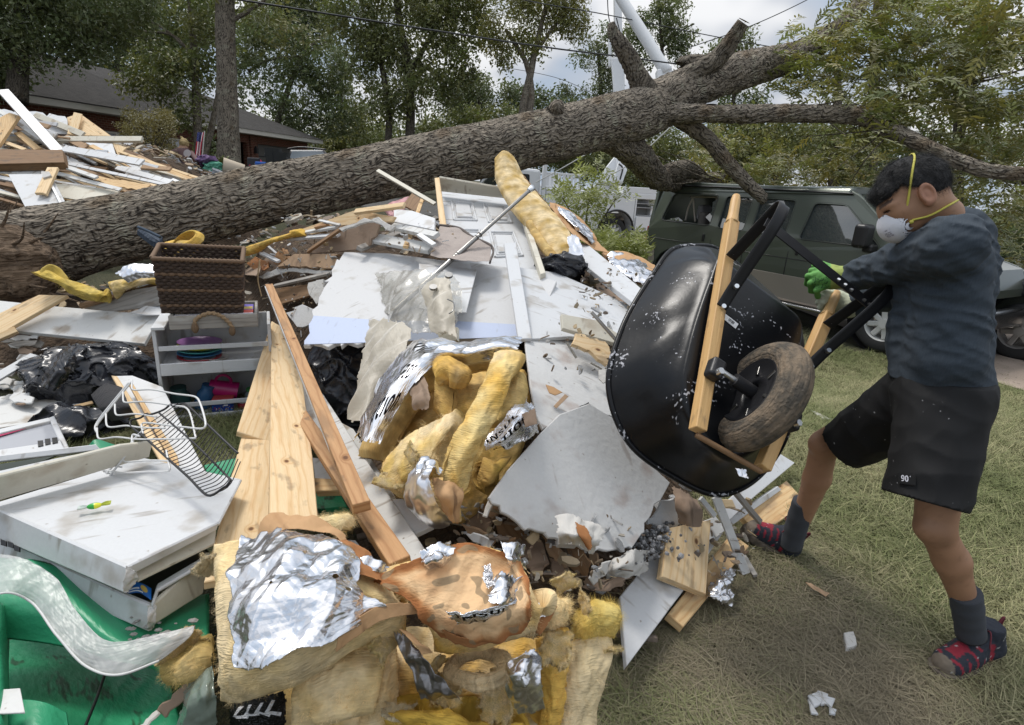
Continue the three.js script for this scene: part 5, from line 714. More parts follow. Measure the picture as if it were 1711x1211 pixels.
{
const S=(label,o,pl,t,m,opt={})=>flat(opt.name||'board',label,opt.cat||'board',o,pl,t,m,opt);
{
const pl=[[733,322,0,5.2],[862,334,0,5.25],[745,470,0,3.5]],X=(o)=>planePts(o,pl),parts=[];
const leaf=[[738,318],[862,332],[907,458],[752,470]];parts.push(mesh('door_leaf',prism(X(leaf),0.035,{edge:0.004}),M.white));
const rows=[[[755,337],[789,340],[796,369],[759,368]],[[808,342],[843,346],[855,373],[817,372]],[[762,384],[801,385],[812,430],[768,430]],[[819,388],[858,389],[873,428],[828,430]]];
for(const r of rows){const w=X(r),c=w.reduce((a,b)=>a.add(b),V3(0,0,0)).multiplyScalar(0.25),n=w[1].clone().sub(w[0]).cross(w[3].clone().sub(w[0])).normalize();if(n.dot(EYE.clone().sub(c))<0)n.negate();const inn=w.map((p)=>p.clone().lerp(c,0.3).addScaledVector(n,0.012)),mid=w.map((p)=>p.clone().lerp(c,0.16).addScaledVector(n,0.004)),pan=mesh('door_panel',prism(inn,0.012,{edge:0.004}),M.white);
const rim=[];for(let i=0;i<4;i++)rim.push(sweep([w[i].clone().addScaledVector(n,0.003),w[(i + 1)% 4].clone().addScaledVector(n,0.003)],0.011,{seg:6,n:2}),sweep([mid[i],mid[(i + 1)% 4]],0.005,{seg:5,n:2}));pan.add(mesh('moulding',merged(rim),M.white));parts.push(pan);}
parts.push(mesh('jamb',prism(planePts([[726,297],[734,296],[747,384],[735,383]],[[726,297,0,4.9],[734,296,0,4.9],[747,384,0,4.15]]),0.04),M.pine));
parts.push(mesh('jamb',prism(planePts([[734,297],[858,318],[866,334],[736,320]],[[734,297,0,4.9],[858,318,0,4.95],[736,320,0,5.1]]),0.02),M.cream));
parts.push(mesh('jamb',prism(planePts([[862,330],[871,333],[912,455],[903,458]],[[862,330,0,5.1],[871,333,0,5.05],[912,455,0,3.5]]),0.05),M.cream));
thing('panel_door','white four-panel door in its frame lying back at the heap top','door',parts);
}
S('tall white trim board crossing the fallen wall panel and door',[[842,406],[862,405],[889,565],[866,566]],[[842,406,0.3],[862,405,0.3],[889,565,0.22]],0.02,M.white);
lath('thin square stick pointing up left from the door frame',[631,285,0,5.7],[727,341,0,5.3],7,0.02,M.cream,{name:'stick',cat:'stick'});
{const a=at(886,317,3.9),b=P(650,527,0.36),m=a.clone().lerp(b,0.42);const parts=[mesh('rod',sweep([m,b],0.0155,{seg:16,n:4}),M.steel),mesh('inner_rod',sweep([a,m],0.0125,{seg:16,n:4}),M.steel),mesh('end_cap',sweep([a.clone().lerp(b,-0.02),a.clone().lerp(b,0.012)],[0.024,0.017],{seg:18,n:2}),M.zinc)];
for(const t of[0.4,0.425,0.56,0.575])parts.push(mesh('collar',sweep([a.clone().lerp(b,t),a.clone().lerp(b,t + 0.004)],0.018,{seg:16,n:2}),M.steel));thing('shower_rod','metal telescopic shower rod slanting across the white wall panel','rod',parts);}
const wall=[[575,421],[650,423],[735,434],[800,440],[868,449],[930,470],[890,560],[760,566],[640,572],[507,576],[535,540],[521,521],[533,496],[554,451]];
const wp=[[575,421,0.15],[868,449,0.14],[740,566,0.17]];
S('big fallen wall panel painted white with torn left edge',wall,wp,0.025,M.wallpaint,{name:'wall_panel',cat:'wall panel',tear:[8,9,10,11,12,13],amp:5});
S('pale blue painted band along the lower edge of the wall panel',[[524,527],[640,535],[760,536],[889,543],[886,561],[760,566],[640,571],[508,575]],[[575,421,0.156],[868,449,0.146],[740,566,0.176]],0.004,M.bluepaint,{name:'painted_band',cat:'painted panel',tear:[7],edge:0.001});
S('right white wall sheet running down towards the wheelbarrow',[[864,446],[930,455],[1010,490],[1066,518],[1040,566],[950,562],[888,566]],[[864,446,0.17],[1066,518,0.16],[888,566,0.2]],0.02,M.white,{name:'wall_panel',cat:'wall panel',tear:[3]});
S('plain white sheet behind the shower rod on the wall panel',[[700,440],[797,450],[779,522],[700,515]],[[700,440,0.22],[797,450,0.17],[779,522,0.2]],0.006,M.white,{name:'sheet',cat:'sheet'});
S('short white board with a brown edge on the wall panel',[[549,489],[566,466],[655,492],[649,526]],[[549,489,0.24],[566,466,0.24],[649,526,0.24]],0.03,M.white);
S('pale board right of the white trim near the barrow',[[938,524],[1000,535],[1040,562],[1030,574],[940,548]],[[938,524,0.26],[1040,562,0.26],[940,548,0.22]],0.03,M.cream);
S('yellowish chipboard piece beside the wheelbarrow rim',[[962,556],[1012,570],[1030,600],[1014,610],[985,585],[955,575]],[[962,556,0.24],[1012,570,0.24],[985,585,0.22]],0.02,M.pine,{name:'chipboard',cat:'chipboard',tear:true,amp:3});
lath('thin dark stick right of the pale board',[988,521,0.36],[1031,570,0.3],5,0.012,M.greywood,{name:'stick',cat:'stick'});
{const rag=crumpled('cloth',[[[735,378,0.25],[765,382,0.25],[790,398,0.25],[821,412,0.25]],[[728,400,0.25],[760,405,0.25],[790,415,0.25],[820,424,0.25]],[[720,428,0.25],[760,434,0.25],[790,436,0.25],[818,438,0.25]]],std({color:lin(0.36,0.31,0.28),roughness:1,bumpMap:M.bump,bumpScale:0.004}),{amp:0.012,f:5,tear:0,nu:36,nv:26});
thing('rag','brownish cloth mat with dark hem draped below the panelled door','cloth mat',[rag,mesh('hem',sweep([[734,377,0.25],[764,381,0.25],[790,397,0.25],[822,413,0.25],[819,438,0.25]].map(pt),0.014,{seg:6,n:40,flat:0.5}),std({color:lin(0.12,0.1,0.09)}))]);}
S('curled brown board flap rising under the log',[[507,422],[540,402],[569,379],[600,370],[624,367],[640,372],[628,395],[602,416],[560,421],[531,423]],[[507,422,0.12],[624,367,0.3],[602,416,0.14]],0.015,M.brownpaper,{name:'fibreboard',cat:'fibreboard',tear:[3,4,5,6],amp:4});
S('pale plaster edge along the curled brown flap',[[565,381],[600,368],[632,362],[660,378],[652,386],[622,370],[600,374],[571,386]],[[565,381,0.36],[632,362,0.38],[600,374,0.36]],0.02,M.gypsum,{name:'plaster',cat:'plaster',tear:true,amp:3});
lath('split grey strip lying along the curled brown flap',[515,420,0.22],[572,381,0.34],8,0.02,M.brownwood);
S('tan plasterboard slab with ragged white rim beside the basket',[[462,446],[491,424],[566,424],[556,449],[500,446]],[[462,446,0.18],[566,424,0.2],[556,449,0.16]],0.03,M.cardboard,{name:'plasterboard',cat:'plasterboard',tear:[2,3,4],amp:4});
S('white broken rim under the tan plasterboard slab',[[430,462],[462,448],[500,449],[554,452],[552,458],[480,454],[440,466]],[[430,462,0.1],[554,452,0.14],[480,454,0.11]],0.015,M.gypsum,{name:'plaster',cat:'plaster',tear:true,amp:2});
lath('dark weathered stick in the hollow behind the basket',[458,478,0.12],[552,456,0.12],7,0.02,M.greywood,{name:'stick',cat:'stick'});
S('brown board in the dark hollow right of the basket',[[455,482],[520,474],[516,494],[470,508]],[[455,482,0.03],[520,474,0.05],[470,508,0.03]],0.02,M.brownwood);
S('broken white plaster chunk left of the torn panel edge',[[515,472],[540,466],[540,500],[528,508],[516,492]],[[515,472,0.14],[540,466,0.16],[528,508,0.14]],0.03,M.gypsum,{name:'plaster',cat:'plaster',tear:true,amp:4});
S('grey plasterboard fragment below the hollow by the basket',[[478,522],[505,508],[530,516],[522,540],[496,546]],[[478,522,0.13],[530,516,0.14],[496,546,0.13]],0.02,M.drywall,{name:'plasterboard',cat:'plasterboard',tear:true,amp:4});
lath('light grey lath ending at the door frame',[600,416,0.26],[730,364,0,5.2],9,0.03,M.greywood);
lath('upright slim pine lath left of the door frame',[678,413,0.24],[706,332,0,5.7],7,0.02,M.pine2);
S('white drawer front among the boards left of the door',[[658,349],[690,352],[727,364],[726,384],[658,370]],[[658,349,0.3],[727,364,0.32],[658,370,0.26]],0.03,M.white);
lath('white board below the drawer front',[656,378,0.24],[730,394,0.3],13,0.03,M.whiteDirty);
lath('broad white plank under the crossed laths',[630,399,0.16],[722,416,0.2],20,0.03,M.whiteDirty);
lath('white trim end pointing down by the rag',[700,392,0.3],[726,410,0.3],9,0.02,M.white);
S('brown board leaning behind the upright pine lath',[[673,342],[690,320],[711,331],[694,353]],[[673,342,0,5.9],[690,320,0,6.1],[694,353,0,5.8]],0.02,M.brownwood);
{const w=woolMesh('batt',[[[640,340,0,6.0],[660,332,0,6.1],[684,324,0,6.2]],[[644,352,0,5.9],[662,346,0,5.9],[684,340,0,6.0]],[[650,366,0,5.8],[664,362,0,5.8],[684,356,0,5.85]]],{cols:[[0.62,0.3,0.32],[0.7,0.42,0.42]],thick:0.1,nu:30,nv:24,rough:0.03,seed:4});thing('insulation_batt','small wad of pink insulation under the log near the door','insulation',w);}
lath('long pine board running under the log to the pink wad',[594,354,0.34],[676,343,0.4],10,0.025,M.pine);
S('wide light plywood sheet under the log',[[500,384],[593,351],[660,362],[655,370],[569,377],[520,392]],[[500,384,0.16],[593,351,0.3],[569,377,0.2]],0.02,M.pine,{name:'plywood_sheet',cat:'plywood'});
lath('thin white strip on the wide light plywood',[533,368,0.3],[568,376,0.3],5,0.012,M.white);
lath('white strip beside the yellow wad under the log',[482,399,0.2],[566,393,0.24],8,0.02,M.white);
lath('flaking white lath above the white strip under the log',[500,390,0.22],[563,379,0.28],7,0.02,M.whiteDirty);
lath('orange brown block between the strips under the log',[528,380,0.27],[548,376,0.27],7,0.03,M.oldwood);
lath('short white stick right behind the basket',[438,423,0.18],[466,437,0.18],7,0.02,M.white,{name:'stick',cat:'stick'});
for(const[x,y,rx,l,nm]of[[412,448,24,0.03,'brown'],[430,440,18,0.08,'rust'],[455,436,16,0.06,'dusty']])S(nm + ' crumpled paper scrap behind the basket',[[x - rx,y],[x - 4,y - 12],[x + rx,y - 4],[x + rx*0.6,y + 12],[x - 6,y + 10]],[[x - rx,y,l],[x + rx,y - 4,l + 0.04],[x - 6,y + 10,l]],0.01,nm==='rust'?M.kraftDark:M.brownpaper,{name:'paper',cat:'paper',tear:true,amp:4});
thing('insulation_batt','bright yellow insulation strip tucked along the underside of the log','insulation',woolMesh('batt',[[[380,425,0.3],[404,412,0.34],[438,402,0.36],[458,398,0.36],[484,388,0.36]],[[384,434,0.24],[408,424,0.3],[440,412,0.3],[460,406,0.3],[486,396,0.32]]],{thick:0.07,nu:60,nv:14,cols:[GOLD,[0.66,0.45,0.1],PALE],seed:7}));
thing('insulation_batt','small bright yellow wad beside the white strips under the log','insulation',woolMesh('batt',[[[480,384,0.34],[500,379,0.34]],[[482,396,0.3],[502,391,0.32]]],{thick:0.07,nu:20,nv:14,cols:[GOLD,[0.66,0.42,0.06]],seed:8}));
S('red brown timber end behind the log to the left of the door',[[458,425],[472,414],[478,430],[470,446],[458,440]],[[458,425,0.12],[472,414,0.14],[470,446,0.1]],0.05,M.oldwood,{name:'wood_block',cat:'wood block'});
{const a=woolMesh('batt',[[[824,264,0,4.92],[842,250,0,4.94],[862,262,0,4.93]],[[828,296,0,4.73],[852,290,0,4.75],[884,302,0,4.78]],[[852,344,0,4.47],[890,334,0,4.44],[922,346,0,4.45]],[[888,388,0,4.22],[922,376,0,4.18],[952,382,0,4.21]],[[922,432,0,3.91],[948,424,0,3.91],[968,418,0,3.97]]],{thick:0.1,puffK:0.22,cols:[[0.55,0.36,0.1],PALE,BROWN],nu:40,nv:90,rough:0.014,seed:12});
const b=woolMesh('batt',[[[880,362,0,4.27],[892,366,0,4.26]],[[896,398,0,4.03],[916,400,0,4.02]],[[928,428,0,3.81],[948,436,0,3.80]]],{thick:0.08,cols:[TAN,BROWN,DIRT],nu:24,nv:40,rough:0.02,seed:13});
const paper=crumpled('kraft_paper',[[[856,268,0,5.00],[876,296,0,4.93]],[[880,300,0,4.82],[905,330,0,4.75]],[[924,350,0,4.50],[935,372,0,4.45]],[[948,390,0,4.20],[962,424,0,4.12]]],M.kraft,{amp:0.01,nu:16,nv:40,tear:0.05});
const foil=crumpled('foil',[[[946,396,0,4.00],[962,392,0,4.07]],[[950,416,0,3.88],[973,414,0,3.94]],[[944,434,0,3.75],[976,438,0,3.80]]],M.foilDull,{amp:0.016,nu:24,nv:24,seed:5});
thing('insulation_batt','tall folded golden batt leaning on the log above the white door','insulation',[a,b,paper,foil,fuzz(a.geometry,260,0.03,GOLD,3)]);}
{const k=[[[918,338,0,4.83],[940,345,0,4.81],[966,362,0,4.77],[990,386,0,4.71]],[[922,352,0,4.69],[944,368,0,4.55],[970,386,0,4.51],[997,402,0,4.57]],[[944,378,0,4.43],[958,392,0,4.34],[976,404,0,4.31],[994,414,0,4.39]]];
thing('foil_faced_batt','long silver foil faced strip lying right of the tall golden batt','insulation',[crumpled('kraft_paper',k.map((r)=>r.map(([x,y,,d])=>[x,y,0,d + 0.04])),M.kraft,{tear:0,amp:0.008,nu:30,nv:20}),crumpled('foil',[[[930,344,0,4.75],[950,352,0,4.73],[988,386,0,4.65]],[[934,354,0,4.67],[956,372,0,4.53],[994,402,0,4.51]],[[962,378,0,4.51],[972,390,0,4.43],[990,411,0,4.38]]],M.foil,{amp:0.014,nu:40,nv:30,seed:9})]);}
S('clean white board sloping down behind the wheelbarrow',[[960,402],[982,408],[1084,492],[1068,514],[974,440]],[[960,402,0,4.5],[1084,492,0,3.5],[974,440,0,4.0]],0.035,M.white);
S('brown kraft sheet under the foil strip behind the white board',[[968,392],[1000,404],[1020,424],[990,416]],[[968,392,0,5.0],[1020,424,0,4.8],[990,416,0,4.75]],0.006,M.kraft,{name:'kraft_paper',cat:'kraft paper',tear:true,amp:3});
{const k=[[[1010,428,0,4.9],[1030,424,0,4.95],[1058,432,0,4.95],[1088,448,0,4.9]],[[1018,440,0,4.7],[1040,438,0,4.7],[1066,446,0,4.7],[1100,462,0,4.7]],[[1034,458,0,4.55],[1056,468,0,4.5],[1078,474,0,4.5],[1098,476,0,4.55]]];
thing('foil_faced_batt','rounded silver foil batt lying on the heap behind the wheelbarrow tray','insulation',[crumpled('kraft_paper',k.map((r,j)=>r.map(([x,y,,d],i)=>[x +(i?5:-5),y +(j - 1)*5,0,d + 0.05])),M.kraft,{tear:0,amp:0.01,nu:30,nv:20}),crumpled('foil',k,M.foil,{amp:0.03,f:6,nu:50,nv:36,seed:15})]);}
S('shadowy brown scraps under the sloping white board',[[985,450],[1010,462],[1050,500],[1060,516],[1020,500],[990,472]],[[985,450,0,4.55],[1050,500,0,4.2],[1020,500,0,4.15]],0.02,M.brownpaper,{name:'paper',cat:'paper',tear:true,amp:5});
thing('rubbish_bag','black plastic bag wedged right of the door foot under the golden batt','bag',bagMesh('rubbish_bag',[936,452,0,3.9],40,24,0.2,M.bag,{seed:3,s:0.014,amp:0.03}));
thing('rubbish_bag','dark plastic bag standing behind the crossed planks in mid heap','bag',bagMesh('rubbish_bag',[580,640,0.16],58,92,0.16,M.bag,{seed:8,s:0.012,amp:0.03}));
thing('plastic_sheet','milky yellowed plastic sheet hanging left of the foil insulation','plastic sheet',crumpled('plastic_sheet',[[[616,534,0.42],[640,532,0.44],[664,536,0.44],[690,548,0.42]],[[606,590,0.42],[628,588,0.45],[654,592,0.45],[676,598,0.42]],[[596,640,0.4],[616,644,0.42],[634,640,0.4],[648,640,0.38]],[[580,704,0.34],[598,708,0.37],[612,706,0.36],[624,702,0.33]]],M.milky,{amp:0.02,f:5,tear:0.03,nu:40,nv:60,seed:4}));
thing('plastic_sheet','clear crumpled shower curtain under the shower rod','plastic sheet',crumpled('plastic_sheet',[[[622,456,0.32],[660,450,0.36],[700,450,0.36],[745,452,0.32],[770,470,0.3]],[[632,486,0.34],[664,480,0.4],[704,484,0.4],[746,490,0.36],[776,510,0.3]],[[640,520,0.36],[670,512,0.42],[704,520,0.4],[740,526,0.36],[766,540,0.3]],[[664,562,0.34],[684,566,0.38],[710,560,0.36],[738,560,0.34],[760,566,0.3]]],M.clear,{amp:0.022,f:5,tear:0.07,nu:70,nv:70,seed:14}));
thing('plastic_sheet','limp translucent curtain end with eyelets right of the rod','plastic sheet',[crumpled('plastic_sheet',[[[706,478,0.46],[728,464,0.48],[752,462,0.46]],[[712,520,0.44],[736,510,0.46],[758,506,0.42]],[[724,560,0.4],[744,560,0.4],[764,566,0.38]]],M.milky,{amp:0.02,f:6,tear:0.05,nu:34,nv:44,seed:16}),...[[724,480],[750,460]].map(([x,y])=>mesh('eyelet',new THREE.CylinderGeometry(0.02,0.02,0.012,18).rotateX(0.5).translate(...P(x,y,0.5).toArray()),M.steel)),mesh('hook',wire([P(748,500,0.5),P(758,506,0.5),P(756,520,0.5),P(750,524,0.5)],0.003),M.steel)]);
S('thin cream batten strip under the shower curtain',[[660,548],[764,546],[764,568],[664,572]],[[660,548,0.2],[764,546,0.2],[664,572,0.2]],0.02,M.cream);
const top=[[877,566],[905,561],[966,566],[1004,590],[1030,640],[1040,700],[1019,694],[984,672],[948,690],[907,716],[895,690],[886,640]];
S('upper grey plasterboard sheet with curled corner left of the wheelbarrow',top,[[877,566,0.2],[1030,640,0.16],[907,716,0.3]],0.014,M.drywall,{name:'plasterboard',cat:'plasterboard',tear:[5,6,7,8],amp:3});
const low=[[905,722],[935,692],[984,674],[1022,696],[1062,752],[1120,806],[1104,836],[1091,852],[1072,892],[1056,916],[1028,918],[992,922],[962,908],[929,899],[901,888],[878,885],[855,864],[817,831],[850,784]];
const lowP=[[905,722,0.32],[1120,806,0.26],[878,885,0.28]];
S('large bent grey plasterboard sheet in front of the wheelbarrow',low,lowP,0.014,M.drywall,{name:'plasterboard',cat:'plasterboard',tear:[6,7,8,9,10,11,12,13,14,15,16],amp:4});
thing('torn_paper','creased paper skin folded up at the lower edge of the plasterboard','torn paper',crumpled('torn_paper',[[[925,868,0.33],[955,862,0.36],[985,870,0.34],[1015,892,0.32]],[[932,890,0.36],[960,892,0.4],[984,898,0.37],[1002,910,0.34]],[[936,902,0.3],[956,912,0.32],[978,920,0.3],[990,926,0.28]]],M.gypsum,{amp:0.02,f:10,nu:36,nv:26,tear:0.08,seed:4}));
lath('small white plaster block hanging under the plasterboard edge',[931,906,0.24],[962,908,0.24],12,0.03,M.gypsum,{name:'plaster',cat:'plaster'});
thing('torn_paper','brown paper tongue sticking out of the plasterboard fold','torn paper',crumpled('torn_paper',[[[960,874,0.38],[976,880,0.38]],[[966,892,0.4],[986,900,0.38]],[[980,912,0.36],[988,922,0.36]]],M.kraftDark,{amp:0.01,nu:16,nv:20,tear:0.08}));
S('small torn paper patch on the upper plasterboard',[[912,642],[925,646],[940,655],[928,660],[918,656]],[[912,642,0.3],[940,655,0.3],[918,656,0.3]],0.004,M.kraft,{name:'torn_paper',cat:'torn paper',tear:true,amp:2,edge:0.001});
S('narrow tan paper strip on the crack of the plasterboard',[[944,658],[950,662],[930,682],[925,678]],[[944,658,0.3],[950,662,0.3],[925,678,0.31]],0.003,M.cardboard,{name:'torn_paper',cat:'torn paper',edge:0.001});
S('peeling grey paint curl beside the tray rim',[[1000,618],[1012,616],[1016,636],[1008,640],[1000,632]],[[1000,618,0.24],[1012,616,0.26],[1008,640,0.24]],0.006,M.gypsum,{name:'paint_curl',cat:'paint curl',tear:true,amp:2,edge:0.001});
const bp=[[[766,850],[790,838],[825,866],[818,892],[780,878]],[[790,828],[812,832],[834,852],[822,868],[800,848]],[[830,880],[856,866],[884,886],[880,906],[842,914]],[[860,890],[900,892],[918,940],[896,964],[872,930]],[[905,896],[934,908],[950,950],[958,972],[928,950]],[[945,905],[968,914],[988,940],[980,966],[952,948]],[[820,842],[836,850],[828,868],[806,864]],[[770,876],[800,884],[830,902],[820,914],[784,896]],[[840,905],[862,900],[870,930],[846,934]],[[918,930],[938,940],[960,976],[944,990],[924,960]],[[984,920],[998,925],[1000,946],[978,940]]];
bp.forEach((o,i)=>S(['brown paper layer below the plasterboard by the orange batt','narrow brown paper fold at the left plasterboard corner','wide brown board skin under the torn plasterboard edge','tall brown fibre piece standing under the plasterboard','long brown strip under the hanging plaster block','reddish brown scrap right of the plaster block','small curled paper corner at the left plasterboard tip','flat brown scrap above the kraft batt','dusty brown square above the foil scraps','thin brown shard pointing at the yellow fluff','short brown end beside the paper tongue'][i],o,[[...o[0],0.1 +(i % 3)*0.04],[...o[1],0.12 +(i % 3)*0.04],[...o[3],0.1 +(i % 2)*0.04]],0.012,[M.brownpaper,M.cardboard,M.brownwood][i % 3],{name:'paper',cat:'fibre scrap',tear:true,amp:3}));
S('white plaster sliver hanging at the left plasterboard tip',[[817,832],[828,836],[814,864],[806,862]],[[817,832,0.3],[828,836,0.3],[806,862,0.28]],0.008,M.gypsum,{name:'plaster',cat:'plaster',tear:[1,3],amp:2});
S('white board corner under the brown paper layers',[[765,826],[800,822],[812,834],[770,856]],[[765,826,0.1],[800,822,0.1],[770,856,0.1]],0.02,M.white);
S('flat white scrap above the kraft faced batt',[[776,890],[800,892],[826,904],[818,916],[790,906]],[[776,890,0.2],[826,904,0.2],[790,906,0.18]],0.01,M.white,{tear:true,amp:3});
thing('torn_paper','crumpled cream plaster paper in the crushed rubble','torn paper',crumpled('torn_paper',[[[1010,938,0.14],[1036,930,0.2],[1062,920,0.2],[1092,918,0.16]],[[1006,958,0.14],[1034,950,0.22],[1060,944,0.2],[1086,936,0.14]],[[1010,976,0.08],[1034,970,0.12],[1058,962,0.12],[1080,950,0.08]]],M.gypsum,{amp:0.03,f:9,nu:44,nv:34,tear:0.1,seed:8}));
thing('torn_paper','brown edged plaster crust below the cream paper','torn paper',crumpled('torn_paper',[[[976,960,0.12],[1010,966,0.16],[1044,962,0.14]],[[968,982,0.1],[1006,990,0.14],[1046,978,0.1]]],M.brownpaper,{amp:0.03,f:11,nu:36,nv:20,tear:0.1,seed:18}));
S('white paper curl left of the cream plaster paper',[[984,966],[1006,940],[1022,936],[1012,962],[992,978]],[[984,966,0.2],[1022,936,0.22],[992,978,0.18]],0.006,M.gypsum,{name:'torn_paper',cat:'torn paper',tear:true,amp:3});
S('white plasterboard corner between plasterboard and barrow rim',[[1083,876],[1104,842],[1132,826],[1147,872],[1112,880]],[[1083,876,0.16],[1132,826,0.2],[1112,880,0.14]],0.014,M.drywall,{name:'plasterboard',cat:'plasterboard',tear:true,amp:4});
thing('cardboard','muddy brown cardboard crumpled under the barrow nose','cardboard',crumpled('cardboard',[[[1118,814,0.26],[1145,822,0.28],[1168,834,0.26]],[[1130,846,0.26],[1152,852,0.3],[1172,858,0.26]],[[1138,872,0.2],[1156,882,0.24],[1172,880,0.2]]],M.brownpaper,{amp:0.02,f:8,nu:30,nv:30,tear:0.08,seed:28}));
S('long white board lying out onto the grass at the heap foot',[[1036,996],[1104,912],[1150,890],[1208,890],[1142,986],[1047,1113]],[[1036,996,0.06],[1208,890,0.1],[1047,1113,0.05]],0.025,M.white);
S('dusty pine board on the long white board',[[1116,882],[1188,868],[1180,993],[1106,963]],[[1116,882,0.18],[1188,868,0.2],[1106,963,0.13]],0.035,M.pine);
S('lower pine board with mud stains by the foot',[[1252,912],[1222,890],[1116,1025],[1142,1047]],[[1252,912,0.05],[1222,890,0.06],[1142,1047,0.04]],0.035,M.pine2);
S('white triangular board poking out right of the barrow nose',[[1205,845],[1304,758],[1328,773],[1258,832],[1216,872]],[[1205,845,0.16],[1328,773,0.1],[1216,872,0.14]],0.02,M.white);
S('square pine board under the front shoe',[[1236,858],[1314,803],[1348,840],[1268,894]],[[1236,858,0.08],[1314,803,0.07],[1268,894,0.05]],0.03,M.pine2);
S('white board edge between barrow nose and pine square',[[1216,868],[1300,812],[1306,818],[1226,876]],[[1216,868,0.12],[1300,812,0.1],[1226,876,0.1]],0.02,M.white);
S('short splintered pine end below the barrow nose',[[1206,834],[1224,834],[1230,848],[1212,848]],[[1206,834,0.26],[1224,834,0.26],[1212,848,0.24]],0.03,M.pine,{tear:[2],amp:2});
lath('flaking whitewashed lath standing left of the front shoe',[1196,830,0.28],[1246,958,0.06],14,0.02,M.whiteDirty);
lath('grey stick leaning under the barrow onto the pine square',[1228,822,0.26],[1270,872,0.14],9,0.018,M.greywood,{name:'stick',cat:'stick'});
lath('short whitewashed lath piece by the barrow nose',[1170,832,0.26],[1194,862,0.22],9,0.016,M.whiteDirty);
lath('small split stick beside the standing lath',[1238,922,0.05],[1262,962,0.03],8,0.016,M.greywood,{name:'stick',cat:'stick'});
S('white board under the standing lath',[[1150,880],[1196,862],[1214,884],[1160,930]],[[1150,880,0.13],[1196,862,0.14],[1160,930,0.1]],0.02,M.whiteDirty);
thing('foil_scrap','crumpled foil scrap on the grass beside the pine boards','foil',crumpled('foil',[[[1200,958,0.06],[1214,950,0.08],[1232,948,0.06]],[[1186,982,0.06],[1204,976,0.1],[1222,972,0.06]],[[1180,1000,0.04],[1204,1006,0.07],[1222,1018,0.03]]],M.foil,{amp:0.025,f:16,nu:36,nv:36,tear:0.1,seed:33}));
}
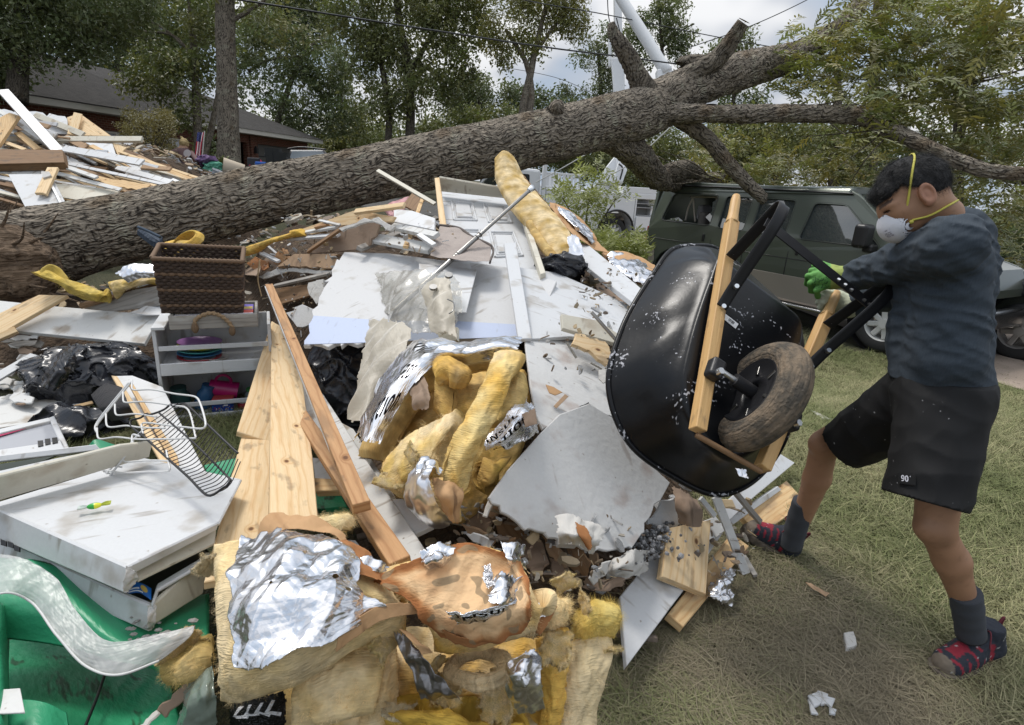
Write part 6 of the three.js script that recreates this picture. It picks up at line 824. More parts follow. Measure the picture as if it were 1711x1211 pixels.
{
const W=(ctrl,o)=>woolMesh('batt',ctrl,o);
const printed=(words,w=512,h=512)=>canvasTex(w,h,(g)=>{g.fillStyle='#e9e9ec';g.fillRect(0,0,w,h);g.fillStyle='#17171a';for(const[t,x,y,s,r]of words){g.save();g.translate(x*w,y*h);g.rotate(r);g.font='bold ' + s + 'px sans-serif';g.fillText(t,0,0);g.restore();}});
const foilP=(t)=>std({map:t,metalness:1,roughness:0.26,bumpMap:M.crumple,bumpScale:0.002});
const f1=foilP(printed([['ation',0.06,0.46,74,1.35],['grass',0.19,0.36,74,1.35],['villu',0.34,0.26,74,1.35]])),f2=foilP(printed([['INSUL',0.1,0.3,110,0.1],['ATION',0.2,0.6,110,0.1],['R-13',0.1,0.9,90,0]]));
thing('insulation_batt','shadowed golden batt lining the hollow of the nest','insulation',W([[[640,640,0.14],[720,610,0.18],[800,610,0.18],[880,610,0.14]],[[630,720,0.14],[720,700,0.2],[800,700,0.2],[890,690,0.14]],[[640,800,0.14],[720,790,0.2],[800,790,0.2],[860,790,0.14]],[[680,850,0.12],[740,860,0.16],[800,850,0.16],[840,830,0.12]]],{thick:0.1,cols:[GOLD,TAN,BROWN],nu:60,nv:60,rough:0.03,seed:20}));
thing('insulation_batt','loose pale golden bed of wool beneath the bottom batts','insulation',W([[[480,1060,0.12],[620,1040,0.16],[780,1040,0.18],[940,1060,0.14]],[[440,1130,0.12],[620,1120,0.18],[780,1120,0.2],[960,1120,0.14]],[[420,1240,0.06],[620,1230,0.1],[780,1230,0.12],[960,1230,0.08]]],{thick:0.1,cols:[GOLD,PALE,TAN],nu:90,nv:60,rough:0.04,seed:19}));
{const parts=[];
const foil=crumpled('foil',[[[588,742,0.4],[630,652,0.44],[678,577,0.46],[728,567,0.46],[781,570,0.46],[835,562,0.44],[876,568,0.42]],[[606,746,0.44],[646,664,0.5],[692,600,0.54],[732,584,0.54],[780,586,0.54],[832,576,0.52],[872,582,0.48]],[[630,750,0.4],[668,680,0.44],[702,634,0.48],[738,606,0.48],[784,604,0.48],[828,594,0.46],[862,600,0.42]]],f1,{amp:0.018,f:7,nu:120,nv:34,tear:0.05,seed:2,unit:true});
parts.push(foil);
parts.push(W([[[592,752,0.3],[632,666,0.34],[684,596,0.38],[760,584,0.38],[870,580,0.34]],[[640,762,0.26],[676,694,0.3],[710,644,0.34],[784,612,0.34],[864,608,0.3]]],{thick:0.07,cols:[BROWN,TAN],seed:21,nu:80,nv:20}));
thing('foil_faced_batt','foil faced batt curved like a collar, printed with black letters','insulation',parts);}
{const a=W([[[640,764,0.3],[680,716,0.4],[730,690,0.44],[770,668,0.4]],[[624,788,0.34],[676,752,0.46],[726,728,0.5],[766,700,0.46]],[[634,818,0.34],[672,790,0.44],[716,770,0.48],[748,744,0.46]],[[668,846,0.28],[694,826,0.36],[724,808,0.4],[746,782,0.4]]],{thick:0.12,cols:[[0.66,0.46,0.14],PALE,GOLD],nu:80,nv:64,rough:0.03,seed:22});
thing('insulation_batt','fluffy pale golden lobe of insulation at the nest bottom left','insulation',[a,fuzz(a.geometry,1300,0.034,GOLD,4)]);}
{const a=W([[[824,590,0.5],[848,582,0.52],[882,588,0.5]],[[806,622,0.56],[836,618,0.62],[866,620,0.58]],[[782,676,0.56],[812,676,0.62],[844,678,0.58]],[[756,724,0.54],[788,728,0.6],[820,728,0.56]],[[734,776,0.48],[764,780,0.54],[798,772,0.5]],[[740,830,0.4],[764,834,0.44],[784,818,0.42]]],{thick:0.07,puffK:0.3,cols:[GOLD,[0.8,0.62,0.28],PALE],nu:44,nv:100,rough:0.022,seed:23});
thing('insulation_batt','long golden strip of batt looping down the middle of the nest','insulation',[a,fuzz(a.geometry,700,0.026,GOLD,5)]);}
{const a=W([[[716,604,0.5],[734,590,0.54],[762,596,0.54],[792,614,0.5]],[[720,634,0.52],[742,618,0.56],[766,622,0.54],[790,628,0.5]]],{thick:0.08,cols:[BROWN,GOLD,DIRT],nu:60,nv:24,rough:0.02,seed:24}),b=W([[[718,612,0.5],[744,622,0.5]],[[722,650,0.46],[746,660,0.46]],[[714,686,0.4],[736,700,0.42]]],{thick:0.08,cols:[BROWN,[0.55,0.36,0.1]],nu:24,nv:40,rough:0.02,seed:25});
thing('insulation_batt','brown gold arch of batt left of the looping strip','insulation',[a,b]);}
{const a=W([[[846,604,0.46],[878,618,0.46]],[[850,640,0.46],[884,646,0.46]],[[832,680,0.44],[868,684,0.44]],[[814,712,0.4],[838,712,0.4]]],{thick:0.08,cols:[[0.52,0.36,0.1],TAN,DIRT],nu:32,nv:50,rough:0.02,seed:26});thing('insulation_batt','dull gold flap hanging right of the looping strip','insulation',[a,fuzz(a.geometry,200,0.02,TAN,6)]);}
thing('kraft_paper','creased brown paper between foil collar and golden lobe','kraft paper',crumpled('kraft_paper',[[[682,640,0.44],[712,628,0.46]],[[686,664,0.46],[720,658,0.48]],[[692,686,0.42],[724,684,0.44]]],M.brownpaper,{amp:0.02,nu:24,nv:24,seed:31}));
thing('foil_faced_batt','foil sheet with dark print at the right side of the nest','insulation',[crumpled('foil',[[[802,740,0.42],[826,720,0.44],[850,690,0.44],[880,650,0.4]],[[810,752,0.42],[836,736,0.46],[864,706,0.46],[892,682,0.4]],[[818,756,0.36],[846,752,0.4],[876,738,0.4],[898,722,0.36]]],f2,{amp:0.022,f:8,nu:60,nv:36,tear:0.07,seed:35,unit:true}),crumpled('kraft_paper',[[[872,692,0.47],[894,682,0.46]],[[876,716,0.48],[898,708,0.46]]],M.brownpaper,{amp:0.01,nu:14,nv:12})]);
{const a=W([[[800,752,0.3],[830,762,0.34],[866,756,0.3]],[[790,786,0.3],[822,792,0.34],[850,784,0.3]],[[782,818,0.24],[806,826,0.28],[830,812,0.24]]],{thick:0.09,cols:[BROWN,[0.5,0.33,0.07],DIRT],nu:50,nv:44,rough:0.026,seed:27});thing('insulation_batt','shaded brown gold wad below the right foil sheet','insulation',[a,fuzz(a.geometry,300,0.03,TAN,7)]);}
{const foil=crumpled('foil',[[[682,790,0.46],[708,770,0.5],[728,778,0.5]],[[674,826,0.42],[696,810,0.5],[722,806,0.52]],[[690,860,0.36],[712,850,0.44],[736,842,0.46]],[[724,882,0.28],[742,878,0.34],[758,868,0.36]]],M.foilDull,{amp:0.016,nu:40,nv:50,tear:0.06,seed:36});
const kr=crumpled('kraft_paper',[[[720,796,0.5],[744,800,0.52],[774,812,0.46]],[[726,826,0.5],[750,832,0.52],[772,838,0.46]],[[742,862,0.42],[756,872,0.42],[766,876,0.38]]],M.kraft,{amp:0.014,nu:36,nv:36,tear:0.04,seed:37});
const w=W([[[690,800,0.42],[740,790,0.44],[778,808,0.4]],[[716,846,0.36],[744,850,0.4],[774,856,0.36]],[[740,880,0.26],[756,882,0.3],[778,880,0.26]]],{thick:0.07,cols:[GOLD,PALE],nu:36,nv:36,seed:28});
const crest=crumpled('foil',[[[696,778,0.54],[716,764,0.56],[738,770,0.54]],[[700,796,0.55],[720,788,0.58],[732,800,0.55]]],M.foil,{amp:0.03,f:14,nu:24,nv:20,tear:0.1,seed:39});
thing('foil_faced_batt','drooping roll of orange kraft and dull foil below the nest','insulation',[foil,kr,w,crest]);}
{const body=W([[[346,896,0.5],[420,884,0.54],[520,886,0.54],[600,918,0.5],[660,960,0.44]],[[342,960,0.52],[424,950,0.58],[520,950,0.58],[604,976,0.54],[676,996,0.46]],[[344,1040,0.5],[426,1030,0.56],[520,1020,0.56],[606,1012,0.52],[690,1014,0.46]],[[352,1110,0.46],[400,1122,0.5],[500,1098,0.52],[600,1050,0.48],[690,1030,0.42]],[[360,1190,0.3],[404,1194,0.34],[500,1160,0.38],[600,1100,0.38],[690,1070,0.34]]],{thick:0.1,cols:[TAN,PALE,DIRT],nu:120,nv:100,rough:0.016,seed:41});
const foil=crumpled('foil',[[[404,896,0.585],[452,888,0.6],[506,888,0.6],[548,892,0.585],[560,916,0.57]],[[384,946,0.6],[446,934,0.63],[508,932,0.63],[560,938,0.61],[600,944,0.575]],[[380,1002,0.6],[444,992,0.635],[506,986,0.64],[560,976,0.62],[604,980,0.585]],[[386,1064,0.585],[444,1054,0.61],[504,1042,0.61],[560,1020,0.6],[640,1004,0.555]],[[392,1118,0.56],[440,1122,0.575],[496,1096,0.585],[556,1074,0.57],[652,1010,0.53]]],M.foil,{amp:0.026,f:7,nu:190,nv:170,tear:0.035,seed:42,holes:[[0.75,0.42,0.03],[0.3,0.45,0.015],[0.86,0.55,0.03]]});
const kr1=crumpled('kraft_paper',[[[428,902,0.58],[450,858,0.62],[500,860,0.62],[548,872,0.6],[580,894,0.56]],[[436,906,0.585],[470,886,0.62],[510,884,0.62],[550,892,0.6],[578,914,0.57]]],M.kraft,{amp:0.014,nu:60,nv:20,tear:0.05,seed:43});
const kr2=crumpled('kraft_paper',[[[548,898,0.57],[578,904,0.56],[612,928,0.52]],[[560,926,0.585],[596,934,0.57],[640,956,0.51]],[[580,960,0.58],[612,966,0.55],[656,982,0.5]]],M.kraftDark,{amp:0.018,nu:40,nv:30,tear:0.05,seed:44});
const kr3=crumpled('kraft_paper',[[[560,1062,0.575],[600,1030,0.565],[640,1010,0.55],[690,1006,0.52]],[[558,1092,0.54],[604,1058,0.535],[646,1034,0.525],[706,1024,0.49]]],M.kraft,{amp:0.008,nu:44,nv:18,tear:0.05,seed:45});
const sc=crumpled('foil',[[[596,930,0.565],[620,932,0.55],[656,944,0.52]],[[600,944,0.56],[626,950,0.55],[650,954,0.52]]],M.foil,{amp:0.02,f:14,nu:26,nv:16,tear:0.1,seed:46});
thing('foil_faced_batt','large thick batt with bright crumpled foil face at the bottom','insulation',[body,foil,kr1,kr2,kr3,sc,fuzz(body.geometry,1500,0.026,TAN,8)]);}
{const a=W([[[512,866,0.46],[540,856,0.5],[572,852,0.5],[600,858,0.46]],[[520,880,0.46],[546,878,0.5],[574,874,0.5],[596,878,0.46]]],{thick:0.06,cols:[[0.74,0.62,0.3],PALE],nu:40,nv:16,seed:47,rough:0.02});thing('insulation_batt','light yellow fluff tuft behind the big foil batt','insulation',[a,fuzz(a.geometry,700,0.03,PALE,9)]);}
{const body=W([[[600,950,0.44],[680,925,0.5],[770,905,0.52],[850,915,0.5],[884,945,0.46]],[[640,984,0.46],[710,966,0.5],[790,954,0.48],[860,958,0.48],[896,990,0.5]],[[690,1020,0.46],[744,1014,0.48],[806,1010,0.47],[870,1006,0.48],[902,1024,0.49]],[[710,1064,0.4],[760,1066,0.44],[820,1064,0.44],[878,1046,0.44],[904,1050,0.42]],[[716,1104,0.3],[764,1108,0.34],[820,1098,0.34],[872,1078,0.34],[894,1080,0.3]]],{thick:0.09,cols:[GOLD,PALE,TAN],nu:90,nv:80,rough:0.018,seed:51});
const kr=crumpled('kraft_paper',[[[616,970,0.5],[690,938,0.56],[764,904,0.585],[832,918,0.58],[872,924,0.56]],[[650,990,0.52],[718,970,0.56],[790,948,0.56],[852,952,0.56],[884,984,0.56]],[[694,1012,0.52],[746,1006,0.545],[806,1000,0.548],[866,992,0.555],[888,1008,0.56]],[[716,1030,0.5],[756,1040,0.53],[806,1036,0.545],[862,1020,0.56],[886,1020,0.56]],[[730,1056,0.44],[764,1070,0.46],[804,1070,0.47],[858,1048,0.48],[886,1036,0.48]]],std({map:tex(320,320,(u,v)=>{let c=mix3([0.84,0.7,0.53],[0.74,0.56,0.39],ss(-0.1,0.4,fbm(u*3,v*3,3,3)));const e=Math.min(u,1 - u,v,1 - v)+ 0.07*fbm(u*9,v*9,6,4);c=mix3([0.6,0.38,0.2],c,ss(0.05,0.16,e));const s=noise(u*11,v*8,12);if(s>0.3)c=mix3(c,[0.55,0.47,0.36],ss(0.3,0.36,s)*0.8);return c;}),roughness:0.85,bumpMap:M.bump,bumpScale:0.0015}),{amp:0.024,f:9,nu:130,nv:110,tear:0.04,seed:52,unit:true});
const fs=[[[[700,926,0.580],[728,908,0.600],[758,898,0.580]],[[706,944,0.590],[734,930,0.610],[760,924,0.590]],[[716,962,0.550],[736,956,0.560],[748,950,0.550]]],[[[828,956,0.585],[850,958,0.590],[872,970,0.550]],[[816,984,0.590],[842,986,0.590],[868,994,0.550]],[[812,1012,0.585],[838,1014,0.585],[856,1012,0.565]]],[[[838,912,0.580],[856,906,0.590],[872,912,0.560]],[[842,930,0.590],[860,930,0.590],[878,940,0.550]],[[852,948,0.560],[866,950,0.550],[880,952,0.510]]]];
const parts=[body,kr];fs.forEach((c,i)=>parts.push(crumpled('foil',c,M.foil,{amp:0.022,f:14,nu:36,nv:36,tear:0.12,seed:53 + i})));
parts.push(crumpled('foil',[[[742,1014,0.560],[790,1010,0.585],[836,1004,0.585],[864,1006,0.555]],[[756,1034,0.535],[798,1030,0.555],[838,1022,0.555],[858,1020,0.535]],[[764,1050,0.500],[800,1048,0.515],[830,1034,0.515],[846,1028,0.505]]],f2,{amp:0.02,f:12,nu:50,nv:30,tear:0.1,seed:58,unit:true}));
parts.push(crumpled('foil',[[[808,945,0.580],[822,938,0.610]],[[806,966,0.585],[824,962,0.585]],[[812,990,0.580],[826,984,0.580]]],f2,{amp:0.02,f:16,nu:18,nv:30,tear:0.12,seed:59,unit:true}));
parts.push(crumpled('kraft_paper',[[[736,1050,0.5],[790,1066,0.5],[850,1040,0.51],[884,1004,0.52]],[[744,1066,0.47],[792,1082,0.47],[856,1054,0.48],[886,1026,0.49]]],M.kraftDark,{amp:0.008,nu:50,nv:14,tear:0.05,seed:60}));
parts.push(fuzz(body.geometry,900,0.028,GOLD,10));thing('foil_faced_batt','folded batt with stained tan paper face and torn foil patches','insulation',parts);}
const strip=(label,ctrl,cols,seed,n,o={})=>{const a=W(ctrl,{thick:0.08,puffK:0.3,cols,nu:60,nv:70,rough:0.03,seed,...o});thing('insulation_batt',label,'insulation',[a,fuzz(a.geometry,n,0.03,cols[0],seed)]);};
strip('pale tan hanging strip at bottom below the foil batt',[[[500,1100,0.34],[560,1064,0.36],[640,1050,0.34]],[[482,1150,0.32],[556,1120,0.36],[648,1110,0.32]],[[470,1230,0.26],[550,1210,0.3],[630,1190,0.28]]],[TAN,PALE,PALE],61,700);
strip('golden strip with pale fibres left of the dark foil shard',[[[600,1090,0.24],[640,1060,0.28],[668,1056,0.26]],[[600,1150,0.22],[640,1140,0.26],[676,1126,0.22]],[[586,1230,0.16],[640,1220,0.2],[680,1200,0.16]]],[GOLD,PALE],62,500);
strip('deep yellow batt lying along the bottom edge',[[[640,1160,0.22],[720,1180,0.24],[800,1196,0.24],[880,1200,0.22]],[[630,1190,0.24],[720,1204,0.28],[810,1222,0.26],[890,1226,0.22]],[[640,1240,0.16],[730,1250,0.18],[820,1260,0.16],[900,1260,0.14]]],[[0.66,0.4,0.05],[0.7,0.46,0.08],GOLD],63,400);
strip('orange golden batt standing right of the foil patch',[[[886,1060,0.3],[920,1044,0.34],[958,1040,0.32]],[[890,1110,0.3],[924,1100,0.34],[960,1096,0.3]],[[894,1170,0.24],[926,1166,0.28],[950,1160,0.24]],[[890,1230,0.18],[920,1230,0.2],[940,1226,0.18]]],[GOLD,[0.68,0.44,0.08]],64,500);
strip('pale honey batt at the right end of the bottom row',[[[948,1062,0.26],[988,1050,0.28],[1030,1056,0.24]],[[942,1120,0.24],[980,1116,0.27],[1022,1110,0.22]],[[934,1180,0.2],[970,1180,0.22],[1008,1180,0.17]],[[926,1240,0.14],[960,1240,0.16],[996,1240,0.12]]],[PALE,[0.72,0.58,0.34],GOLD],65,600);
{const a=W([[[892,996,0.36],[924,984,0.4],[962,990,0.36]],[[898,1026,0.38],[930,1014,0.42],[968,1016,0.38]],[[896,1062,0.34],[930,1054,0.38],[962,1050,0.34]]],{thick:0.08,cols:[TAN,PALE,GOLD],nu:44,nv:40,rough:0.03,seed:66});thing('insulation_batt','combed pale fluff rising behind the folded kraft batt','insulation',[a,fuzz(a.geometry,900,0.032,PALE,11)]);}
{const a=W([[[950,1016,0.28],[990,990,0.32],[1044,1006,0.28]],[[954,1040,0.3],[994,1024,0.35],[1050,1034,0.3]],[[952,1080,0.26],[994,1072,0.3],[1040,1076,0.24]]],{thick:0.08,cols:[[0.66,0.46,0.1],[0.7,0.56,0.2],GOLD],nu:50,nv:40,rough:0.034,seed:67});thing('insulation_batt','bright yellow shaggy fluff touching the long white board','insulation',[a,fuzz(a.geometry,1300,0.032,GOLD,12)]);}
thing('foil_faced_batt','small foil corner with kraft edge behind the combed fluff','insulation',[crumpled('foil',[[[890,1010,0.44],[906,1006,0.45],[922,1012,0.43]],[[894,1034,0.44],[908,1032,0.44],[920,1024,0.43]]],M.foil,{amp:0.01,nu:20,nv:16,seed:68}),crumpled('kraft_paper',[[[914,1014,0.45],[930,1012,0.44]],[[900,1036,0.43],[914,1044,0.42]],[[896,1056,0.4],[902,1062,0.4]]],M.kraftDark,{amp:0.008,nu:12,nv:22,seed:69})]);
thing('foil_scrap','upright wrinkled foil patch among the bottom batts','foil',crumpled('foil',[[[868,1096,0.44],[890,1088,0.44],[900,1104,0.42]],[[844,1122,0.42],[874,1124,0.46],[904,1132,0.42]],[[848,1152,0.38],[878,1156,0.42],[908,1160,0.38]],[[868,1186,0.3],[888,1190,0.32],[910,1184,0.3]]],M.foil,{amp:0.018,f:14,nu:36,nv:50,tear:0.05,seed:70}));
thing('foil_scrap','dark crumpled foil shard between the bottom strips','foil',[crumpled('foil',[[[656,1052,0.42],[680,1060,0.42]],[[672,1096,0.4],[704,1094,0.42]],[[690,1136,0.36],[738,1130,0.38]],[[704,1168,0.3],[772,1178,0.32]]],std({color:lin(0.25,0.24,0.24),metalness:0.9,roughness:0.3,bumpMap:M.crumple,bumpScale:0.008}),{amp:0.022,f:12,nu:36,nv:60,tear:0.06,seed:71}),crumpled('kraft_paper',[[[664,1050,0.44],[684,1056,0.44]],[[690,1074,0.44],[712,1080,0.44]],[[706,1096,0.42],[724,1092,0.42]]],M.kraft,{amp:0.008,nu:12,nv:24,seed:72})]);
{const ring=sweep(Array.from({length:12},(_,i)=>P(800 + Math.cos(i / 12*6.283)*46,1116 + Math.sin(i / 12*6.283)*25,0.32 + 0.04*Math.sin(i / 12*6.283 + 1))),0.016,{seg:16,n:90,closed:true,disp:(t,a,c)=>0.022*fbm(c.x*9 + Math.cos(a),c.y*9 + Math.sin(a),c.z*9,4)});ring.setAttribute('color',new THREE.Float32BufferAttribute(Array.from({length:ring.attributes.position.count},(_,i)=>mix3([0.5,0.36,0.2],PALE,0.5 + noise(i*0.05,1,2))).flat(),3));const m=mesh('batt',ring,M.wool);thing('insulation_batt','hollow ring of pale brown fluff between the bottom batts','insulation',[m,fuzz(ring,1500,0.05,TAN,13)]);}
{const vs=[1,2,3].map((s)=>{const q=rng(s*7),ctrl=Array.from({length:4},(_,j)=>Array.from({length:4},(_,i)=>V3((i - 1.5)*0.9 +(q()- 0.5)*0.6,(q()- 0.5)*0.7,(j - 1.5)*0.6 +(q()- 0.5)*0.5)));const c=[[[0.86,0.6,0.2],PALE],[PALE,[0.9,0.76,0.5]],[[0.88,0.66,0.24],PALE]][s - 1];const g=patch(ctrl,30,24,{thick:0.25,puff:0.3,disp:(u,v,p)=>0.25*fbm(p.x*1.6,p.y*1.6,p.z*1.6 + s,4),keep:(u,v)=>Math.min(u,1 - u,v,1 - v)>0.13*(0.5 + 1.6*noise(u*8,v*8,s)),color:(u,v,p)=>mix3(c[0],c[1],cl(0.5 + 1.4*fbm(p.x*2,p.y*2,p.z*2 + s,3)))});const o=new THREE.Group();o.add(mesh('wool',g,M.wool),fuzz(g,500,0.55,c[1],s));return o;});
const q=rng(88);for(const[x,y,l]of[[640,1076,0.42],[722,1120,0.32],[742,1150,0.3],[664,1184,0.28],[830,1166,0.3],[930,1080,0.4],[1020,1090,0.28],[944,972,0.38],[980,1010,0.38],[346,940,0.52],[690,760,0.52],[660,800,0.44],[300,1080,0.36]]){const k=Math.floor(q()*3),o=vs[k].clone();o.name=numbered('wool_tuft');o.position.copy(P(x,y,l - 0.03));o.quaternion.copy(randQ(q));o.scale.setScalar(0.02 + q()*0.03);o.userData={label:'small torn tuft of yellow glass wool caught among the batts',category:'insulation tuft',group:'torn wool tufts among the batts'};scene.add(o);}}
{const a=W([[[262,1086,0.3],[300,1064,0.32],[342,1046,0.34]],[[258,1120,0.28],[300,1104,0.32],[344,1090,0.34]],[[270,1156,0.22],[300,1150,0.26],[344,1140,0.28]]],{thick:0.06,cols:[[0.5,0.36,0.1],TAN,DIRT],nu:44,nv:40,rough:0.03,seed:73});thing('insulation_batt','ragged olive yellow shred between green vinyl and foil batt','insulation',[a,fuzz(a.geometry,500,0.03,TAN,14)]);}
flat('cardboard','brown torn cardboard strip below the olive shred','cardboard',[[262,1186],[300,1150],[336,1104],[340,1118],[312,1164],[276,1200]],[[262,1186,0.2],[336,1104,0.3],[276,1200,0.18]],0.006,M.brownpaper,{tear:true,amp:3});
flat('plaster','white plaster edged strip on the green vinyl','plaster',[[230,1212],[262,1184],[268,1190],[240,1218]],[[230,1212,0.2],[262,1184,0.2],[240,1218,0.2]],0.008,M.gypsum,{tear:true,amp:2});
thing('plastic_sheet','green tinted clear film bundle beside the foil batt','plastic sheet',crumpled('plastic_sheet',[[[310,1140,0.24],[340,1120,0.3],[356,1110,0.3]],[[300,1180,0.22],[334,1166,0.3],[360,1160,0.3]],[[290,1220,0.16],[330,1214,0.2],[364,1214,0.2]]],new THREE.MeshPhysicalMaterial({color:lin(0.3,0.36,0.3),roughness:0.15,transmission:0.4,thickness:0,side:THREE.DoubleSide,bumpMap:M.crumple,bumpScale:0.01}),{amp:0.02,f:8,nu:34,nv:40,tear:0.05,seed:74}));
thing('rubbish_bag','black printed film crushed under the big foil batt','bag',crumpled('rubbish_bag',[[[390,1170,0.2],[430,1166,0.24],[476,1150,0.24]],[[384,1196,0.18],[430,1190,0.22],[480,1180,0.2]],[[380,1230,0.12],[430,1230,0.14],[476,1226,0.12]]],std({map:canvasTex(256,256,(g,w,h)=>{g.fillStyle='#0a0a0b';g.fillRect(0,0,w,h);g.strokeStyle='#e8e8ea';g.lineWidth=16;for(let i=0;i<4;i++){g.beginPath();g.moveTo(60 + i*46,60);g.lineTo(30 + i*46,130);g.lineTo(90 + i*46,150);g.stroke();}}),roughness:0.3,bumpMap:M.crumple,bumpScale:0.01}),{amp:0.02,nu:40,nv:36,tear:0.04,seed:75,unit:true}));
}
{
const S=(label,o,pl,t,m,opt={})=>flat(opt.name||'board',label,opt.cat||'board',o,pl,t,m,opt);
S('wide dirty white board lying left of the basket',[[-10,501],[88,511],[268,526],[241,574],[31,553],[-10,541]],[[-10,501,0.14],[268,526,0.14],[31,553,0.14]],0.03,M.whiteDirty);
S('light pine board crossing the dirty white board at the left edge',[[-10,527],[65,492],[113,493],[-10,563]],[[-10,527,0.26],[113,493,0.26],[-10,563,0.24]],0.03,M.pine);
lath('short pine stub at the left edge below the light pine board',[-12,568,0.22],[28,551,0.22],11,0.03,M.pine,{name:'wood_block',cat:'wood block'});
S('dark board with a pine edge slanting behind the dirty white board',[[134,514],[226,483],[272,477],[272,510],[190,520]],[[134,514,0.14],[226,483,0.3],[190,520,0.14]],0.03,M.greywood);
lath('raw pine edge strip along the slanting dark board',[134,512,0.18],[272,474,0.32],7,0.03,M.brownwood);
S('white splintered sheet corner beside the basket foot',[[216,522],[240,512],[268,508],[270,526],[244,526]],[[216,522,0.2],[268,508,0.2],[244,526,0.19]],0.01,M.white,{tear:[0,1],amp:3});
{const a=woolMesh('batt',[[[50,450,0.5],[74,440,0.5],[110,456,0.44],[146,470,0.4],[174,480,0.36]],[[56,460,0.46],[90,466,0.44],[122,480,0.4],[150,490,0.36],[178,492,0.34]],[[70,468,0.4],[96,480,0.4],[126,496,0.34],[152,502,0.32],[178,500,0.3]]],{thick:0.16,cols:[[0.62,0.42,0.06],[0.66,0.5,0.14],GOLD],nu:80,nv:34,rough:0.03,seed:81});thing('insulation_batt','curved bright yellow batt lying against the root end of the log','insulation',[a,fuzz(a.geometry,200,0.05,GOLD,15)]);}
{const a=woolMesh('batt',[[[172,468,0.36],[200,462,0.4],[236,462,0.4],[274,456,0.4]],[[178,482,0.32],[204,478,0.36],[238,472,0.36],[274,468,0.36]],[[186,496,0.28],[208,490,0.3],[240,480,0.32],[272,478,0.32]]],{thick:0.12,cols:[[0.62,0.42,0.08],PALE,GOLD],nu:60,nv:30,rough:0.03,seed:82});thing('insulation_batt','short yellow batt between the curved batt and the basket','insulation',a);}
thing('foil_scrap','silver foil crumpled on the yellow batts left of the basket','foil',crumpled('foil',[[[194,458,0.46],[222,442,0.52],[274,446,0.5]],[[204,464,0.48],[230,454,0.54],[272,456,0.5]],[[216,470,0.44],[240,466,0.48],[270,464,0.46]]],M.foilDull,{amp:0.03,f:7,nu:44,nv:30,seed:83}));
{const a=woolMesh('batt',[[[262,402,0.62],[284,394,0.66],[306,402,0.66],[332,416,0.6]],[[258,424,0.56],[284,418,0.58],[308,420,0.58],[332,424,0.54]],[[256,444,0.48],[282,444,0.5],[306,440,0.5],[330,436,0.48]]],{thick:0.14,cols:[GOLD,[0.66,0.46,0.1],PALE],nu:50,nv:36,rough:0.03,seed:84});thing('insulation_batt','yellow batt standing behind the wicker basket','insulation',a);}
thing('broom_head','dark navy bristle brush head resting against the log','broom head',[mesh('bristles',prism(planePts([[229,380],[236,377],[272,392],[268,405],[250,396]],[[229,380,0,4.5],[272,392,0,4.5],[250,396,0,4.4]]),0.08,{edge:0.02}),std({color:lin(0.02,0.035,0.06),roughness:0.8,bumpMap:M.bump,bumpScale:0.01})),mesh('bristle_tip',sweep([at(231,379,4.38),at(250,387,4.36),at(268,396,4.34)],0.012,{seg:6,n:8}),std({color:lin(0.03,0.05,0.08),roughness:0.8}))]);
const fl=rng(91);for(let i=0;i<26;i++){const x=-6 + fl()*70,y=560 + fl()*110,w=16 + fl()*34,h=5 + fl()*10,a=(fl()- 0.5)*0.5,o=[[-w / 2,0],[-w*0.2,-h / 2],[w / 2,-h*0.2],[w*0.4,h / 2],[-w*0.3,h / 2]].map(([u,v])=>[x + u*Math.cos(a)- v*Math.sin(a),y + u*Math.sin(a)+ v*Math.cos(a)]);const l=0.02 + fl()*0.08;S('peeling painted splinter in the tangle left of the black bag',o,[[...o[0],l],[...o[2],l + 0.03],[...o[4],l]],0.012,[M.whiteDirty,M.gypsum,M.brownpaper,M.greywood][i % 4],{name:'splinter',cat:'splinter',group:'splinters left of the black bag',tear:true,amp:2});}
lath('white painted strip poking out left of the black bag',[-10,634,0.2],[58,594,0.16],14,0.02,M.white);
S('dirty grey white panel under the black bag at the left edge',[[-10,664],[40,656],[150,676],[155,672],[90,700],[-10,716]].filter((_,i)=>i !==3),[[-10,664,0.06],[150,676,0.06],[-10,716,0.06]],0.02,M.whiteDirty,{name:'panel',cat:'panel'});
lath('thin pine edged board on the grey panel below the black bag',[56,697,0.1],[155,673,0.1],6,0.02,M.pine2);
thing('rubbish_bag','large shiny black rubbish bag slumped left of the shelf unit','bag',[bagMesh('rubbish_bag',[158,632,0.14],112,56,0.26,M.bag,{seed:21,s:0.015,amp:0.04}),mesh('bag_fold',patch([[P(70,640,0.34),P(96,600,0.46),P(120,577,0.5)],[P(84,650,0.4),P(104,618,0.5),P(122,596,0.5)],[P(100,640,0.34),P(116,622,0.42),P(128,612,0.38)]],24,24,{thick:0.004,disp:(u,v,p)=>0.02*ridge(p.x*14,p.y*14,p.z*14)}),M.bag)]);
thing('rubbish_bag','lower black bag spilling onto the grass under the white wire rack','bag',bagMesh('rubbish_bag',[128,712,0.05],64,34,0.16,M.bag,{seed:24,s:0.013,amp:0.035}));
thing('black_mesh_cloth','black textured fabric folded beside the black bag','cloth',crumpled('black_mesh_cloth',[[[152,660,0.34],[176,642,0.36],[204,648,0.34]],[[166,684,0.3],[188,674,0.34],[216,676,0.32]],[[186,704,0.22],[206,700,0.26],[226,694,0.24]]],M.bagTex,{amp:0.01,f:5,nu:30,nv:30,tear:0}));
S('white board with a pine edge leaning on the black bag',[[188,628],[222,627],[272,646],[350,800],[330,812],[296,802]],[[188,628,0.28],[272,646,0.26],[330,812,0.12]],0.02,M.white);
S('narrow pine board beneath the leaning white board',[[186,627],[196,628],[270,744],[292,802],[284,800]],[[186,627,0.32],[196,628,0.32],[284,800,0.15]],0.03,M.pine);
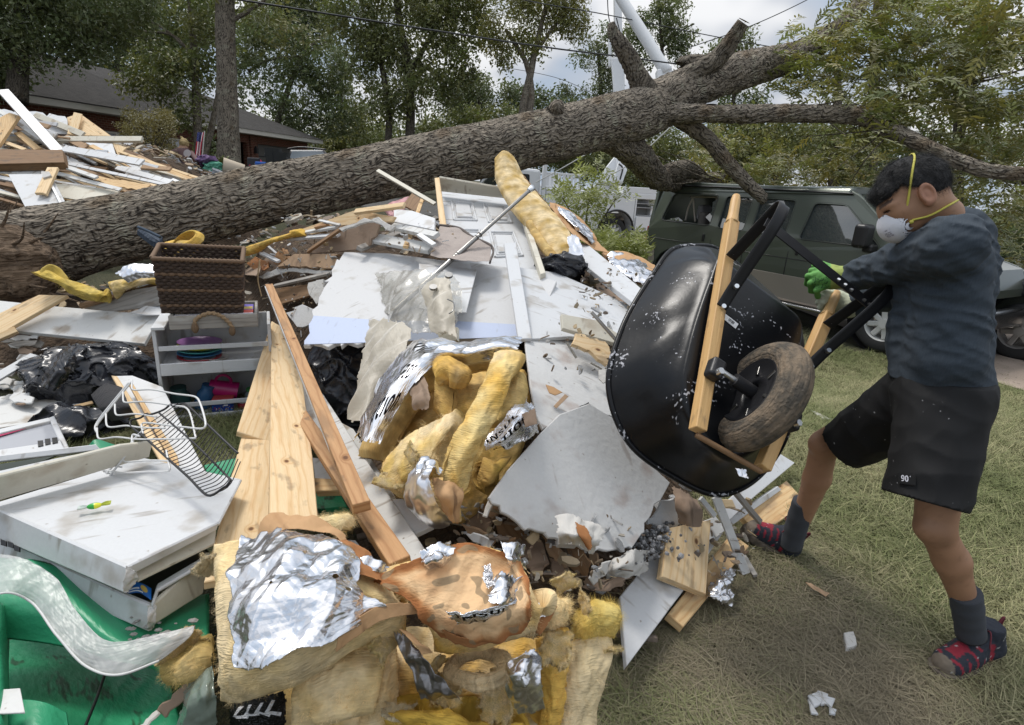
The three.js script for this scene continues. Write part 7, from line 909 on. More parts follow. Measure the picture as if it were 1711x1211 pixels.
S('second thin pine slat beneath the leaning white board',[[214,640],[222,640],[296,760],[302,790],[292,780]],[[214,640,0.32],[222,640,0.32],[292,780,0.16]],0.02,M.pine2);
{
const base=G(352,716),W2=0.62,wh=M.white,parts=[];
const dR=(()=>{const a=G(268,690),b=G(440,676);return b.sub(a).setY(0).normalize();})(),up=V3(0,1,0),back=up.clone().cross(dR).normalize();if(back.z>0)back.negate();
const org=G(275,706),fr=new THREE.Matrix4().makeBasis(dR,up,back.clone()).setPosition(org);
const bx=(name,x0,x1,y0,y1,z0,z1,m=wh)=>{const g=box(x1 - x0,y1 - y0,z1 - z0,{r:0.004,at:V3((x0 + x1)/ 2,(y0 + y1)/ 2,(z0 + z1)/ 2)});const det=fr.determinant()<0;g.applyMatrix4(fr);if(det)unflip(g);return mesh(name,g,m);};
const k=(px,py,z=0)=>{const o=org.clone().addScaledVector(back,z),r=ray(px,py),t=o.clone().sub(EYE).dot(back)/ r.dot(back),p=EYE.clone().addScaledVector(r,t).sub(o);return[p.dot(dR),p.y];};
const[xl]=k(266,600),[xr]=k(452,620),yT=k(265,548)[1],yA=k(300,578)[1],yA2=k(300,586)[1],yB=k(300,606)[1],yC=k(300,626)[1],yD=k(380,668)[1],yD2=k(380,675)[1],yE=k(380,688)[1],yF=k(380,705)[1];
parts.push(bx('side_panel',xl - 0.02,xl,0,yT,0,0.36),bx('side_panel',xr,xr + 0.02,0,yT,0,0.36),bx('back_panel',xl,xr,0,yT - 0.002,0.345,0.358),bx('rail',xl + 0.002,xr - 0.002,yA2,yA,0.004,0.018),bx('drawer_front',xl + 0.002,xr - 0.002,yC,yB,-0.012,0.006),bx('shelf',xl,xr,yB - 0.035,yB - 0.02,0.01,0.34),bx('rail',xl + 0.002,xr - 0.002,yD2,yD,0.004,0.018),bx('plinth',xl + 0.002,xr - 0.002,Math.max(yF,0.0),yE,0.0,0.016),bx('shelf',xl,xr,Math.max(yF,0)+ 0.002,Math.max(yF,0)+ 0.016,0.018,0.34),bx('top_panel',xl - 0.02,xl + 0.05,yT - 0.012,yT + 0.006,-0.01,0.36));
thing('shelf_unit','white shelf unit on the grass under the tray and basket','shelf',parts);
const at3=(px,py,z)=>{const q=k(px,py,z);return org.clone().addScaledVector(back,z).addScaledVector(dR,q[0]).add(V3(0,q[1],0));};
const cols=[[0.36,0.16,0.42,'lilac'],[0.5,0.5,0.04,'lime green'],[0.08,0.4,0.42,'turquoise'],[0.04,0.2,0.42,'blue'],[0.5,0.03,0.05,'red'],[0.46,0.06,0.36,'magenta']];
cols.forEach(([r,g,b,nm],i)=>{const p=at3(334,574 + i*6,0.16),R=0.13;const pl=new THREE.LatheGeometry([[0.0,0],[R*0.62,0.001],[R*0.8,0.012],[R,0.022],[R*1.005,0.026],[R*0.98,0.026],[R*0.78,0.017],[R*0.6,0.007],[0,0.006]].map(([a,c])=>new THREE.Vector2(a,c)),40);pl.scale(1,1,0.85);pl.translate(p.x,p.y - 0.008,p.z);thing('plate',nm + ' plastic plate in the coloured pile on the shelf unit','plate',mesh('plate',pl,std({color:lin(r,g,b),roughness:0.35})),'coloured plates on the shelf');});
const dish=(px,py,rx,rz,m,z)=>{const p=at3(px,py,z);const g=new THREE.LatheGeometry([[0,0],[0.7,0.002],[0.86,0.02],[1,0.028],[0.99,0.031],[0.84,0.025],[0.68,0.006],[0,0.005]].map(([a,c])=>new THREE.Vector2(a,c)),32);g.scale(rx,0.9,rz);g.translate(p.x,p.y,p.z);return g;};
thing('tray_dish','silver oval dish right of the coloured plates','dish',mesh('tray_dish',dish(398,606,0.13,0.09,0,0.14),M.steel));thing('tray_dish','pale flat dish sticking out under the coloured plates','dish',mesh('tray_dish',dish(358,602,0.09,0.07,0,0.12),std({color:lin(0.6,0.56,0.5),roughness:0.4})));
const jar=(label,px,py,r,h,m,tilt,z,cat,nm,extra)=>{const prof=[[0,0],[r*0.95,0],[r,0.01],[r,h*0.7],[r*0.75,h*0.85],[r*0.7,h],[r*0.6,h],[0,h*0.99]].map(([a,c])=>new THREE.Vector2(a,c)),g=new THREE.LatheGeometry(prof,28),lid=new THREE.CylinderGeometry(r*0.76,r*0.76,h*0.12,24);lid.translate(0,h*1.02,0);const p=at3(px,py,z),m4=new THREE.Matrix4().makeRotationFromEuler(new THREE.Euler(0.1,0.4,tilt)).setPosition(p);g.applyMatrix4(m4);lid.applyMatrix4(m4);thing(nm,label,cat,[mesh('body',g,m),mesh('lid',lid,extra||m)]);};
const teal=new THREE.MeshPhysicalMaterial({color:lin(0.06,0.14,0.14),roughness:0.15,transmission:0.3,thickness:0,side:THREE.DoubleSide});
jar('dark green jar on the lower shelf',305,684,0.06,0.15,teal,0,0.2,'jar','jar');jar('blue plastic bottle on the lower shelf',336,682,0.05,0.16,std({color:lin(0.04,0.12,0.25),roughness:0.25}),-0.4,0.16,'bottle','bottle');
{const p=at3(374,650,0.18),g=new THREE.CylinderGeometry(0.052,0.06,0.17,28),hnd=new THREE.TorusGeometry(0.045,0.009,8,20,3.6),m4=new THREE.Matrix4().makeRotationFromEuler(new THREE.Euler(0.2,0.3,1.25)).setPosition(p);hnd.rotateZ(-1.9);hnd.translate(0.06,0.01,0);g.applyMatrix4(m4);hnd.applyMatrix4(m4);const pk=std({color:lin(0.42,0.015,0.13),roughness:0.3});thing('jug','pink plastic jug lying on the lower shelf','jug',[mesh('body',g,pk),mesh('handle',hnd,pk)]);}
const prt=canvasTex(256,128,(g,w,h)=>{g.fillStyle='#143a8c';g.fillRect(0,0,w,h);const r=rng(6);for(let i=0;i<40;i++){g.fillStyle=['#e8e2d0','#d0a020','#c03030','#3a8fd0'][i % 4];g.fillRect(r()*w,30 + r()*90,6 + r()*18,4 + r()*10);}g.fillStyle='#f2f2f2';g.fillRect(150,20,50,14);});
{const p=at3(374,678,0.08),g=new RoundedBoxGeometry(0.13,0.09,0.1,2,0.02),l=new RoundedBoxGeometry(0.125,0.012,0.1,1,0.005);const m4=new THREE.Matrix4().makeRotationY(0.3).setPosition(p);l.translate(0,0.052,0);g.applyMatrix4(m4);l.applyMatrix4(m4);thing('food_box','blue printed box with specks of colour on the lower shelf','box',[mesh('body',g,std({map:prt,roughness:0.5})),mesh('rim',l,std({color:lin(0.4,0.05,0.05)}))]);}
jar('small red capped pot right of the blue printed box',408,684,0.035,0.06,std({color:lin(0.35,0.03,0.04),roughness:0.4}),0,0.1,'pot','pot',std({color:lin(0.5,0.5,0.5)}));jar('green lidded tub at the right end of the lower shelf',424,668,0.05,0.08,std({color:lin(0.3,0.36,0.34),roughness:0.4}),0,0.2,'tub','tub',std({color:lin(0.1,0.35,0.1)}));
{const A=k(286,566,-0.03),B=k(434,571,-0.03),hT=k(286,543,-0.03)[1]- A[1],y0=Math.max(A[1],yT - 0.005),dp=0.34,x0=A[0],x1=B[0],m=M.greywood;const tp=[bx('front_slat',x0,x1,y0,y0 + hT,-0.04,-0.022,m),bx('back_slat',x0,x1,y0,y0 + hT,dp - 0.02,dp,m),bx('side_slat',x0 + 0.001,x0 + 0.018,y0 + 0.002,y0 + hT - 0.002,-0.021,dp - 0.021,m),bx('side_slat',x1 - 0.018,x1 - 0.001,y0 + 0.002,y0 + hT - 0.002,-0.021,dp - 0.021,m),bx('bottom',x0 + 0.002,x1 - 0.002,y0,y0 + 0.01,-0.021,dp - 0.021,m)];
const pr=(px,py)=>at3(px,py,-0.05);const rp=[[325,546],[327,534],[340,526],[352,523],[368,527],[382,538],[390,550]].map(([x,y])=>pr(x,y));tp.push(mesh('rope_handle',sweep(rp,0.011,{seg:9,n:50,disp:(t,a)=>0.0025*Math.sin(a*2 + t*70)}),std({color:lin(0.28,0.19,0.11),roughness:1,bumpMap:M.bump,bumpScale:0.004})),mesh('rope_knot',merged([new THREE.IcosahedronGeometry(0.02,2).scale(1,1.6,1).translate(...pr(326,548).toArray()),new THREE.IcosahedronGeometry(0.019,2).scale(1,1.6,1).translate(...pr(388,553).toArray())]),std({color:lin(0.26,0.17,0.1),roughness:1,bumpMap:M.bump,bumpScale:0.01})));
thing('wooden_tray','rustic grey wooden tray with a rope handle under the basket','tray',tp);
const mag=canvasTex(256,192,(g,w,h)=>{g.fillStyle='#e9e7ee';g.fillRect(0,0,w,h);g.fillStyle='#6b5bb0';g.fillRect(110,10,140,120);g.fillStyle='#c9b04a';g.fillRect(180,60,60,40);g.fillStyle='#d2584a';g.fillRect(200,110,50,50);g.fillStyle='#f4f2f0';g.fillRect(0,0,90,h);g.fillStyle='#8a86a0';for(let i=0;i<9;i++)g.fillRect(10,20 + i*18,70,5);});
const g=new RoundedBoxGeometry(x1 - x0 - 0.05,0.008,dp - 0.08,1,0.002);const q=g.attributes.position,uv=g.attributes.uv;for(let i=0;i<q.count;i++)uv.setXY(i,q.getX(i)/(x1 - x0)+ 0.5,q.getZ(i)/ dp + 0.5);g.translate((x0 + x1)/ 2,y0 + hT - 0.012,dp / 2 - 0.03);g.applyMatrix4(fr);if(fr.determinant()<0)unflip(g);const uvm=mesh('magazine',g,std({map:mag,roughness:0.4}));thing('magazine','purple and white magazine in the tray below the basket','magazine',uvm);
const yb=y0 + hT - 0.004,bz=0.02;const lo=[[272,524],[407,540]].map(([x,y])=>k(x,y,bz)),Lx=lo[0][0],Rx=lo[1][0],hB=k(277,431,bz)[1]- yb,Dp=0.24,rows=17,wr=[],col=std({color:lin(0.055,0.035,0.025),roughness:0.8,bumpMap:M.bump,bumpScale:0.004}),tan=std({color:lin(0.16,0.1,0.06),roughness:0.8});
const wv=[],dk=[],per=(t,grow)=>{const w=Rx - Lx + grow,d=Dp + grow,P4=2*(w + d);let s=((t % 1)+ 1)% 1*P4;const cx=(Lx + Rx)/ 2,cz=bz + Dp / 2;if(s<w)return[cx - w / 2 + s,cz - d / 2,0,-1];s -=w;if(s<d)return[cx + w / 2,cz - d / 2 + s,1,0];s -=d;if(s<w)return[cx + w / 2 - s,cz + d / 2,0,1];s -=w;return[cx - w / 2,cz + d / 2 - s,-1,0];};
const ns=34;for(let i=0;i<rows;i++){const pts=[];for(let j=0;j<ns*2;j++){const t=j /(ns*2),y=yb +(i + 0.5)/ rows*hB,gr=0.03*(i / rows),[x,z,nx,nz]=per(t,gr),o=((j>>0)% 2?1:-1)*(i % 2?1:-1)*0.005;pts.push(V3(x + nx*o,y + 0.002*Math.sin(j*1.7 + i),z + nz*o).applyMatrix4(fr));}(i % 5===2?dk:wv).push(sweep(pts,hB / rows*0.56,{seg:6,n:ns*6,closed:true,up:V3(0,1,0),flat:0.55}));}
const stk=[];for(let j=0;j<ns;j++){const[x,z]=per((j + 0.25)/ ns,-0.004),[x2,z2]=per((j + 0.25)/ ns,0.026);stk.push(sweep([V3(x,yb,z).applyMatrix4(fr),V3(x2,yb + hB,z2).applyMatrix4(fr)],0.004,{seg:5,n:2}));}
const rim=sweep(Array.from({length:48},(_,j)=>{const[x,z]=per(j / 48,0.034);return V3(x,yb + hB + 0.004,z).applyMatrix4(fr);}),0.012,{seg:8,n:130,closed:true,disp:(t,a)=>0.003*Math.sin(a + t*400)});
const bot=box(Rx - Lx,0.008,Dp,{at:V3((Lx + Rx)/ 2,yb + 0.006,bz + Dp / 2)});bot.applyMatrix4(fr);if(fr.determinant()<0)unflip(bot);const rag=wire([k(431,436),k(428,470),k(434,500)].map(([x,y],i)=>org.clone().addScaledVector(dR,x + i*0.004).add(V3(0,y,0)).addScaledVector(back,0.1)),0.004);
const wm=mesh('weave',merged(wv),col),w2=mesh('weave',merged(dk),tan),st=mesh('stakes',merged(stk),col);wm.userData.kind='stuff';w2.userData.kind='stuff';st.userData.kind='stuff';
const bk=thing('wicker_basket','dark brown woven basket standing on the rustic tray','basket',[wm,w2,st,mesh('rim',rim,tan),mesh('bottom',bot,col),mesh('loose_strand',rag,std({color:lin(0.35,0.26,0.15)}))]);bk.quaternion.setFromAxisAngle(FWD,0.1).premultiply(new THREE.Quaternion().setFromAxisAngle(RGT,0.14));bk.position.y +=0.02;
}
}
S('broad pine plank with its short end resting above the green vinyl',[[454,536],[482,552],[452,738],[396,720]],[[454,536,0.32],[482,552,0.32],[396,720,0.3]],0.03,M.pine);
S('long pine plank running from the tray down to the foil batt',[[454,540],[478,545],[506,640],[522,760],[532,870],[450,866]],[[454,540,0.24],[478,545,0.24],[532,870,0.36]],0.03,M.pine);
S('left pine plank slipping under the foil batt',[[404,728],[452,736],[450,870],[430,910],[400,960],[341,972]],[[404,728,0.26],[452,736,0.26],[341,972,0.4]],0.025,M.pine);
S('white painted plank under the orange lath',[[466,632],[520,628],[716,926],[676,948]],[[466,632,0.24],[520,628,0.24],[716,926,0.3]],0.025,M.whiteDirty);
lath('brown lath lying along the white plank',[461,632,0.36],[670,945,0.4],24,0.04,M.oldwood);
lath('long orange old lath crossing on top of the planks',[450,478,0.5],[605,848,0.5],17,0.035,M.oldwood);
lath('thin white painted edge along the orange lath',[444,480,0.52],[594,852,0.5],4,0.02,M.white);
S('white board between nest and planks',[[640,834],[672,832],[722,878],[694,892]],[[640,834,0.24],[672,832,0.24],[694,892,0.24]],0.02,M.white);
S('pine cross piece showing between the planks',[[524,798],[562,800],[566,818],[526,820]],[[524,798,0.26],[562,800,0.26],[526,820,0.26]],0.03,M.pine2);
S('white scrap between the planks above the cross piece',[[522,764],[566,768],[572,800],[526,802]],[[522,764,0.2],[566,768,0.2],[526,802,0.2]],0.02,M.whiteDirty);
S('white board edge beside the dark bag and planks',[[560,700],[590,716],[660,830],[640,840],[600,790]],[[560,700,0.16],[590,716,0.16],[640,840,0.2]],0.02,M.whiteDirty);
{
const dustMap=tex(256,256,(u,v)=>{const n=fbm(u*4,v*4,3,5,4,4)+ 0.3*noise(u*30,v*12,5,30,12);return mix3([1,1,1],[0.62,0.56,0.5],ss(0.12,0.4,n));},{sx:0.5,sy:0.5}),vinyl=std({map:dustMap,color:lin(0.02,0.27,0.12),roughness:0.38,bumpMap:M.bump,bumpScale:0.0015}),vl=std({color:lin(0.035,0.3,0.15),roughness:0.4,bumpMap:M.bump,bumpScale:0.0015});
const pg=(c,name,m,o={})=>mesh(name,patch(c,50,40,{thick:0.05,disp:(u,v,p)=>0.01*fbm(p.x*5,p.y*5,p.z*5,3)+(o.w||0)*ridge(p.x*9,p.y*9,p.z*9),...o}),m);
const parts=[pg([[[-40,930,0.4],[80,940,0.36],[190,1010,0.3],[350,990,0.2]],[[-40,1010,0.34],[100,1010,0.34],[210,1070,0.3],[350,1050,0.24]],[[-40,1060,0.26],[100,1080,0.26],[220,1110,0.26],[350,1110,0.24]]],'chair_arm',vl),pg([[[-30,1050,0.1],[90,1050,0.04],[180,1080,0.06],[280,1110,0.14]],[[-30,1120,0.1],[90,1110,0.06],[190,1130,0.08],[290,1150,0.14]],[[-30,1240,0.16],[90,1230,0.14],[200,1230,0.14],[310,1240,0.16]]],'seat',vinyl,{w:0.004}),pg([[[-40,1000,0.36],[4,1006,0.36],[16,1020,0.24]],[[-40,1100,0.34],[2,1100,0.34],[14,1110,0.2]],[[-40,1240,0.3],[4,1240,0.3],[16,1240,0.2]]],'chair_side',vl),pg([[[-30,1170,0.22],[60,1170,0.25],[112,1190,0.22]],[[-30,1230,0.22],[60,1230,0.25],[120,1240,0.2]]],'cushion',vl)];
parts.push(mesh('seam',wire([P(178,1118,0.14),P(164,1160,0.18),P(140,1220,0.2)],0.004),M.black),pg([[[148,748,0.14],[160,734,0.15],[196,744,0.14]],[[150,770,0.1],[168,764,0.1],[200,766,0.1]]],'chair_arm',vl),pg([[[340,776,0.1],[400,764,0.12],[420,768,0.12]],[[350,800,0.1],[400,806,0.1],[410,810,0.1]]],'chair_back',vl),pg([[[524,820,0.12],[566,818,0.12]],[[530,850,0.12],[580,846,0.12]]],'chair_back',vinyl));
thing('vinyl_chair','tipped green vinyl armchair with dusty prints at the lower left','armchair',parts);
const dust=[];const r=rng(62);for(let i=0;i<26;i++){const x=165 + r()*45,y=1142 + r()*60,a=3 + r()*5;dust.push(new THREE.CircleGeometry(0.0035 + r()*0.004,7).scale(1.6,0.8,1).rotateX(-1.0).rotateZ(0.5).translate(...P(x,y,0.21).toArray()));}
const chip=rng(63),cg=[];for(let i=0;i<30;i++){const g=new THREE.IcosahedronGeometry(0.003 + chip()*0.007,0);g.scale(1.5,0.5,1);const p=P(215 + chip()*110,1030 + chip()*40,0.32);g.translate(p.x,p.y,p.z);cg.push(g);}
const cm=mesh('plaster_crumbs',merged(cg),M.gypsum);thing('plaster_crumbs','plaster crumbs sprinkled on the green vinyl',null,cm,null,'stuff');
thing('card','small grey card lying on the green vinyl at the left edge','card',mesh('card',prism(planePts([[-6,1152],[34,1149],[42,1190],[-6,1192]],[[-6,1152,0.32],[34,1149,0.32],[-6,1192,0.32]]),0.004,{edge:0.001}),M.whiteDirty));
thing('plastic_strip','long draped strip of clear plastic with white hem over the green chair','plastic strip',[crumpled('film',[[[-30,926,0.46],[30,930,0.48],[92,964,0.45],[128,1020,0.42],[178,1070,0.4],[240,1066,0.4],[326,1046,0.39]],[[-30,960,0.45],[26,958,0.47],[72,986,0.44],[112,1042,0.41],[158,1090,0.39],[226,1088,0.39],[318,1064,0.38]],[[-30,1000,0.44],[16,990,0.45],[50,1004,0.42],[96,1062,0.4],[146,1114,0.37],[200,1126,0.37],[266,1104,0.36]]],new THREE.MeshPhysicalMaterial({color:lin(0.8,0.8,0.79),roughness:0.4,transmission:0.72,thickness:0,side:THREE.DoubleSide,bumpMap:M.crumple,bumpScale:0.004}),{amp:0.006,f:14,nu:150,nv:30,tear:0,seed:77}),mesh('hem',sweep([[-30,1000,0.445],[16,990,0.455],[50,1004,0.425],[96,1062,0.405],[146,1114,0.375],[200,1127,0.375],[266,1104,0.365]].map(pt),0.003,{seg:6,n:70}),M.whiteDirty)]);
}
{
const q=(o,pl,t,nm,m=M.white,e=0.004)=>mesh(nm,prism(planePts(o,pl),t,{edge:e,seed:++SEED}),m),parts=[];
const fl=[[-40,858,0.44],[213,947,0.5],[366,872,0.46]];
const top=[[-40,832],[248,764],[402,798],[367,871],[213,946],[-40,838]];
parts.push(q([[-60,856],[240,764],[404,800],[367,872],[213,947],[-4,850]],fl,0.012,'drawer_bottom'));
parts.push(q([[-40,806],[203,745],[256,739],[250,764],[-40,848]],[[-40,806,0.56],[203,745,0.53],[-40,848,0.455]],0.016,'back_rail',M.cream));
parts.push(q([[-6,850],[213,947],[207,991],[-40,884],[-40,838]],[[-6,850,0.445],[213,947,0.505],[207,991,0.44]],0.016,'front_rail',M.white));
parts.push(q([[213,947],[367,872],[363,886],[226,958]],[[213,947,0.505],[367,872,0.465],[226,958,0.47]],0.012,'side_rail'),q([[224,952],[362,882],[360,908],[232,970]],[[224,952,0.46],[362,882,0.42],[232,970,0.44]],0.012,'side_groove',M.cream));
parts.push(mesh('broken_corner',crumpled('broken_corner',[[[210,944,0.52],[226,952,0.5]],[[206,968,0.49],[232,966,0.47]],[[204,990,0.45],[220,982,0.45]]],M.gypsum,{amp:0.01,f:30,nu:20,nv:24,tear:0.1}).geometry,M.gypsum));
thing('drawer','upper white drawer turned over on top of the lower drawer','drawer',parts);
const lw=[q([[-40,880],[204,992],[252,1012],[246,1055],[-40,934]],[[-40,880,0.36],[252,1012,0.36],[246,1055,0.3]],0.018,'front_rail'),q([[254,1012],[352,922],[340,992],[258,1044]],[[254,1012,0.36],[352,922,0.35],[258,1044,0.31]],0.018,'side_rail',M.cream),q([[252,1006],[262,975],[352,922],[353,932],[264,984],[256,1012]],[[252,1006,0.38],[262,975,0.37],[353,932,0.37]],0.012,'rim'),q([[200,1000],[250,1000],[350,920],[330,900],[180,960]],[[200,1000,0.3],[350,920,0.3],[180,960,0.3]],0.01,'drawer_bottom',M.black)];
for(const[x,y]of[[6,907],[18,910],[28,916]])lw.push(q([[x - 5,y - 6],[x + 4,y - 3],[x + 4,y + 6],[x - 5,y + 3]],[[x - 5,y - 6,0.385],[x + 4,y - 3,0.385],[x - 5,y + 3,0.375]],0.006,'slot',M.black,0.001));
lw.push(mesh('broken_corner',crumpled('broken_corner',[[[248,1008,0.38],[262,1010,0.38]],[[244,1032,0.36],[262,1030,0.35]],[[246,1056,0.31],[258,1050,0.31]]],M.gypsum,{amp:0.014,f:30,nu:20,nv:24,tear:0.12,seed:6}).geometry,M.gypsum));
thing('drawer','lower white drawer with a broken corner resting on the green vinyl','drawer',lw);
const bl=canvasTex(128,64,(g,w,h)=>{g.fillStyle='#1464b4';g.fillRect(0,0,w,h);g.fillStyle='#e8e8e8';g.fillRect(10,30,60,10);g.fillStyle='#d8b040';g.beginPath();g.arc(95,26,18,0,7);g.fill();g.fillStyle='#f0f0f0';g.fillRect(8,48,80,8);});
thing('leaflet','blue printed leaflet peeping out of the lower drawer','leaflet',mesh('leaflet',patch([[[208,982,0.36],[230,972,0.36],[252,982,0.37]],[[212,992,0.35],[232,990,0.35],[252,1002,0.36]]],10,6,{unit:true,thick:0.003}),std({map:bl,roughness:0.4})));
const fr=[[[-10,718],[82,697],[88,702],[-10,726]],[[82,697],[91,694],[117,750],[106,752]],[[-10,752],[104,735],[112,752],[-10,764]]],fp=[[-10,718,0.26],[91,694,0.24],[-10,764,0.24]];
thing('white_frame','white plastic door frame with a pane lying at the left edge','frame',[...fr.map((o)=>q(o,fp,0.03,'frame_bar')),q([[-10,724],[86,702],[104,736],[-10,754]],fp.map(([x,y,l])=>[x,y,l - 0.015]),0.004,'pane',std({color:lin(0.36,0.37,0.4),roughness:0.15})),q([[-10,722],[42,712],[44,716],[-10,732]],fp.map(([x,y,l])=>[x,y,l - 0.008]),0.004,'pink_strip',std({color:lin(0.42,0.02,0.1),roughness:0.5})),...[[68,741],[80,738],[92,736]].map(([x,y])=>q([[x - 5,y - 5],[x + 4,y - 6],[x + 5,y + 3],[x - 4,y + 5]],fp.map(([a,b,l])=>[a,b,l + 0.004]),0.004,'slot',M.black,0.001))]);
S('slim white lid edge lying in front of the white frame',[[-10,762],[160,742],[168,751],[-10,772]],[[-10,762,0.3],[160,742,0.3],[-10,772,0.28]],0.02,M.white,{name:'lid',cat:'lid'});
S('dark green tray under the slim white lid',[[-10,776],[96,760],[60,776],[-10,800]],[[-10,776,0.24],[96,760,0.24],[-10,800,0.2]],0.01,std({color:lin(0.03,0.045,0.035),roughness:0.5}),{name:'tray',cat:'tray'});
S('white shelf board behind the upper drawer back rail',[[-10,788],[98,764],[160,752],[204,748],[-10,802]],[[-10,788,0.3],[204,748,0.3],[-10,802,0.28]],0.02,M.white);
{const c=P(158,845,0.475),g=(()=>{const s=new THREE.SphereGeometry(0.012,18,12);s.scale(1.7,0.8,0.9);return s;})(),m4=new THREE.Matrix4().makeRotationY(0.5).setPosition(c),wing=(sx)=>{const p=patch([[V3(0.016*sx,0,-0.003),V3(0.016*sx,0,0.003)],[V3(0.03*sx,0.004,-0.009),V3(0.03*sx,0,0.009)],[V3(0.043*sx,0,-0.013),V3(0.043*sx,0.004,0.013)]],12,10,{thick:0.0008,disp:(u)=>0.003*Math.sin(u*20)});return p.applyMatrix4(m4);};const grn=std({map:canvasTex(64,64,(g2,w,h)=>{g2.fillStyle='#2f9a3c';g2.fillRect(0,0,w,h);g2.fillStyle='#d9d93a';g2.fillRect(16,0,18,64);g2.fillRect(48,20,12,30);}),roughness:0.25});thing('sweet_wrapper','green twisted sweet wrapper on the upper white drawer','wrapper',[mesh('sweet',g.applyMatrix4(m4),grn),mesh('twist',wing(1),std({color:lin(0.45,0.5,0.05),roughness:0.3})),mesh('twist',wing(-1),std({color:lin(0.6,0.66,0.6),roughness:0.3}))]);}
}
{
const z=(x,y)=>{const l=lerp(0.42,0.62,cl((x - 160)/ 180))+(760 - y)/ 900;return P(x,y,l);},s=640,f=400 / 1711,X=(a)=>a.map(([x,y])=>z(x*f,s + y*f));
const rod=std({color:lin(0.62,0.62,0.61),roughness:0.35}),w=(a,r=0.0036)=>mesh('wire',wire(X(a),r,{seg:7,n:a.length*10}),rod);
thing('wire_rack','white coated wire rack standing on the upper white drawer','wire rack',[w([[940,-10],[700,290],[690,310]],0.004),w([[920,-4],[685,300],[690,350]],0.004),w([[945,-20],[945,40],[960,48],[1080,46],[1250,76],[1400,100],[1425,130],[1470,300],[1462,318],[1300,312],[1030,284],[1014,290],[1024,360]]),w([[880,60],[884,130],[900,138],[1020,132],[1240,160],[1330,176],[1360,220],[1400,390]]),w([[822,150],[826,215],[840,228],[960,220],[1120,240]]),w([[758,220],[764,300],[785,314],[900,304],[1000,316],[1180,322]]),w([[694,320],[700,385],[715,398],[830,386],[980,400],[1400,394]]),w([[1030,330],[960,400],[870,520],[735,690],[745,735]],0.004),w([[1000,380],[950,370],[944,400],[950,440]],0.004),w([[960,420],[880,540],[760,700],[748,735]],0.004),w([[870,460],[872,530],[890,558],[1000,556],[1100,552],[1212,556]]),w([[800,545],[804,580],[870,600]]),w([[736,628],[742,622],[860,640],[1060,632],[1190,630],[1214,622],[1206,570],[1190,480]]),w([[736,628],[732,685]])]);
const g2=[],R2=0.0024,A=[935,270],B=[1310,148],C=[1660,690],D=[1490,805];
const bl=(u,v)=>[lerp(lerp(1040,1310,u),lerp(1490,1690,u),v)+(u<0.02?0:0),lerp(lerp(392,148,u),lerp(805,560,u),v)];
const dark=std({color:lin(0.012,0.012,0.014),roughness:0.5});const pr=[mesh('rim',wire(X([[1040,392],[1180,520],[1340,665],[1490,803],[1520,800],[1600,745],[1620,735],[1650,690]]),0.004,{n:60}),dark),mesh('rim',wire(X([[1040,392],[930,290],[935,268],[1010,245],[1050,215],[1060,225],[1180,185],[1220,152],[1240,165],[1310,146],[1340,160],[1520,330],[1700,500]]),0.004,{n:80}),dark),mesh('rim',wire(X([[1130,205],[1400,440],[1650,690]]),0.0034,{n:40}),dark)];
for(let i=0;i<26;i++){const v=(i - 3)/ 22;pr.push(mesh('grill_wire',wire(X([[lerp(1040,1490,v),lerp(392,803,v)],[lerp(1040,1490,v)+ lerp(110,140,v),lerp(392,803,v)- lerp(60,62,v)],[Math.min(lerp(1330,1720,v),1740),lerp(165,560,v)+(v<0?30:0)]]),0.0017,{n:10,seg:5}),dark));}
thing('grill_grate','black wire grill grate leaning on the white wire rack','grill grate',pr);
}
}
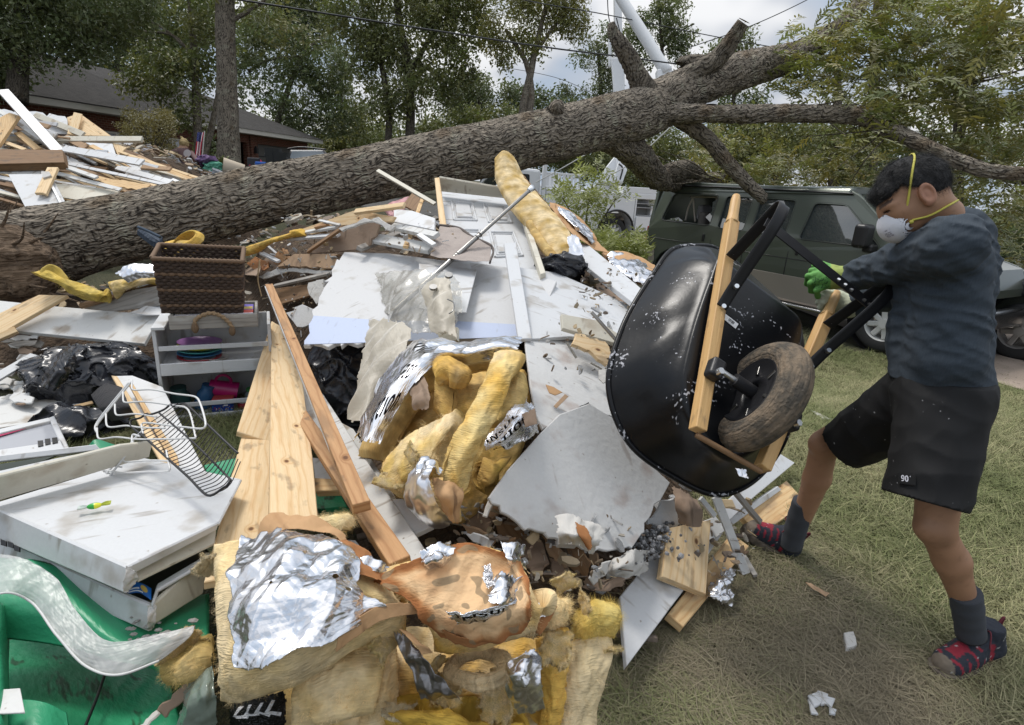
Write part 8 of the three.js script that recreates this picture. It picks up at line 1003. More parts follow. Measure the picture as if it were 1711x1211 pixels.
{
const Bm=[[0.8385,0.4198,0.3474],[0.5276,-0.785,-0.3248],[0.1364,0.4556,-0.8797]],T=[0.7535,0.1165,1.8419];
const W=(l,r,n)=>{const q=Bm.map((b,i)=>b[0]*l + b[1]*r + b[2]*n + T[i]);return EYE.clone().addScaledVector(RGT,q[0]).addScaledVector(UPV,-q[1]).addScaledVector(FWD,q[2]);};
const O=W(0,0,0),Lx=W(1,0,0).sub(O),Ry=W(0,1,0).sub(O),Nz=W(0,0,1).sub(O);
const onN=([x,y],n)=>{const r=ray(x,y),p0=W(0,0,n);return EYE.clone().addScaledVector(r,p0.clone().sub(EYE).dot(Nz)/ r.dot(Nz));};
const half=(r)=>0.154 + 0.151*r,parts=[];
const frame=new THREE.Matrix4().makeBasis(Lx,Ry,Nz).setPosition(O);
const pan=[[1203,430],[1250,462],[1300,500],[1340,533],[1336,600],[1314,680],[1280,742],[1226,764],[1182,735],[1152,690],[1142,640],[1153,575],[1172,510],[1190,460],[1198,438]];
const rim=[[1160,411],[1198,416],[1262,472],[1325,546],[1346,614],[1332,672],[1302,752],[1252,808],[1196,826],[1128,798],[1050,738],[1017,648],[1038,552],[1090,460],[1124,417]];
const cp=new THREE.CatmullRomCurve3(pan.map((q)=>onN(q,-0.034)),true,'centripetal'),cr=new THREE.CatmullRomCurve3(rim.map((q)=>onN(q,-0.27)),true,'centripetal');
const N=120,pos=[],uv=[],idx=[],rows=22,cen=pan.reduce((s,q)=>s.add(onN(q,-0.034)),V3(0,0,0)).multiplyScalar(1 / pan.length);
for(let j=0;j<=rows;j++)for(let i=0;i<=N;i++){
const e=cp.getPoint(i / N),o=cr.getPoint(i / N);let p;
if(j<=7)p=cen.clone().lerp(e,j / 7*0.94).addScaledVector(Nz,0.006*(1 -(j / 7)**2));else{const t=(j - 7)/(rows - 7),a=cen.clone().lerp(e,0.94),k=e.clone().lerp(cen,-0.02);p=t<0.2?a.clone().lerp(k,t / 0.2*(2 - t / 0.2)*0.9).addScaledVector(Nz,-0.02*(t / 0.2)**2):k.clone().addScaledVector(Nz,-0.02).lerp(o,(t - 0.2)/ 0.8).addScaledVector(Nz,0.016*Math.sin((t - 0.2)/ 0.8*Math.PI));if(t>=0.2){const e1=Math.sin((t - 0.2)/ 0.8*Math.PI),ang=i / N*6.283;p.addScaledVector(e.clone().sub(cen).normalize(),e1*0.016*ss(0.2,0.8,ridge(ang*1.9,t*0.5,3))*ss(4.0,4.6,ang)+ e1*0.012*noise(ang*1.3,t*2,5));}if(t>=0.15&&t<0.2)p.lerp(k.clone().addScaledVector(Nz,-0.02),(t - 0.15)/ 0.1);}
const q=p.clone().sub(O);pos.push(p.x,p.y,p.z);uv.push(q.dot(Lx)+ q.dot(Nz)*0.7,q.dot(Ry));if(i<N&&j<rows){const a=j*(N + 1)+ i;idx.push(a,a + 1,a + N + 1,a + 1,a + N + 2,a + N + 1);}
}
const splat=tex(640,640,(u,v)=>{const n=noise(u*40,v*60,3,40,60)+ 0.7*noise(u*120,v*70,5,120,70),m=fbm(u*5 + 0.3,v*5,7,3,5,5),k=ss(0.44,0.6,n*0.55 + m*1.15);return mix3([0.06,0.064,0.075],[0.74,0.74,0.76],cl(k)*0.9);},{sx:0.7,sy:0.7});
const steel=new THREE.MeshPhysicalMaterial({map:splat,roughness:0.3,specularIntensity:0.55,clearcoat:0.0,side:THREE.DoubleSide,bumpMap:M.bump,bumpScale:0.0004}),blk=std({color:lin(0.014,0.014,0.016),roughness:0.4,bumpMap:M.bump,bumpScale:0.0006});
const tray=mesh('tray',geoFrom(pos,idx,uv),steel);tray.add(mesh('rolled_rim',sweep(rim.map((q)=>onN(q,-0.27)),0.011,{seg:10,n:160,closed:true}),steel));parts.push(tray);
for(const[s,rf,rg]of[[-1,0.2,0.77],[1,0.19,0.66]]){
const A=W(s*half(-rf),-rf,0.0),C=W(s*half(rg - 0.13),rg - 0.13,0),E=W(s*half(rg),rg,0),x=C.clone().sub(A),L=x.length();x.normalize();const n=Nz.clone(),y=n.clone().cross(x).normalize(),z=x.clone().cross(y);
const g=box(L,0.042,0.042,{r:0.005});g.applyMatrix4(new THREE.Matrix4().makeBasis(x,y,z).setPosition(A.clone().add(C).multiplyScalar(0.5)));const h=mesh('handle',g,M.handle);
h.add(mesh('grip',sweep([C.clone().addScaledVector(x,-0.01),C.clone().lerp(E,0.25),C.clone().lerp(E,0.8),E],[0.024,0.019,0.018,0.014],{seg:16,n:16}),M.handle));parts.push(h);
const lp=[[half(0.246),0.246,0.022],[half(0.3),0.3,0.07],[half(0.47),0.455,0.235],[half(0.51),0.5,0.262],[half(0.51),0.53,0.262],[half(0.51),0.545,0.24],[half(0.48),0.5,0.12],[half(0.453),0.46,0.024]].map(([l,r,q])=>W(s*l,r,q));
const path=new THREE.CatmullRomCurve3(lp,false,'centripetal').getPoints(40);const leg=mesh('leg',patch([path.map((p)=>p.clone().addScaledVector(Lx,-0.02)),path.map((p)=>p.clone().addScaledVector(Lx,0.02))],90,4,{thick:0.005}),blk);
const bolts=[[0.246,0.03],[0.3,0.082],[0.47,0.035]].map(([r,q])=>new THREE.CylinderGeometry(0.008,0.008,0.014,8).rotateX(1).translate(...W(s*half(r),r,q).toArray()));leg.add(mesh('bolt',merged(bolts),M.zinc));parts.push(leg);
const cl1=mesh('axle_bracket',box(0.05,0.07,0.045,{r:0.012,at:V3(s*0.155,0.0,0.04)}).applyMatrix4(frame),blk);cl1.add(mesh('bolt',new THREE.CylinderGeometry(0.011,0.011,0.03,6).rotateX(Math.PI / 2).translate(s*0.155,-0.02,0.065).applyMatrix4(frame),M.zinc));parts.push(cl1);
}
{const a=W(-half(0.5)- 0.01,0.49,0.2),b=W(half(0.5)+ 0.02,0.47,0.19);const br=mesh('cross_brace',plank(a,b,0.034,0.005),blk);br.add(mesh('bolt',merged([0.06,0.66,0.72,0.78,0.9,0.95].map((t)=>new THREE.CylinderGeometry(0.0055,0.0055,0.008,10).rotateX(0.6).translate(...a.clone().lerp(b,t).addScaledVector(EYE.clone().sub(a).normalize(),0.004).toArray()))),M.zinc));parts.push(br);}
{const a=W(-half(-0.2),-0.215,0.0),b=W(half(-0.19),-0.2,0.0);parts.push(mesh('nose_bar',sweep([a,a.clone().lerp(b,0.5),b],[0.009,0.009,0.009],{seg:10,n:8}),M.brownwood),mesh('foil_rag',crumpled('foil',[[onN([1228,782],0.01),onN([1246,784],0.02)],[onN([1234,796],0.012),onN([1250,800],0.02)]],M.foilDull,{amp:0.012,f:22,nu:16,nv:14}).geometry,M.foilDull));}
{const mud=std({map:tex(512,256,(u,v)=>{const n=fbm(u*10,v*6,3,5,10,6)+ 0.3*noise(u*60,v*20,4,60,20);return mix3([0.27,0.25,0.22],[0.47,0.41,0.34],ss(-0.4,0.35,n));}),roughness:0.9,bumpMap:tex(512,256,(u,v)=>{const g=Math.max(0,Math.sin(v*60))*0.4 +(noise(u*120,v*30,2,120,30)>0.15?0.3:0)+ noise(u*40,v*40,7,40,40)*0.4;return[0.4 + g,0.4 + g,0.4 + g];},{srgb:false}),bumpScale:0.004});
const R=0.198,w=0.052,prof=[];for(let i=0;i<=36;i++){const a=-Math.PI*0.8 + i / 36*Math.PI*1.6,rr=0.145 + w*1.02*Math.cos(a)*(1 - 0.08*Math.abs(Math.sin(a*2)));prof.push(new THREE.Vector2(rr +(Math.abs(a)<1.0&&i % 4===0?-0.0035:0),w*Math.sin(a)));}
const tyre=new THREE.LatheGeometry(prof,72),rim2=new THREE.LatheGeometry([[0.118,-0.04],[0.112,-0.044],[0.1,-0.03],[0.06,-0.022],[0.03,-0.03],[0.03,0.03],[0.06,0.022],[0.1,0.03],[0.112,0.044],[0.118,0.04]].map(([a,b])=>new THREE.Vector2(a,b)),48),hub=new THREE.CylinderGeometry(0.022,0.022,0.2,24),axle=new THREE.CylinderGeometry(0.009,0.009,0.32,14),slots=[];
for(let i=0;i<6;i++)for(const s of[-1,1])slots.push(box(0.034,0.006,0.012,{r:0.002,at:V3(0.082,s*0.027,0)}).rotateY(i / 6*6.283));
const m4=new THREE.Matrix4().makeBasis(Ry,Lx,Ry.clone().cross(Lx)).setPosition(W(0.012,0.0,0.05));for(const g of[tyre,rim2,hub,axle,...slots])g.applyMatrix4(m4);
const t=mesh('wheel',tyre,mud);t.add(mesh('rim',rim2,blk),mesh('hub',hub,blk),mesh('axle',axle,M.zinc),mesh('rim_rib',merged(slots),M.steel));parts.push(t);}
{const g=patch([[onN([1212,524],-0.026),onN([1234,541],-0.026)],[onN([1207,531],-0.026),onN([1229,549],-0.026)]],4,3,{unit:true,thick:0.0008});parts.push(mesh('label',g,std({map:canvasTex(128,48,(c,w,h)=>{c.fillStyle='#e6e6e6';c.fillRect(0,0,w,h);c.fillStyle='#222';const r=rng(3);for(let i=0;i<22;i++)c.fillRect(44 + i*2.4,8,r()*2 + 0.4,26);c.font='8px sans-serif';c.fillText('6 30417 08',42,44);}),roughness:0.5})));}
thing('wheelbarrow','black paint splashed wheelbarrow tipped on its nose over the debris, wheel uppermost','wheelbarrow',parts);
}
{
const J=(x,y,d)=>at(x,y,d),sub=(f)=>f;
const hd=J(1522,327,1.7),sh=[J(1590,410,1.59),J(1556,412,1.95)],el=[J(1502,440,1.82),J(1486,490,2.12)],wr=[J(1424,462,2.08),J(1420,512,2.2)];
const c7=J(1604,394,1.79),chest=J(1578,450,1.82),waist=J(1566,560,1.84),hip=[J(1588,664,1.75),J(1552,655,1.9)],kn=[J(1562,880,1.8),J(1378,742,2.25)],an=[J(1620,1032,1.93),J(1330,892,2.5)];
const skinC=(x,y,z)=>{const n=0.93 + 0.2*fbm(x*16,y*16,z*16,4)+(noise(x*70,y*70,z*70)>0.45?-0.12:0)- 0.18*Math.exp(-Math.min((x - kn[0].x)**2 +(y - kn[0].y)**2,(x - kn[1].x)**2 +(y - kn[1].y)**2)/ 0.002);return[0.37*n,0.2*n,0.115*n];},skin=std({vertexColors:true,roughness:0.55,bumpMap:M.bump,bumpScale:0.0003});
const lo=(ps,m)=>{const b=new THREE.Box3().setFromPoints(ps);return[b.min.subScalar(m),b.max.addScalar(m)];};
const bodyF=(x,y,z)=>{const p={x,y,z};let d=capsule(p,hd,c7,0.05,0.045);d=smin(d,capsule(p,c7,chest,0.045,0.085),0.05);d=smin(d,capsule(p,chest,waist,0.1,0.09),0.06);for(const i of[0,1]){d=smin(d,capsule(p,waist,hip[i],0.08,0.075),0.04);d=smin(d,capsule(p,hip[i],kn[i],0.085,0.056),0.03);const calf=kn[i].clone().lerp(an[i],0.35).add(V3(0.012,0,0.0));d=smin(d,capsule(p,kn[i],calf,0.05,0.051),0.02);d=smin(d,capsule(p,calf,an[i],0.051,0.033),0.02);d=smin(d,capsule(p,sh[i],el[i],0.045,0.04),0.04);d=smin(d,capsule(p,el[i],wr[i],0.045,0.032),0.02);const pat=kn[i].clone().addScaledVector(RGT,-0.036).addScaledVector(FWD,-0.012);d=smin(d,Math.hypot(x - pat.x,y - pat.y,z - pat.z)- 0.027,0.03);}return d - 0.0015*noise(x*22,y*14,z*22);};
const[b0,b1]=lo([hd,...sh,...wr,...kn,...an],0.14);const body=mesh('body',solid(bodyF,b0,b1,0.0125,{color:skinC}),skin);
const fwd=RGT.clone().multiplyScalar(-0.83).addScaledVector(UPV,-0.42).addScaledVector(FWD,0.28).normalize(),near=FWD.clone().negate().addScaledVector(fwd,FWD.dot(fwd)).normalize(),up=near.clone().cross(fwd).multiplyScalar(-1).normalize();if(up.dot(UPV)<0)up.negate();
const HS=0.9,H=(f,u,s)=>hd.clone().addScaledVector(fwd,f*HS).addScaledVector(up,u*HS).addScaledVector(near,s*HS),loc=(x,y,z)=>{const q=V3(x - hd.x,y - hd.y,z - hd.z);return[q.dot(fwd)/ HS,q.dot(up)/ HS,q.dot(near)/ HS];};
const ell=(a,b,c,f,u,s,rf,ru,rs)=>(Math.hypot((a - f)/ rf,(b - u)/ ru,(c - s)/ rs)- 1)*Math.min(rf,ru,rs);
const headF=(x,y,z)=>{const[a,b,c]=loc(x,y,z),C=Math.abs(c);let d=ell(a,b,c,-0.012,0.022,0,0.098,0.092,0.076);d=smin(d,ell(a,b,c,0.034,-0.038,0,0.062,0.082,0.06),0.04);d=smin(d,ell(a,b,c,0.056,-0.078,0,0.036,0.03,0.036),0.03);d=smin(d,ell(a,b,C,0.076,0.004,0.03,0.018,0.01,0.026),0.02);d=smin(d,ell(a,b,C,0.062,-0.03,0.042,0.026,0.022,0.02),0.025);d=smin(d,ell(a,b,c,0.096,-0.022,0,0.016,0.024,0.012),0.016);d=Math.max(d,-ell(a,b,C,0.092,-0.011,0.036,0.012,0.005,0.018));d=smin(d,ell(a,b,C,0.078,-0.013,0.034,0.012,0.0055,0.015),0.006);
const ea=Math.hypot((a + 0.012)/ 0.021,(b + 0.012)/ 0.033);d=smin(d,Math.max(Math.hypot((ea - 0.85)*0.024,C - 0.083)- 0.0058,-1),0.006);d=smin(d,ell(a,b,C,-0.01,-0.014,0.076,0.016,0.026,0.01),0.008);d=smin(d,ell(a,b,C,-0.004,-0.042,0.079,0.008,0.009,0.006),0.006);return d;};
const neckF=(x,y,z)=>smin(headF(x,y,z),capsule({x,y,z},H(-0.035,-0.05,0),c7,0.056,0.062),0.03);
const faceC=(x,y,z)=>{const[a,b,c]=loc(x,y,z),C=Math.abs(c);let k=skinC(x,y,z);if(a>0.05&&Math.abs(b - 0.012 - 0.2*(C - 0.03))<0.0055&&C>0.012&&C<0.056)k=mix3(k,[0.03,0.022,0.02],0.8);if(a>0.06&&Math.abs(b + 0.012)<0.0028&&C>0.02&&C<0.05)k=mix3(k,[0.03,0.018,0.014],0.9);if(C>0.074&&a<0.02)k=mix3(k,[0.42,0.17,0.12],0.35);return k;};
const head=mesh('head',solid(neckF,hd.clone().addScalar(-0.15),hd.clone().addScalar(0.15),0.0036,{color:faceC}),skin);
const hairF=(x,y,z)=>{const[a,b,c]=loc(x,y,z);const st=0.0016*ridge(a*50,c*120,b*16)+ 0.001*noise(a*200,b*60,c*200);let d=ell(a,b,c,-0.012,0.026,0,0.107 + st,0.098 + st,0.083 + st);const line=a>0.03?0.05 -(a - 0.03)*0.35 + 0.012*noise(a*70,c*70,5):a>-0.02?lerp(0.0,0.045,cl((a + 0.02)/ 0.05)):lerp(-0.095,-0.03,cl((a + 0.09)/ 0.06));d=Math.max(d,(line - b + 0.006*noise(a*40,c*40,3))*0.8);d=smin(d,ell(a,b,c,0.076,0.05,0.0,0.026,0.02 + st,0.056),0.02);if(a<0.045&&a>-0.03&&Math.abs(c)>0.06)d=Math.max(d,0.012 - b);return d*HS;};
const hair=mesh('hair',solid(hairF,hd.clone().addScalar(-0.155),hd.clone().addScalar(0.155),0.0036),std({color:lin(0.006,0.006,0.007),roughness:0.7,bumpMap:M.bump,bumpScale:0.002}));
{const q=rng(12),g=hair.geometry,pp=g.attributes.position,nn=g.attributes.normal,L=[],C=[];for(let i=0;i<5200;i++){const v=Math.floor(q()*pp.count),p=V3(pp.getX(v),pp.getY(v),pp.getZ(v)),n=V3(nn.getX(v),nn.getY(v),nn.getZ(v));const[a,b]=loc(p.x,p.y,p.z);const fl=fwd.clone().multiplyScalar(a>-0.02?0.8:-0.2).addScaledVector(up,a>-0.02?-0.25:-0.9).add(V3(q()- 0.5,q()- 0.5,q()- 0.5).multiplyScalar(0.5));fl.addScaledVector(n,-fl.dot(n)).normalize().addScaledVector(n,0.06 + q()*0.1).normalize();L.push(place(p,new THREE.Quaternion().setFromUnitVectors(V3(0,1,0),fl).multiply(new THREE.Quaternion().setFromAxisAngle(V3(0,1,0),q()*6.28)),0.011 + q()*0.011));C.push(lin(0.007,0.007,0.008));}hair.add(instances('strands',HAIRS[1],std({color:lin(1,1,1),roughness:0.55}),L,C));}
const maskF=(x,y,z)=>{const[a,b,c]=loc(x,y,z);let d=ell(a,b,c,0.07,-0.068,0,0.062,0.062,0.061);d=Math.max(d,-(ell(a,b,c,0.062,-0.068,0,0.06,0.06,0.059)));d=Math.max(d,0.05 - a + 0.15*Math.abs(b + 0.06)- 0.02);return d;};
const mk=mesh('mask',solid(maskF,H(0.07,-0.068,0).addScalar(-0.1),H(0.07,-0.068,0).addScalar(0.1),0.0032),std({color:lin(0.66,0.67,0.72),roughness:0.9,bumpMap:M.bump,bumpScale:0.001}));
{const on=(b,c,k=1.02)=>{const r=1 -(((b + 0.068)/ 0.062)**2 +(c / 0.061)**2);return H(0.07 + 0.063*Math.sqrt(Math.max(0.02,r))*k,b,c*k);};const rows=[-0.062,-0.078,-0.094].map((b)=>[0.026,0.036,0.045].map((c)=>on(b,c)));
mk.add(mesh('print',patch(rows,10,8,{unit:true,thick:0.0006}),std({map:canvasTex(128,128,(c,w,h)=>{c.fillStyle='#cfcfd8';c.fillRect(0,0,w,h);c.fillStyle='#4a4a5c';c.font='bold 26px sans-serif';c.fillText('N95',36,30);const r=rng(9);for(let j=0;j<6;j++)for(let i=0;i<16;i++)if(r()>0.25)c.fillRect(8 + i*7,48 + j*12,5,8);}),roughness:0.9})),mesh('nose_clip',wire([on(-0.02,0.02),on(-0.013,0.008),on(-0.013,-0.008)],0.0022),M.steel));}
const yel=std({color:lin(0.55,0.5,0.08),roughness:0.6});
const onHair=(f,u,s)=>{let k=1;for(let i=0;i<60;i++){const p=H(f*k,u*k,s*k);if(Math.min(hairF(p.x,p.y,p.z),neckF(p.x,p.y,p.z))>0.002)break;k +=0.02;}return H(f*k,u*k,s*k);};
const strap=(q)=>mesh('strap',sweep(q,0.0032,{seg:6,n:50}),yel);
mk.add(strap([H(0.056,-0.04,0.058),onHair(0.03,0.0,0.06),onHair(0.0,0.05,0.06),onHair(-0.03,0.08,0.03),onHair(-0.04,0.09,-0.01),onHair(-0.01,0.06,-0.06)]),strap([H(0.05,-0.07,0.06),onHair(0.0,-0.07,0.05),onHair(-0.05,-0.065,0.045),onHair(-0.08,-0.06,0.01)]),mesh('strap_end',merged([new THREE.SphereGeometry(0.006,8,6).translate(...H(0.057,-0.043,0.058).toArray()),new THREE.SphereGeometry(0.006,8,6).translate(...H(0.054,-0.074,0.06).toArray())]),yel));
const knit=tex(256,256,(u,v)=>{const n=noise(u*60,v*14,3,60,14)*0.5 + noise(u*90,v*90,4,90,90)*0.5;return mix3([0.185,0.22,0.255],[0.245,0.28,0.315],cl(0.5 + n*0.8));},{sx:0.25,sy:0.25});
const hem=J(1580,642,1.78),shirtF=(x,y,z)=>{const p={x,y,z};let d=capsule(p,c7,chest,0.074,0.122);d=smin(d,capsule(p,sh[0],sh[1],0.074,0.074),0.07);d=smin(d,capsule(p,chest,waist,0.126,0.122),0.05);d=smin(d,capsule(p,waist,J(1570,662,1.82),0.122,0.142),0.05);d=smin(d,capsule(p,J(1592,450,1.7),J(1584,600,1.72),0.085,0.092),0.05);
let arm=9;for(const i of[0,1])arm=Math.min(arm,smin(capsule(p,sh[i],el[i],0.076,0.056),capsule(p,el[i],wr[i],0.056,0.042),0.02));const wA=0.009*ridge(x*8 + y*22,z*9 - y*8,2)+ 0.004*ridge(x*20 - y*30,z*16,5);d=smin(d,arm,0.012);d -=wA*ss(0.9,1.25,y)+ 0.0035*ridge(x*7 - y*9,z*8 + y*5,4)+ 0.003*ss(1.0,0.88,y)*ridge(x*9,y*20,z*5);
const nk=Math.hypot(x - H(-0.06,-0.06,0).x,y - H(-0.06,-0.06,0).y,z - H(-0.06,-0.06,0).z)- 0.068;d=Math.max(d,-nk);const low=hem.y - 0.035 - 0.22*(x - hem.x)+ 0.006*noise(x*14,z*14,2);d=Math.max(d,low - y);const cuff=wr[0].clone().sub(el[0]).normalize(),c2=wr[1].clone().sub(el[1]).normalize();d=Math.max(d,Math.min(cuff.x*(x - wr[0].x)+ cuff.y*(y - wr[0].y)+ cuff.z*(z - wr[0].z)+ 0.005,9)>0.001&&x<wr[0].x + 0.06&&y>wr[0].y - 0.05?0.02:-9);return d;};
const[s0,s1]=lo([c7,...sh,...wr,J(1576,650,1.8)],0.19);const shirt=mesh('long_sleeved_top',solid(shirtF,s0,s1,0.0088),std({map:knit,roughness:0.95}));
const splash=tex(512,512,(u,v)=>{const n=noise(u*30,v*44,8,30,44)+ 0.5*noise(u*80,v*80,9,80,80)+ fbm(u*4,v*4,3,3,4,4)*0.7;return mix3([0.05,0.05,0.056],[0.55,0.55,0.56],ss(0.72,0.95,n));},{sx:0.6,sy:0.6});
const hemA=J(1545,838,1.74),hemB=J(1412,744,2.18),shortF=(x,y,z)=>{const p={x,y,z},w=0.006*ridge(x*6 + y*5,y*9,z*6)+ 0.004*ridge(x*14,y*6,z*14 + 3);let d=capsule(p,J(1570,605,1.82),J(1570,655,1.82),0.12,0.132);d=smin(d,capsule(p,J(1580,664,1.77),hemA,0.118,0.108),0.035);d=smin(d,capsule(p,hip[1],hemB.clone().lerp(hip[1],-0.35),0.125,0.082),0.04);d -=w;d=Math.max(d,y - hem.y - 0.03);
const kA=hemA.clone().sub(hip[0]).normalize(),kB=hemB.clone().sub(hip[1]).normalize();const eA=kA.x*(x - hemA.x)+ kA.y*(y - hemA.y)+ kA.z*(z - hemA.z),eB=kB.x*(x - hemB.x)+ kB.y*(y - hemB.y)+ kB.z*(z - hemB.z);const inB=capsule(p,hip[1],hemB,0.15,0.15)<capsule(p,hip[0],hemA,0.15,0.15);return Math.max(d,inB?eB:eA);};
const[t0,t1]=lo([...hip,hemA,hemB,hem],0.2);const shorts=mesh('shorts',solid(shortF,t0,t1,0.0088),std({map:splash,roughness:0.8}));
{const c=(()=>{const r=ray(1514,800);let d=1.2;for(;d<2.4;d +=0.004){const p=EYE.clone().addScaledVector(r,d);if(shortF(p.x,p.y,p.z)<0.004)break;}return d;})();const q=(x,y)=>{const r=ray(x,y);let d=c - 0.1;for(;d<c + 0.1;d +=0.002){const p=EYE.clone().addScaledVector(r,d);if(shortF(p.x,p.y,p.z)<0.007)break;}return EYE.clone().addScaledVector(r,d);};
shorts.add(mesh('print',patch([[q(1500,789),q(1515,791),q(1530,793)],[q(1500,807),q(1515,809),q(1530,811)]],12,6,{unit:true,thick:0.0006}),std({map:canvasTex(128,64,(g,w,h)=>{g.fillStyle='#0e0e10';g.fillRect(0,0,w,h);g.fillStyle='#d9d9e2';g.font='bold 50px sans-serif';g.fillText('90',22,48);g.font='bold 20px sans-serif';g.fillText('°',84,26);}),roughness:0.8})));}
const hand=(w,pts,name,colF,mat)=>{const F=(x,y,z)=>{const p={x,y,z};let d=capsule(p,w,pts.palm,0.037,0.036);d=smin(d,capsule(p,pts.palm,pts.kn,0.036,0.03),0.03);d=smin(d,capsule(p,w.clone().lerp(pts.cuff,1),w,0.043,0.036),0.02);for(const f of[...pts.fingers,pts.thumb])for(let i=0;i<f.length - 1;i++)d=smin(d,capsule(p,f[i],f[i + 1],0.0118 - i*0.0008,0.011 - i*0.0008),i?0.004:0.012);return d - 0.0012*noise(x*90,y*90,z*90);};const all=[w,pts.cuff,pts.palm,pts.kn,...pts.fingers.flat(),...pts.thumb],[a,b]=lo(all,0.06);return mesh(name,solid(F,a,b,0.0042,{color:colF}),mat);};
const gm=std({vertexColors:true,roughness:0.75,bumpMap:M.bump,bumpScale:0.001});
const gl=hand(J(1412,463,2.09),{cuff:J(1428,461,2.07),palm:J(1388,464,2.11),kn:J(1372,465,2.12),fingers:[[J(1372,450,2.12),J(1356,452,2.15),J(1352,464,2.2),J(1366,472,2.21)],[J(1368,459,2.11),J(1350,461,2.14),J(1348,474,2.19),J(1362,482,2.2)],[J(1369,469,2.11),J(1354,473,2.13),J(1355,486,2.17),J(1370,490,2.19)],[J(1376,479,2.11),J(1364,485,2.12),J(1366,495,2.15),J(1380,496,2.17)]],thumb:[J(1392,448,2.1),J(1374,441,2.13),J(1360,444,2.18)]},'glove',(x,y,z)=>{const q=V3(x,y,z).sub(EYE),px=PW / 2 + FL*q.dot(RGT)/ q.dot(FWD),py=PH / 2 - FL*q.dot(UPV)/ q.dot(FWD);const k=0.92 + 0.16*noise(x*60,y*60,z*60);if(px<1384&&px>1356&&py>462&&py<482&&noise(px*0.55,py*0.7,4)>0.16)return[0.02,0.08,0.02];return px<1388?[0.12*k,0.34*k,0.075*k]:[0.33*k,0.4*k,0.1*k];},gm);
const gr=hand(J(1412,511,2.2),{cuff:J(1420,512,2.19),palm:J(1398,503,2.21),kn:J(1388,499,2.2),fingers:[[J(1390,490,2.18),J(1376,488,2.16),J(1368,496,2.18),J(1374,504,2.21)],[J(1388,497,2.18),J(1374,496,2.15),J(1367,505,2.17),J(1374,512,2.2)],[J(1388,504,2.18),J(1376,505,2.15),J(1370,513,2.17),J(1378,519,2.2)],[J(1391,511,2.19),J(1381,513,2.17),J(1376,520,2.18),J(1384,524,2.2)]],thumb:[J(1398,496,2.22),J(1390,486,2.24),J(1378,484,2.25)]},'glove',()=>[0.5,0.53,0.4],gm);
const sockM=std({color:lin(0.05,0.055,0.065),roughness:1,bumpMap:knit,bumpScale:0.002}),parts=[body,head,hair,mk,shirt,shorts,gl,gr];
const shoe=(ank,heel,toe,side)=>{const ax=toe.clone().sub(heel),L=ax.length();ax.normalize();const upS=V3(0,1,0).addScaledVector(ax,-ax.y).normalize(),sd=ax.clone().cross(upS),S=(a,u,s)=>heel.clone().addScaledVector(ax,a*L).addScaledVector(upS,u).addScaledVector(sd,s),lc=(x,y,z)=>{const q=V3(x - heel.x,y - heel.y,z - heel.z);return[q.dot(ax)/ L,q.dot(upS),q.dot(sd)];};
const F=(x,y,z)=>{const[a,u,s]=lc(x,y,z),p={x,y,z};let d=capsule(p,S(0.16,0.055,0),S(0.8,0.035,0),0.045,0.036);d=smin(d,capsule(p,S(0.5,0.05,0.0),S(0.76,0.034,0),0.046,0.044),0.03);d=smin(d,capsule(p,S(0.15,0.06,0),S(0.24,0.135,0),0.046,0.046),0.03);d=smin(d,capsule(p,S(0.3,0.1,0),S(0.58,0.06,0),0.038,0.036),0.02);d=Math.max(d,u - 0.155);d=Math.max(d,0.004 - u);return d - 0.0015*noise(x*80,y*80,z*80);};
const sole=(x,y,z)=>{const[a,u,s]=lc(x,y,z);const w=0.047 + 0.008*Math.sin(cl(a)*5 - 1.2),e=Math.hypot(Math.max(Math.abs(a - 0.5)- 0.34,0)*L / 0.16*0.16,s)- w;return Math.max(e,Math.abs(u - 0.008)- 0.017 - 0.003*Math.sin(a*60))*0.8;};
const col=(x,y,z)=>{const[a,u,s]=lc(x,y,z),n=noise(x*30,y*30,z*30),m=noise(a*9,u*30,s*20);if(u<0.03 + 0.012*n)return[0.2,0.16,0.12];const red=(Math.abs(Math.sin(a*30 + Math.abs(s)*70))>0.9&&a>0.42&&Math.abs(s)>0.014&&n>-0.15)||(Math.abs(a - 0.28 - u*0.6)<0.028&&u<0.11)||(a>0.6&&a<0.8&&Math.abs(s)<0.02);let c=red?[0.24,0.012,0.028]:[0.016,0.02,0.032];if(a>0.86)c=[0.16,0.13,0.1];if(noise(a*22,u*60,s*50)>0.55)c=mix3(c,[0.5,0.5,0.5],0.75);return c;};
const[a0,a1]=lo([S(-0.1,0,0),S(1.05,0,0),S(0.2,0.17,0)],0.07),up0=mesh('shoe',solid(F,a0,a1,0.0058,{color:col}),std({vertexColors:true,roughness:0.8,bumpMap:M.bump,bumpScale:0.0012}));up0.add(mesh('sole',solid(sole,a0,a1,0.0062,{color:(x,y,z)=>{const k=0.8 + 0.5*noise(x*40,y*40,z*40);return[0.17*k,0.14*k,0.11*k];}}),std({vertexColors:true,roughness:1})));
const lac=[];for(let i=0;i<5;i++){const a=0.36 + i*0.075,u=0.128 - i*0.014;lac.push(wire([S(a,u - 0.02,-0.03),S(a + 0.02,u + 0.004,0),S(a + 0.03,u - 0.02,0.03)],0.0028));}lac.push(wire([S(0.36,0.13,0),S(0.4,0.165,0.03),S(0.46,0.15,0.05),S(0.38,0.128,0.01)],0.0025),wire([S(0.36,0.13,0),S(0.42,0.16,-0.03),S(0.5,0.12,-0.055)],0.0025),wire([S(0.1,0.14,0),S(0.03,0.165,0),S(0.04,0.12,0)],0.004));up0.add(mesh('laces',merged(lac),std({color:lin(0.12,0.015,0.025),roughness:0.8})));parts.push(up0);};
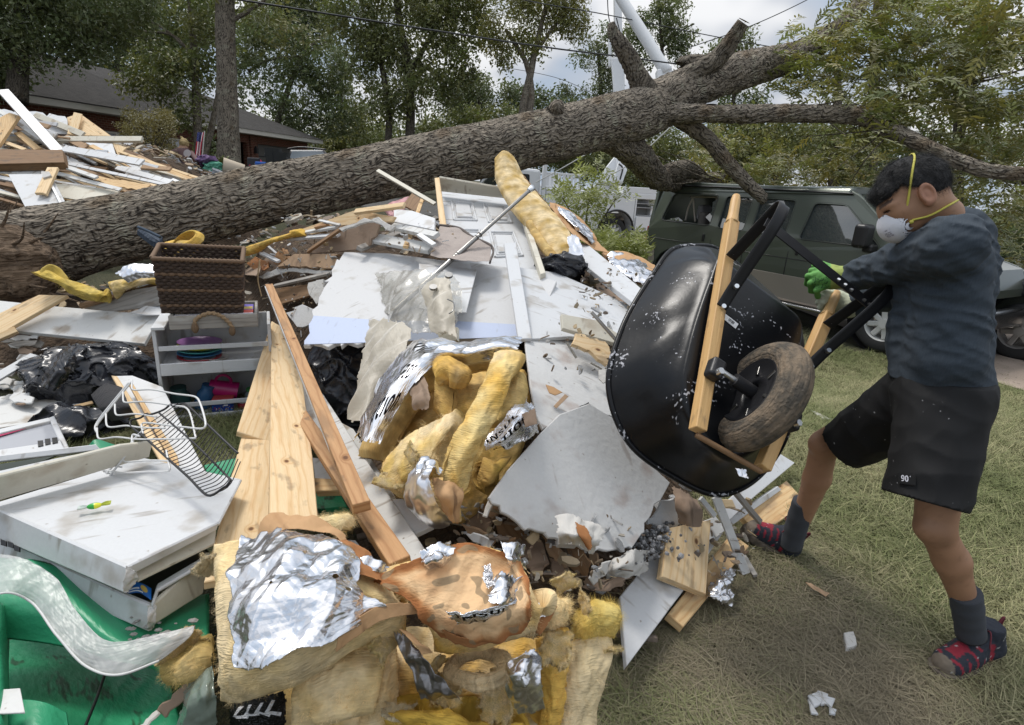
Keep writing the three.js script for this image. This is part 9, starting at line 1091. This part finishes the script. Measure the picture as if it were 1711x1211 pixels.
const sockF=(a,b)=>mesh('sock',sweep([a,a.clone().lerp(b,0.3),a.clone().lerp(b,0.8),b],[0.046,0.047,0.044,0.046],{seg:28,n:30,disp:(t,q)=>0.0012*Math.sin(q*28)+ 0.0008*Math.sin(t*24)}),sockM);
parts.push(sockF(J(1613,990,1.88),J(1622,1060,1.95)),sockF(J(1344,838,2.42),J(1320,912,2.53)));
shoe(an[0],G(1656,1092,0.0),G(1556,1130,0.0));shoe(an[1],J(1318,934,2.58),J(1238,884,2.62));
thing('person','person in dust mask, grey long sleeves and black shorts heaving up the wheelbarrow','person',parts);
}
{
const r=rng(2024),chip=(seed)=>{const q=rng(seed),n=5 + Math.floor(q()*3),sh=new THREE.Shape();for(let i=0;i<n;i++){const a=i / n*6.283,l=0.5 + q()*0.6;sh[i?'lineTo':'moveTo'](Math.cos(a)*l,Math.sin(a)*l*0.6);}return new THREE.ExtrudeGeometry(sh,{depth:0.12 + q()*0.2,bevelEnabled:false}).rotateX(-Math.PI / 2);};
const strip=new RoundedBoxGeometry(2.4,0.16,0.3,1,0.03),geos=[chip(1),chip(2),chip(3),strip],sets=[[],[],[],[]],cols=[[],[],[],[]];
const tones=[[0.6,0.59,0.57],[0.66,0.66,0.66],[0.42,0.31,0.21],[0.3,0.21,0.14],[0.5,0.4,0.27],[0.24,0.19,0.15],[0.55,0.5,0.42],[0.6,0.46,0.28]];
for(let i=0;i<7600;i++){const x=-11 + r()*13,z=-0.9 - r()*11.6,h=heapH(x,z);if(h<0.05)continue;const s=(0.02 + r()*r()*0.085)*(z<-6?1.7:1),g=Math.floor(r()*4),e=new THREE.Quaternion().setFromEuler(new THREE.Euler((r()- 0.5)*1.1,r()*6.28,(r()- 0.5)*1.1));sets[g].push(place(V3(x,surfH(x,z)- 0.05 + r()*0.06,z),e,s));const t=tones[Math.floor(r()*8)],b=0.75 + r()*0.35;cols[g].push(lin(t[0]*b,t[1]*b,t[2]*b));}
for(const[x0,x1,y0,y1,n,l]of[[760,1050,840,985,240,0.16],[400,560,395,450,160,0.1],[1130,1260,830,960,70,0.1],[900,1040,540,620,40,0.18],[440,560,450,560,80,0.06],[640,760,350,420,60,0.2],[960,1080,450,530,90,0.1]])for(let i=0;i<n;i++){const g=Math.floor(r()*4),t=tones[Math.floor(r()*8)],b=0.7 + r()*0.4;sets[g].push(place(P(lerp(x0,x1,r()),lerp(y0,y1,r()),l + r()*0.1),randQ(r),0.008 + r()*r()*0.035));cols[g].push(lin(t[0]*b,t[1]*b,t[2]*b));}
const sm=std({color:lin(1,1,1),roughness:0.95,bumpMap:M.bump,bumpScale:0.004});
sets.forEach((l,k)=>thing('debris_scrap',['broken plaster and board scraps strewn over the heaps','small torn fragments strewn over the heaps','angular chips strewn over the heaps','splintered laths strewn over the heaps'][k],null,instances('debris_scrap',geos[k],sm,l,cols[k]),null,'stuff'));
const cr=[],cc=[];for(let i=0;i<420;i++){const q2=r()+ r()- 1,px=1086 + q2*46 +(r()<0.12?60:0),py=lerp(882,936,r())- q2*16;cr.push(place(P(px,py,0.1 + r()*0.1),randQ(r),0.003 + r()*r()*0.011));const t=0.16 + r()*0.4;cc.push(lin(t,t,t*1.02));}
thing('plaster_crumbs','grey crushed plaster crumbs under the barrow nose',null,instances('plaster_crumbs',new THREE.IcosahedronGeometry(1,0),sm,cr,cc),null,'stuff');
const tuft=(seed,n,hgt,lay)=>{const q=rng(seed),p=[],ix=[];for(let i=0;i<n;i++){const a=q()*6.28,ln=hgt*(0.6 + q()*0.8),b=V3((q()- 0.5)*0.09,0,(q()- 0.5)*0.09),d=V3(Math.cos(a),0,Math.sin(a)),s=V3(-Math.sin(a),0,Math.cos(a)),w=0.0012 + q()*0.0012,bend=lay*(0.4 + q()*0.9),k=p.length / 3;for(let j=0;j<4;j++){const t=j / 3,c=b.clone().addScaledVector(d,ln*bend*t*t*0.9 + ln*0.15*t).add(V3(0,ln*(t - bend*0.45*t*t),0)),ww=w*(1 - t*0.85);p.push(c.x - s.x*ww,c.y,c.z - s.z*ww,c.x + s.x*ww,c.y,c.z + s.z*ww);}for(let j=0;j<3;j++){const m=k + j*2;ix.push(m,m + 1,m + 2,m + 1,m + 3,m + 2);}}return geoFrom(p,ix);};
const T=[tuft(1,13,0.06,1.0),tuft(2,12,0.075,0.8),tuft(3,14,0.05,1.3)],gl=[[],[],[]],gc=[[],[],[]];
const dA=G(1400,545),dB=G(1711,655);const put=(x,z)=>{if((dB.x - dA.x)*(z - dA.z)-(dB.z - dA.z)*(x - dA.x)<0.05*0&&z<-3){if(r()>0.04)return;}if(heapH(x,z)>0.12)return;const n=noise(x*0.9,z*0.9,5)+ 0.5*noise(x*3,z*3,6),mud=ss(1.15,0.55,Math.abs(x - 0.75))*ss(-3.0,-1.9,z),q=r(),k=mud>0.5?2:Math.floor(r()*3);gl[k].push(place(V3(x,groundH(x,z)- 0.004,z),new THREE.Quaternion().setFromEuler(new THREE.Euler((r()- 0.5)*0.5,r()*6.28,(r()- 0.5)*0.5)),V3(1 + r()*0.5,(0.5 + r()*0.5)*(1 - mud*0.45),1 + r()*0.5)));const straw=cl(0.36 + n*0.8 + mud*0.55 +(q - 0.5)*0.9);const c=mix3([0.112,0.13,0.046],mix3([0.29,0.265,0.15],[0.19,0.16,0.11],mud),straw),b=0.8 + r()*0.5;gc[k].push(lin(c[0]*b,c[1]*b,c[2]*b));};
for(let i=0;i<44000;i++){const d=0.9 + Math.pow(r(),1.5)*6.6,x=-0.2 + r()*(1.5 + d*0.9);const e=d*0.9 + 0.6;if(x>e)continue;put(x,-d);}
for(let i=0;i<4200;i++)put(-2.6 + r()*2.0,-2.5 - r()*1.5);
for(let i=0;i<5000;i++)put(0.6 + r()*4,-4.5 - r()*5);
const gm=std({color:lin(1.15,1.15,1.1),roughness:0.8});
gl.forEach((l,k)=>thing('grass',['matted lawn grass, green going to straw','taller lawn blades','flattened muddy grass by the heap'][k],null,instances('grass',T[k],gm,l,gc[k]),null,'stuff'));
const lit=(label,o,t,m,nm='scrap',cat='scrap')=>flat(nm,label,cat,o,[[...o[0],0],[...o[1],0],[...o[2],0]].map(([x,y])=>{const p=G(x,y,0.03);return p;}),t,m,{tear:true,amp:1.5});
lit('curled tan paper scrap on the grass between the feet',[[1346,972],[1356,974],[1386,990],[1380,996],[1360,984]],0.006,M.cardboard,'paper','paper');lit('white plaster flake on the lawn behind the barrow wheel',[[1354,684],[1374,692],[1392,700],[1374,700]],0.012,M.gypsum,'plaster','plaster');lit('pale plaster lump on the muddy grass in the foreground',[[1410,1056],[1426,1054],[1432,1076],[1414,1082]],0.03,M.gypsum,'plaster','plaster');
[[[1350,1160],[1366,1154],[1374,1172],[1360,1180]],[[1366,1152],[1384,1158],[1382,1174],[1372,1176]],[[1376,1160],[1396,1166],[1390,1180],[1378,1172]],[[1350,1166],[1360,1180],[1368,1192],[1356,1190]],[[1386,1180],[1398,1184],[1396,1192],[1386,1190]]].forEach((o)=>lit('broken white tile piece on the grass at the bottom',o,0.012,M.white,'tile_piece','tile').userData.group='broken tile pieces on the grass');
}
renderer.render(scene,camera);
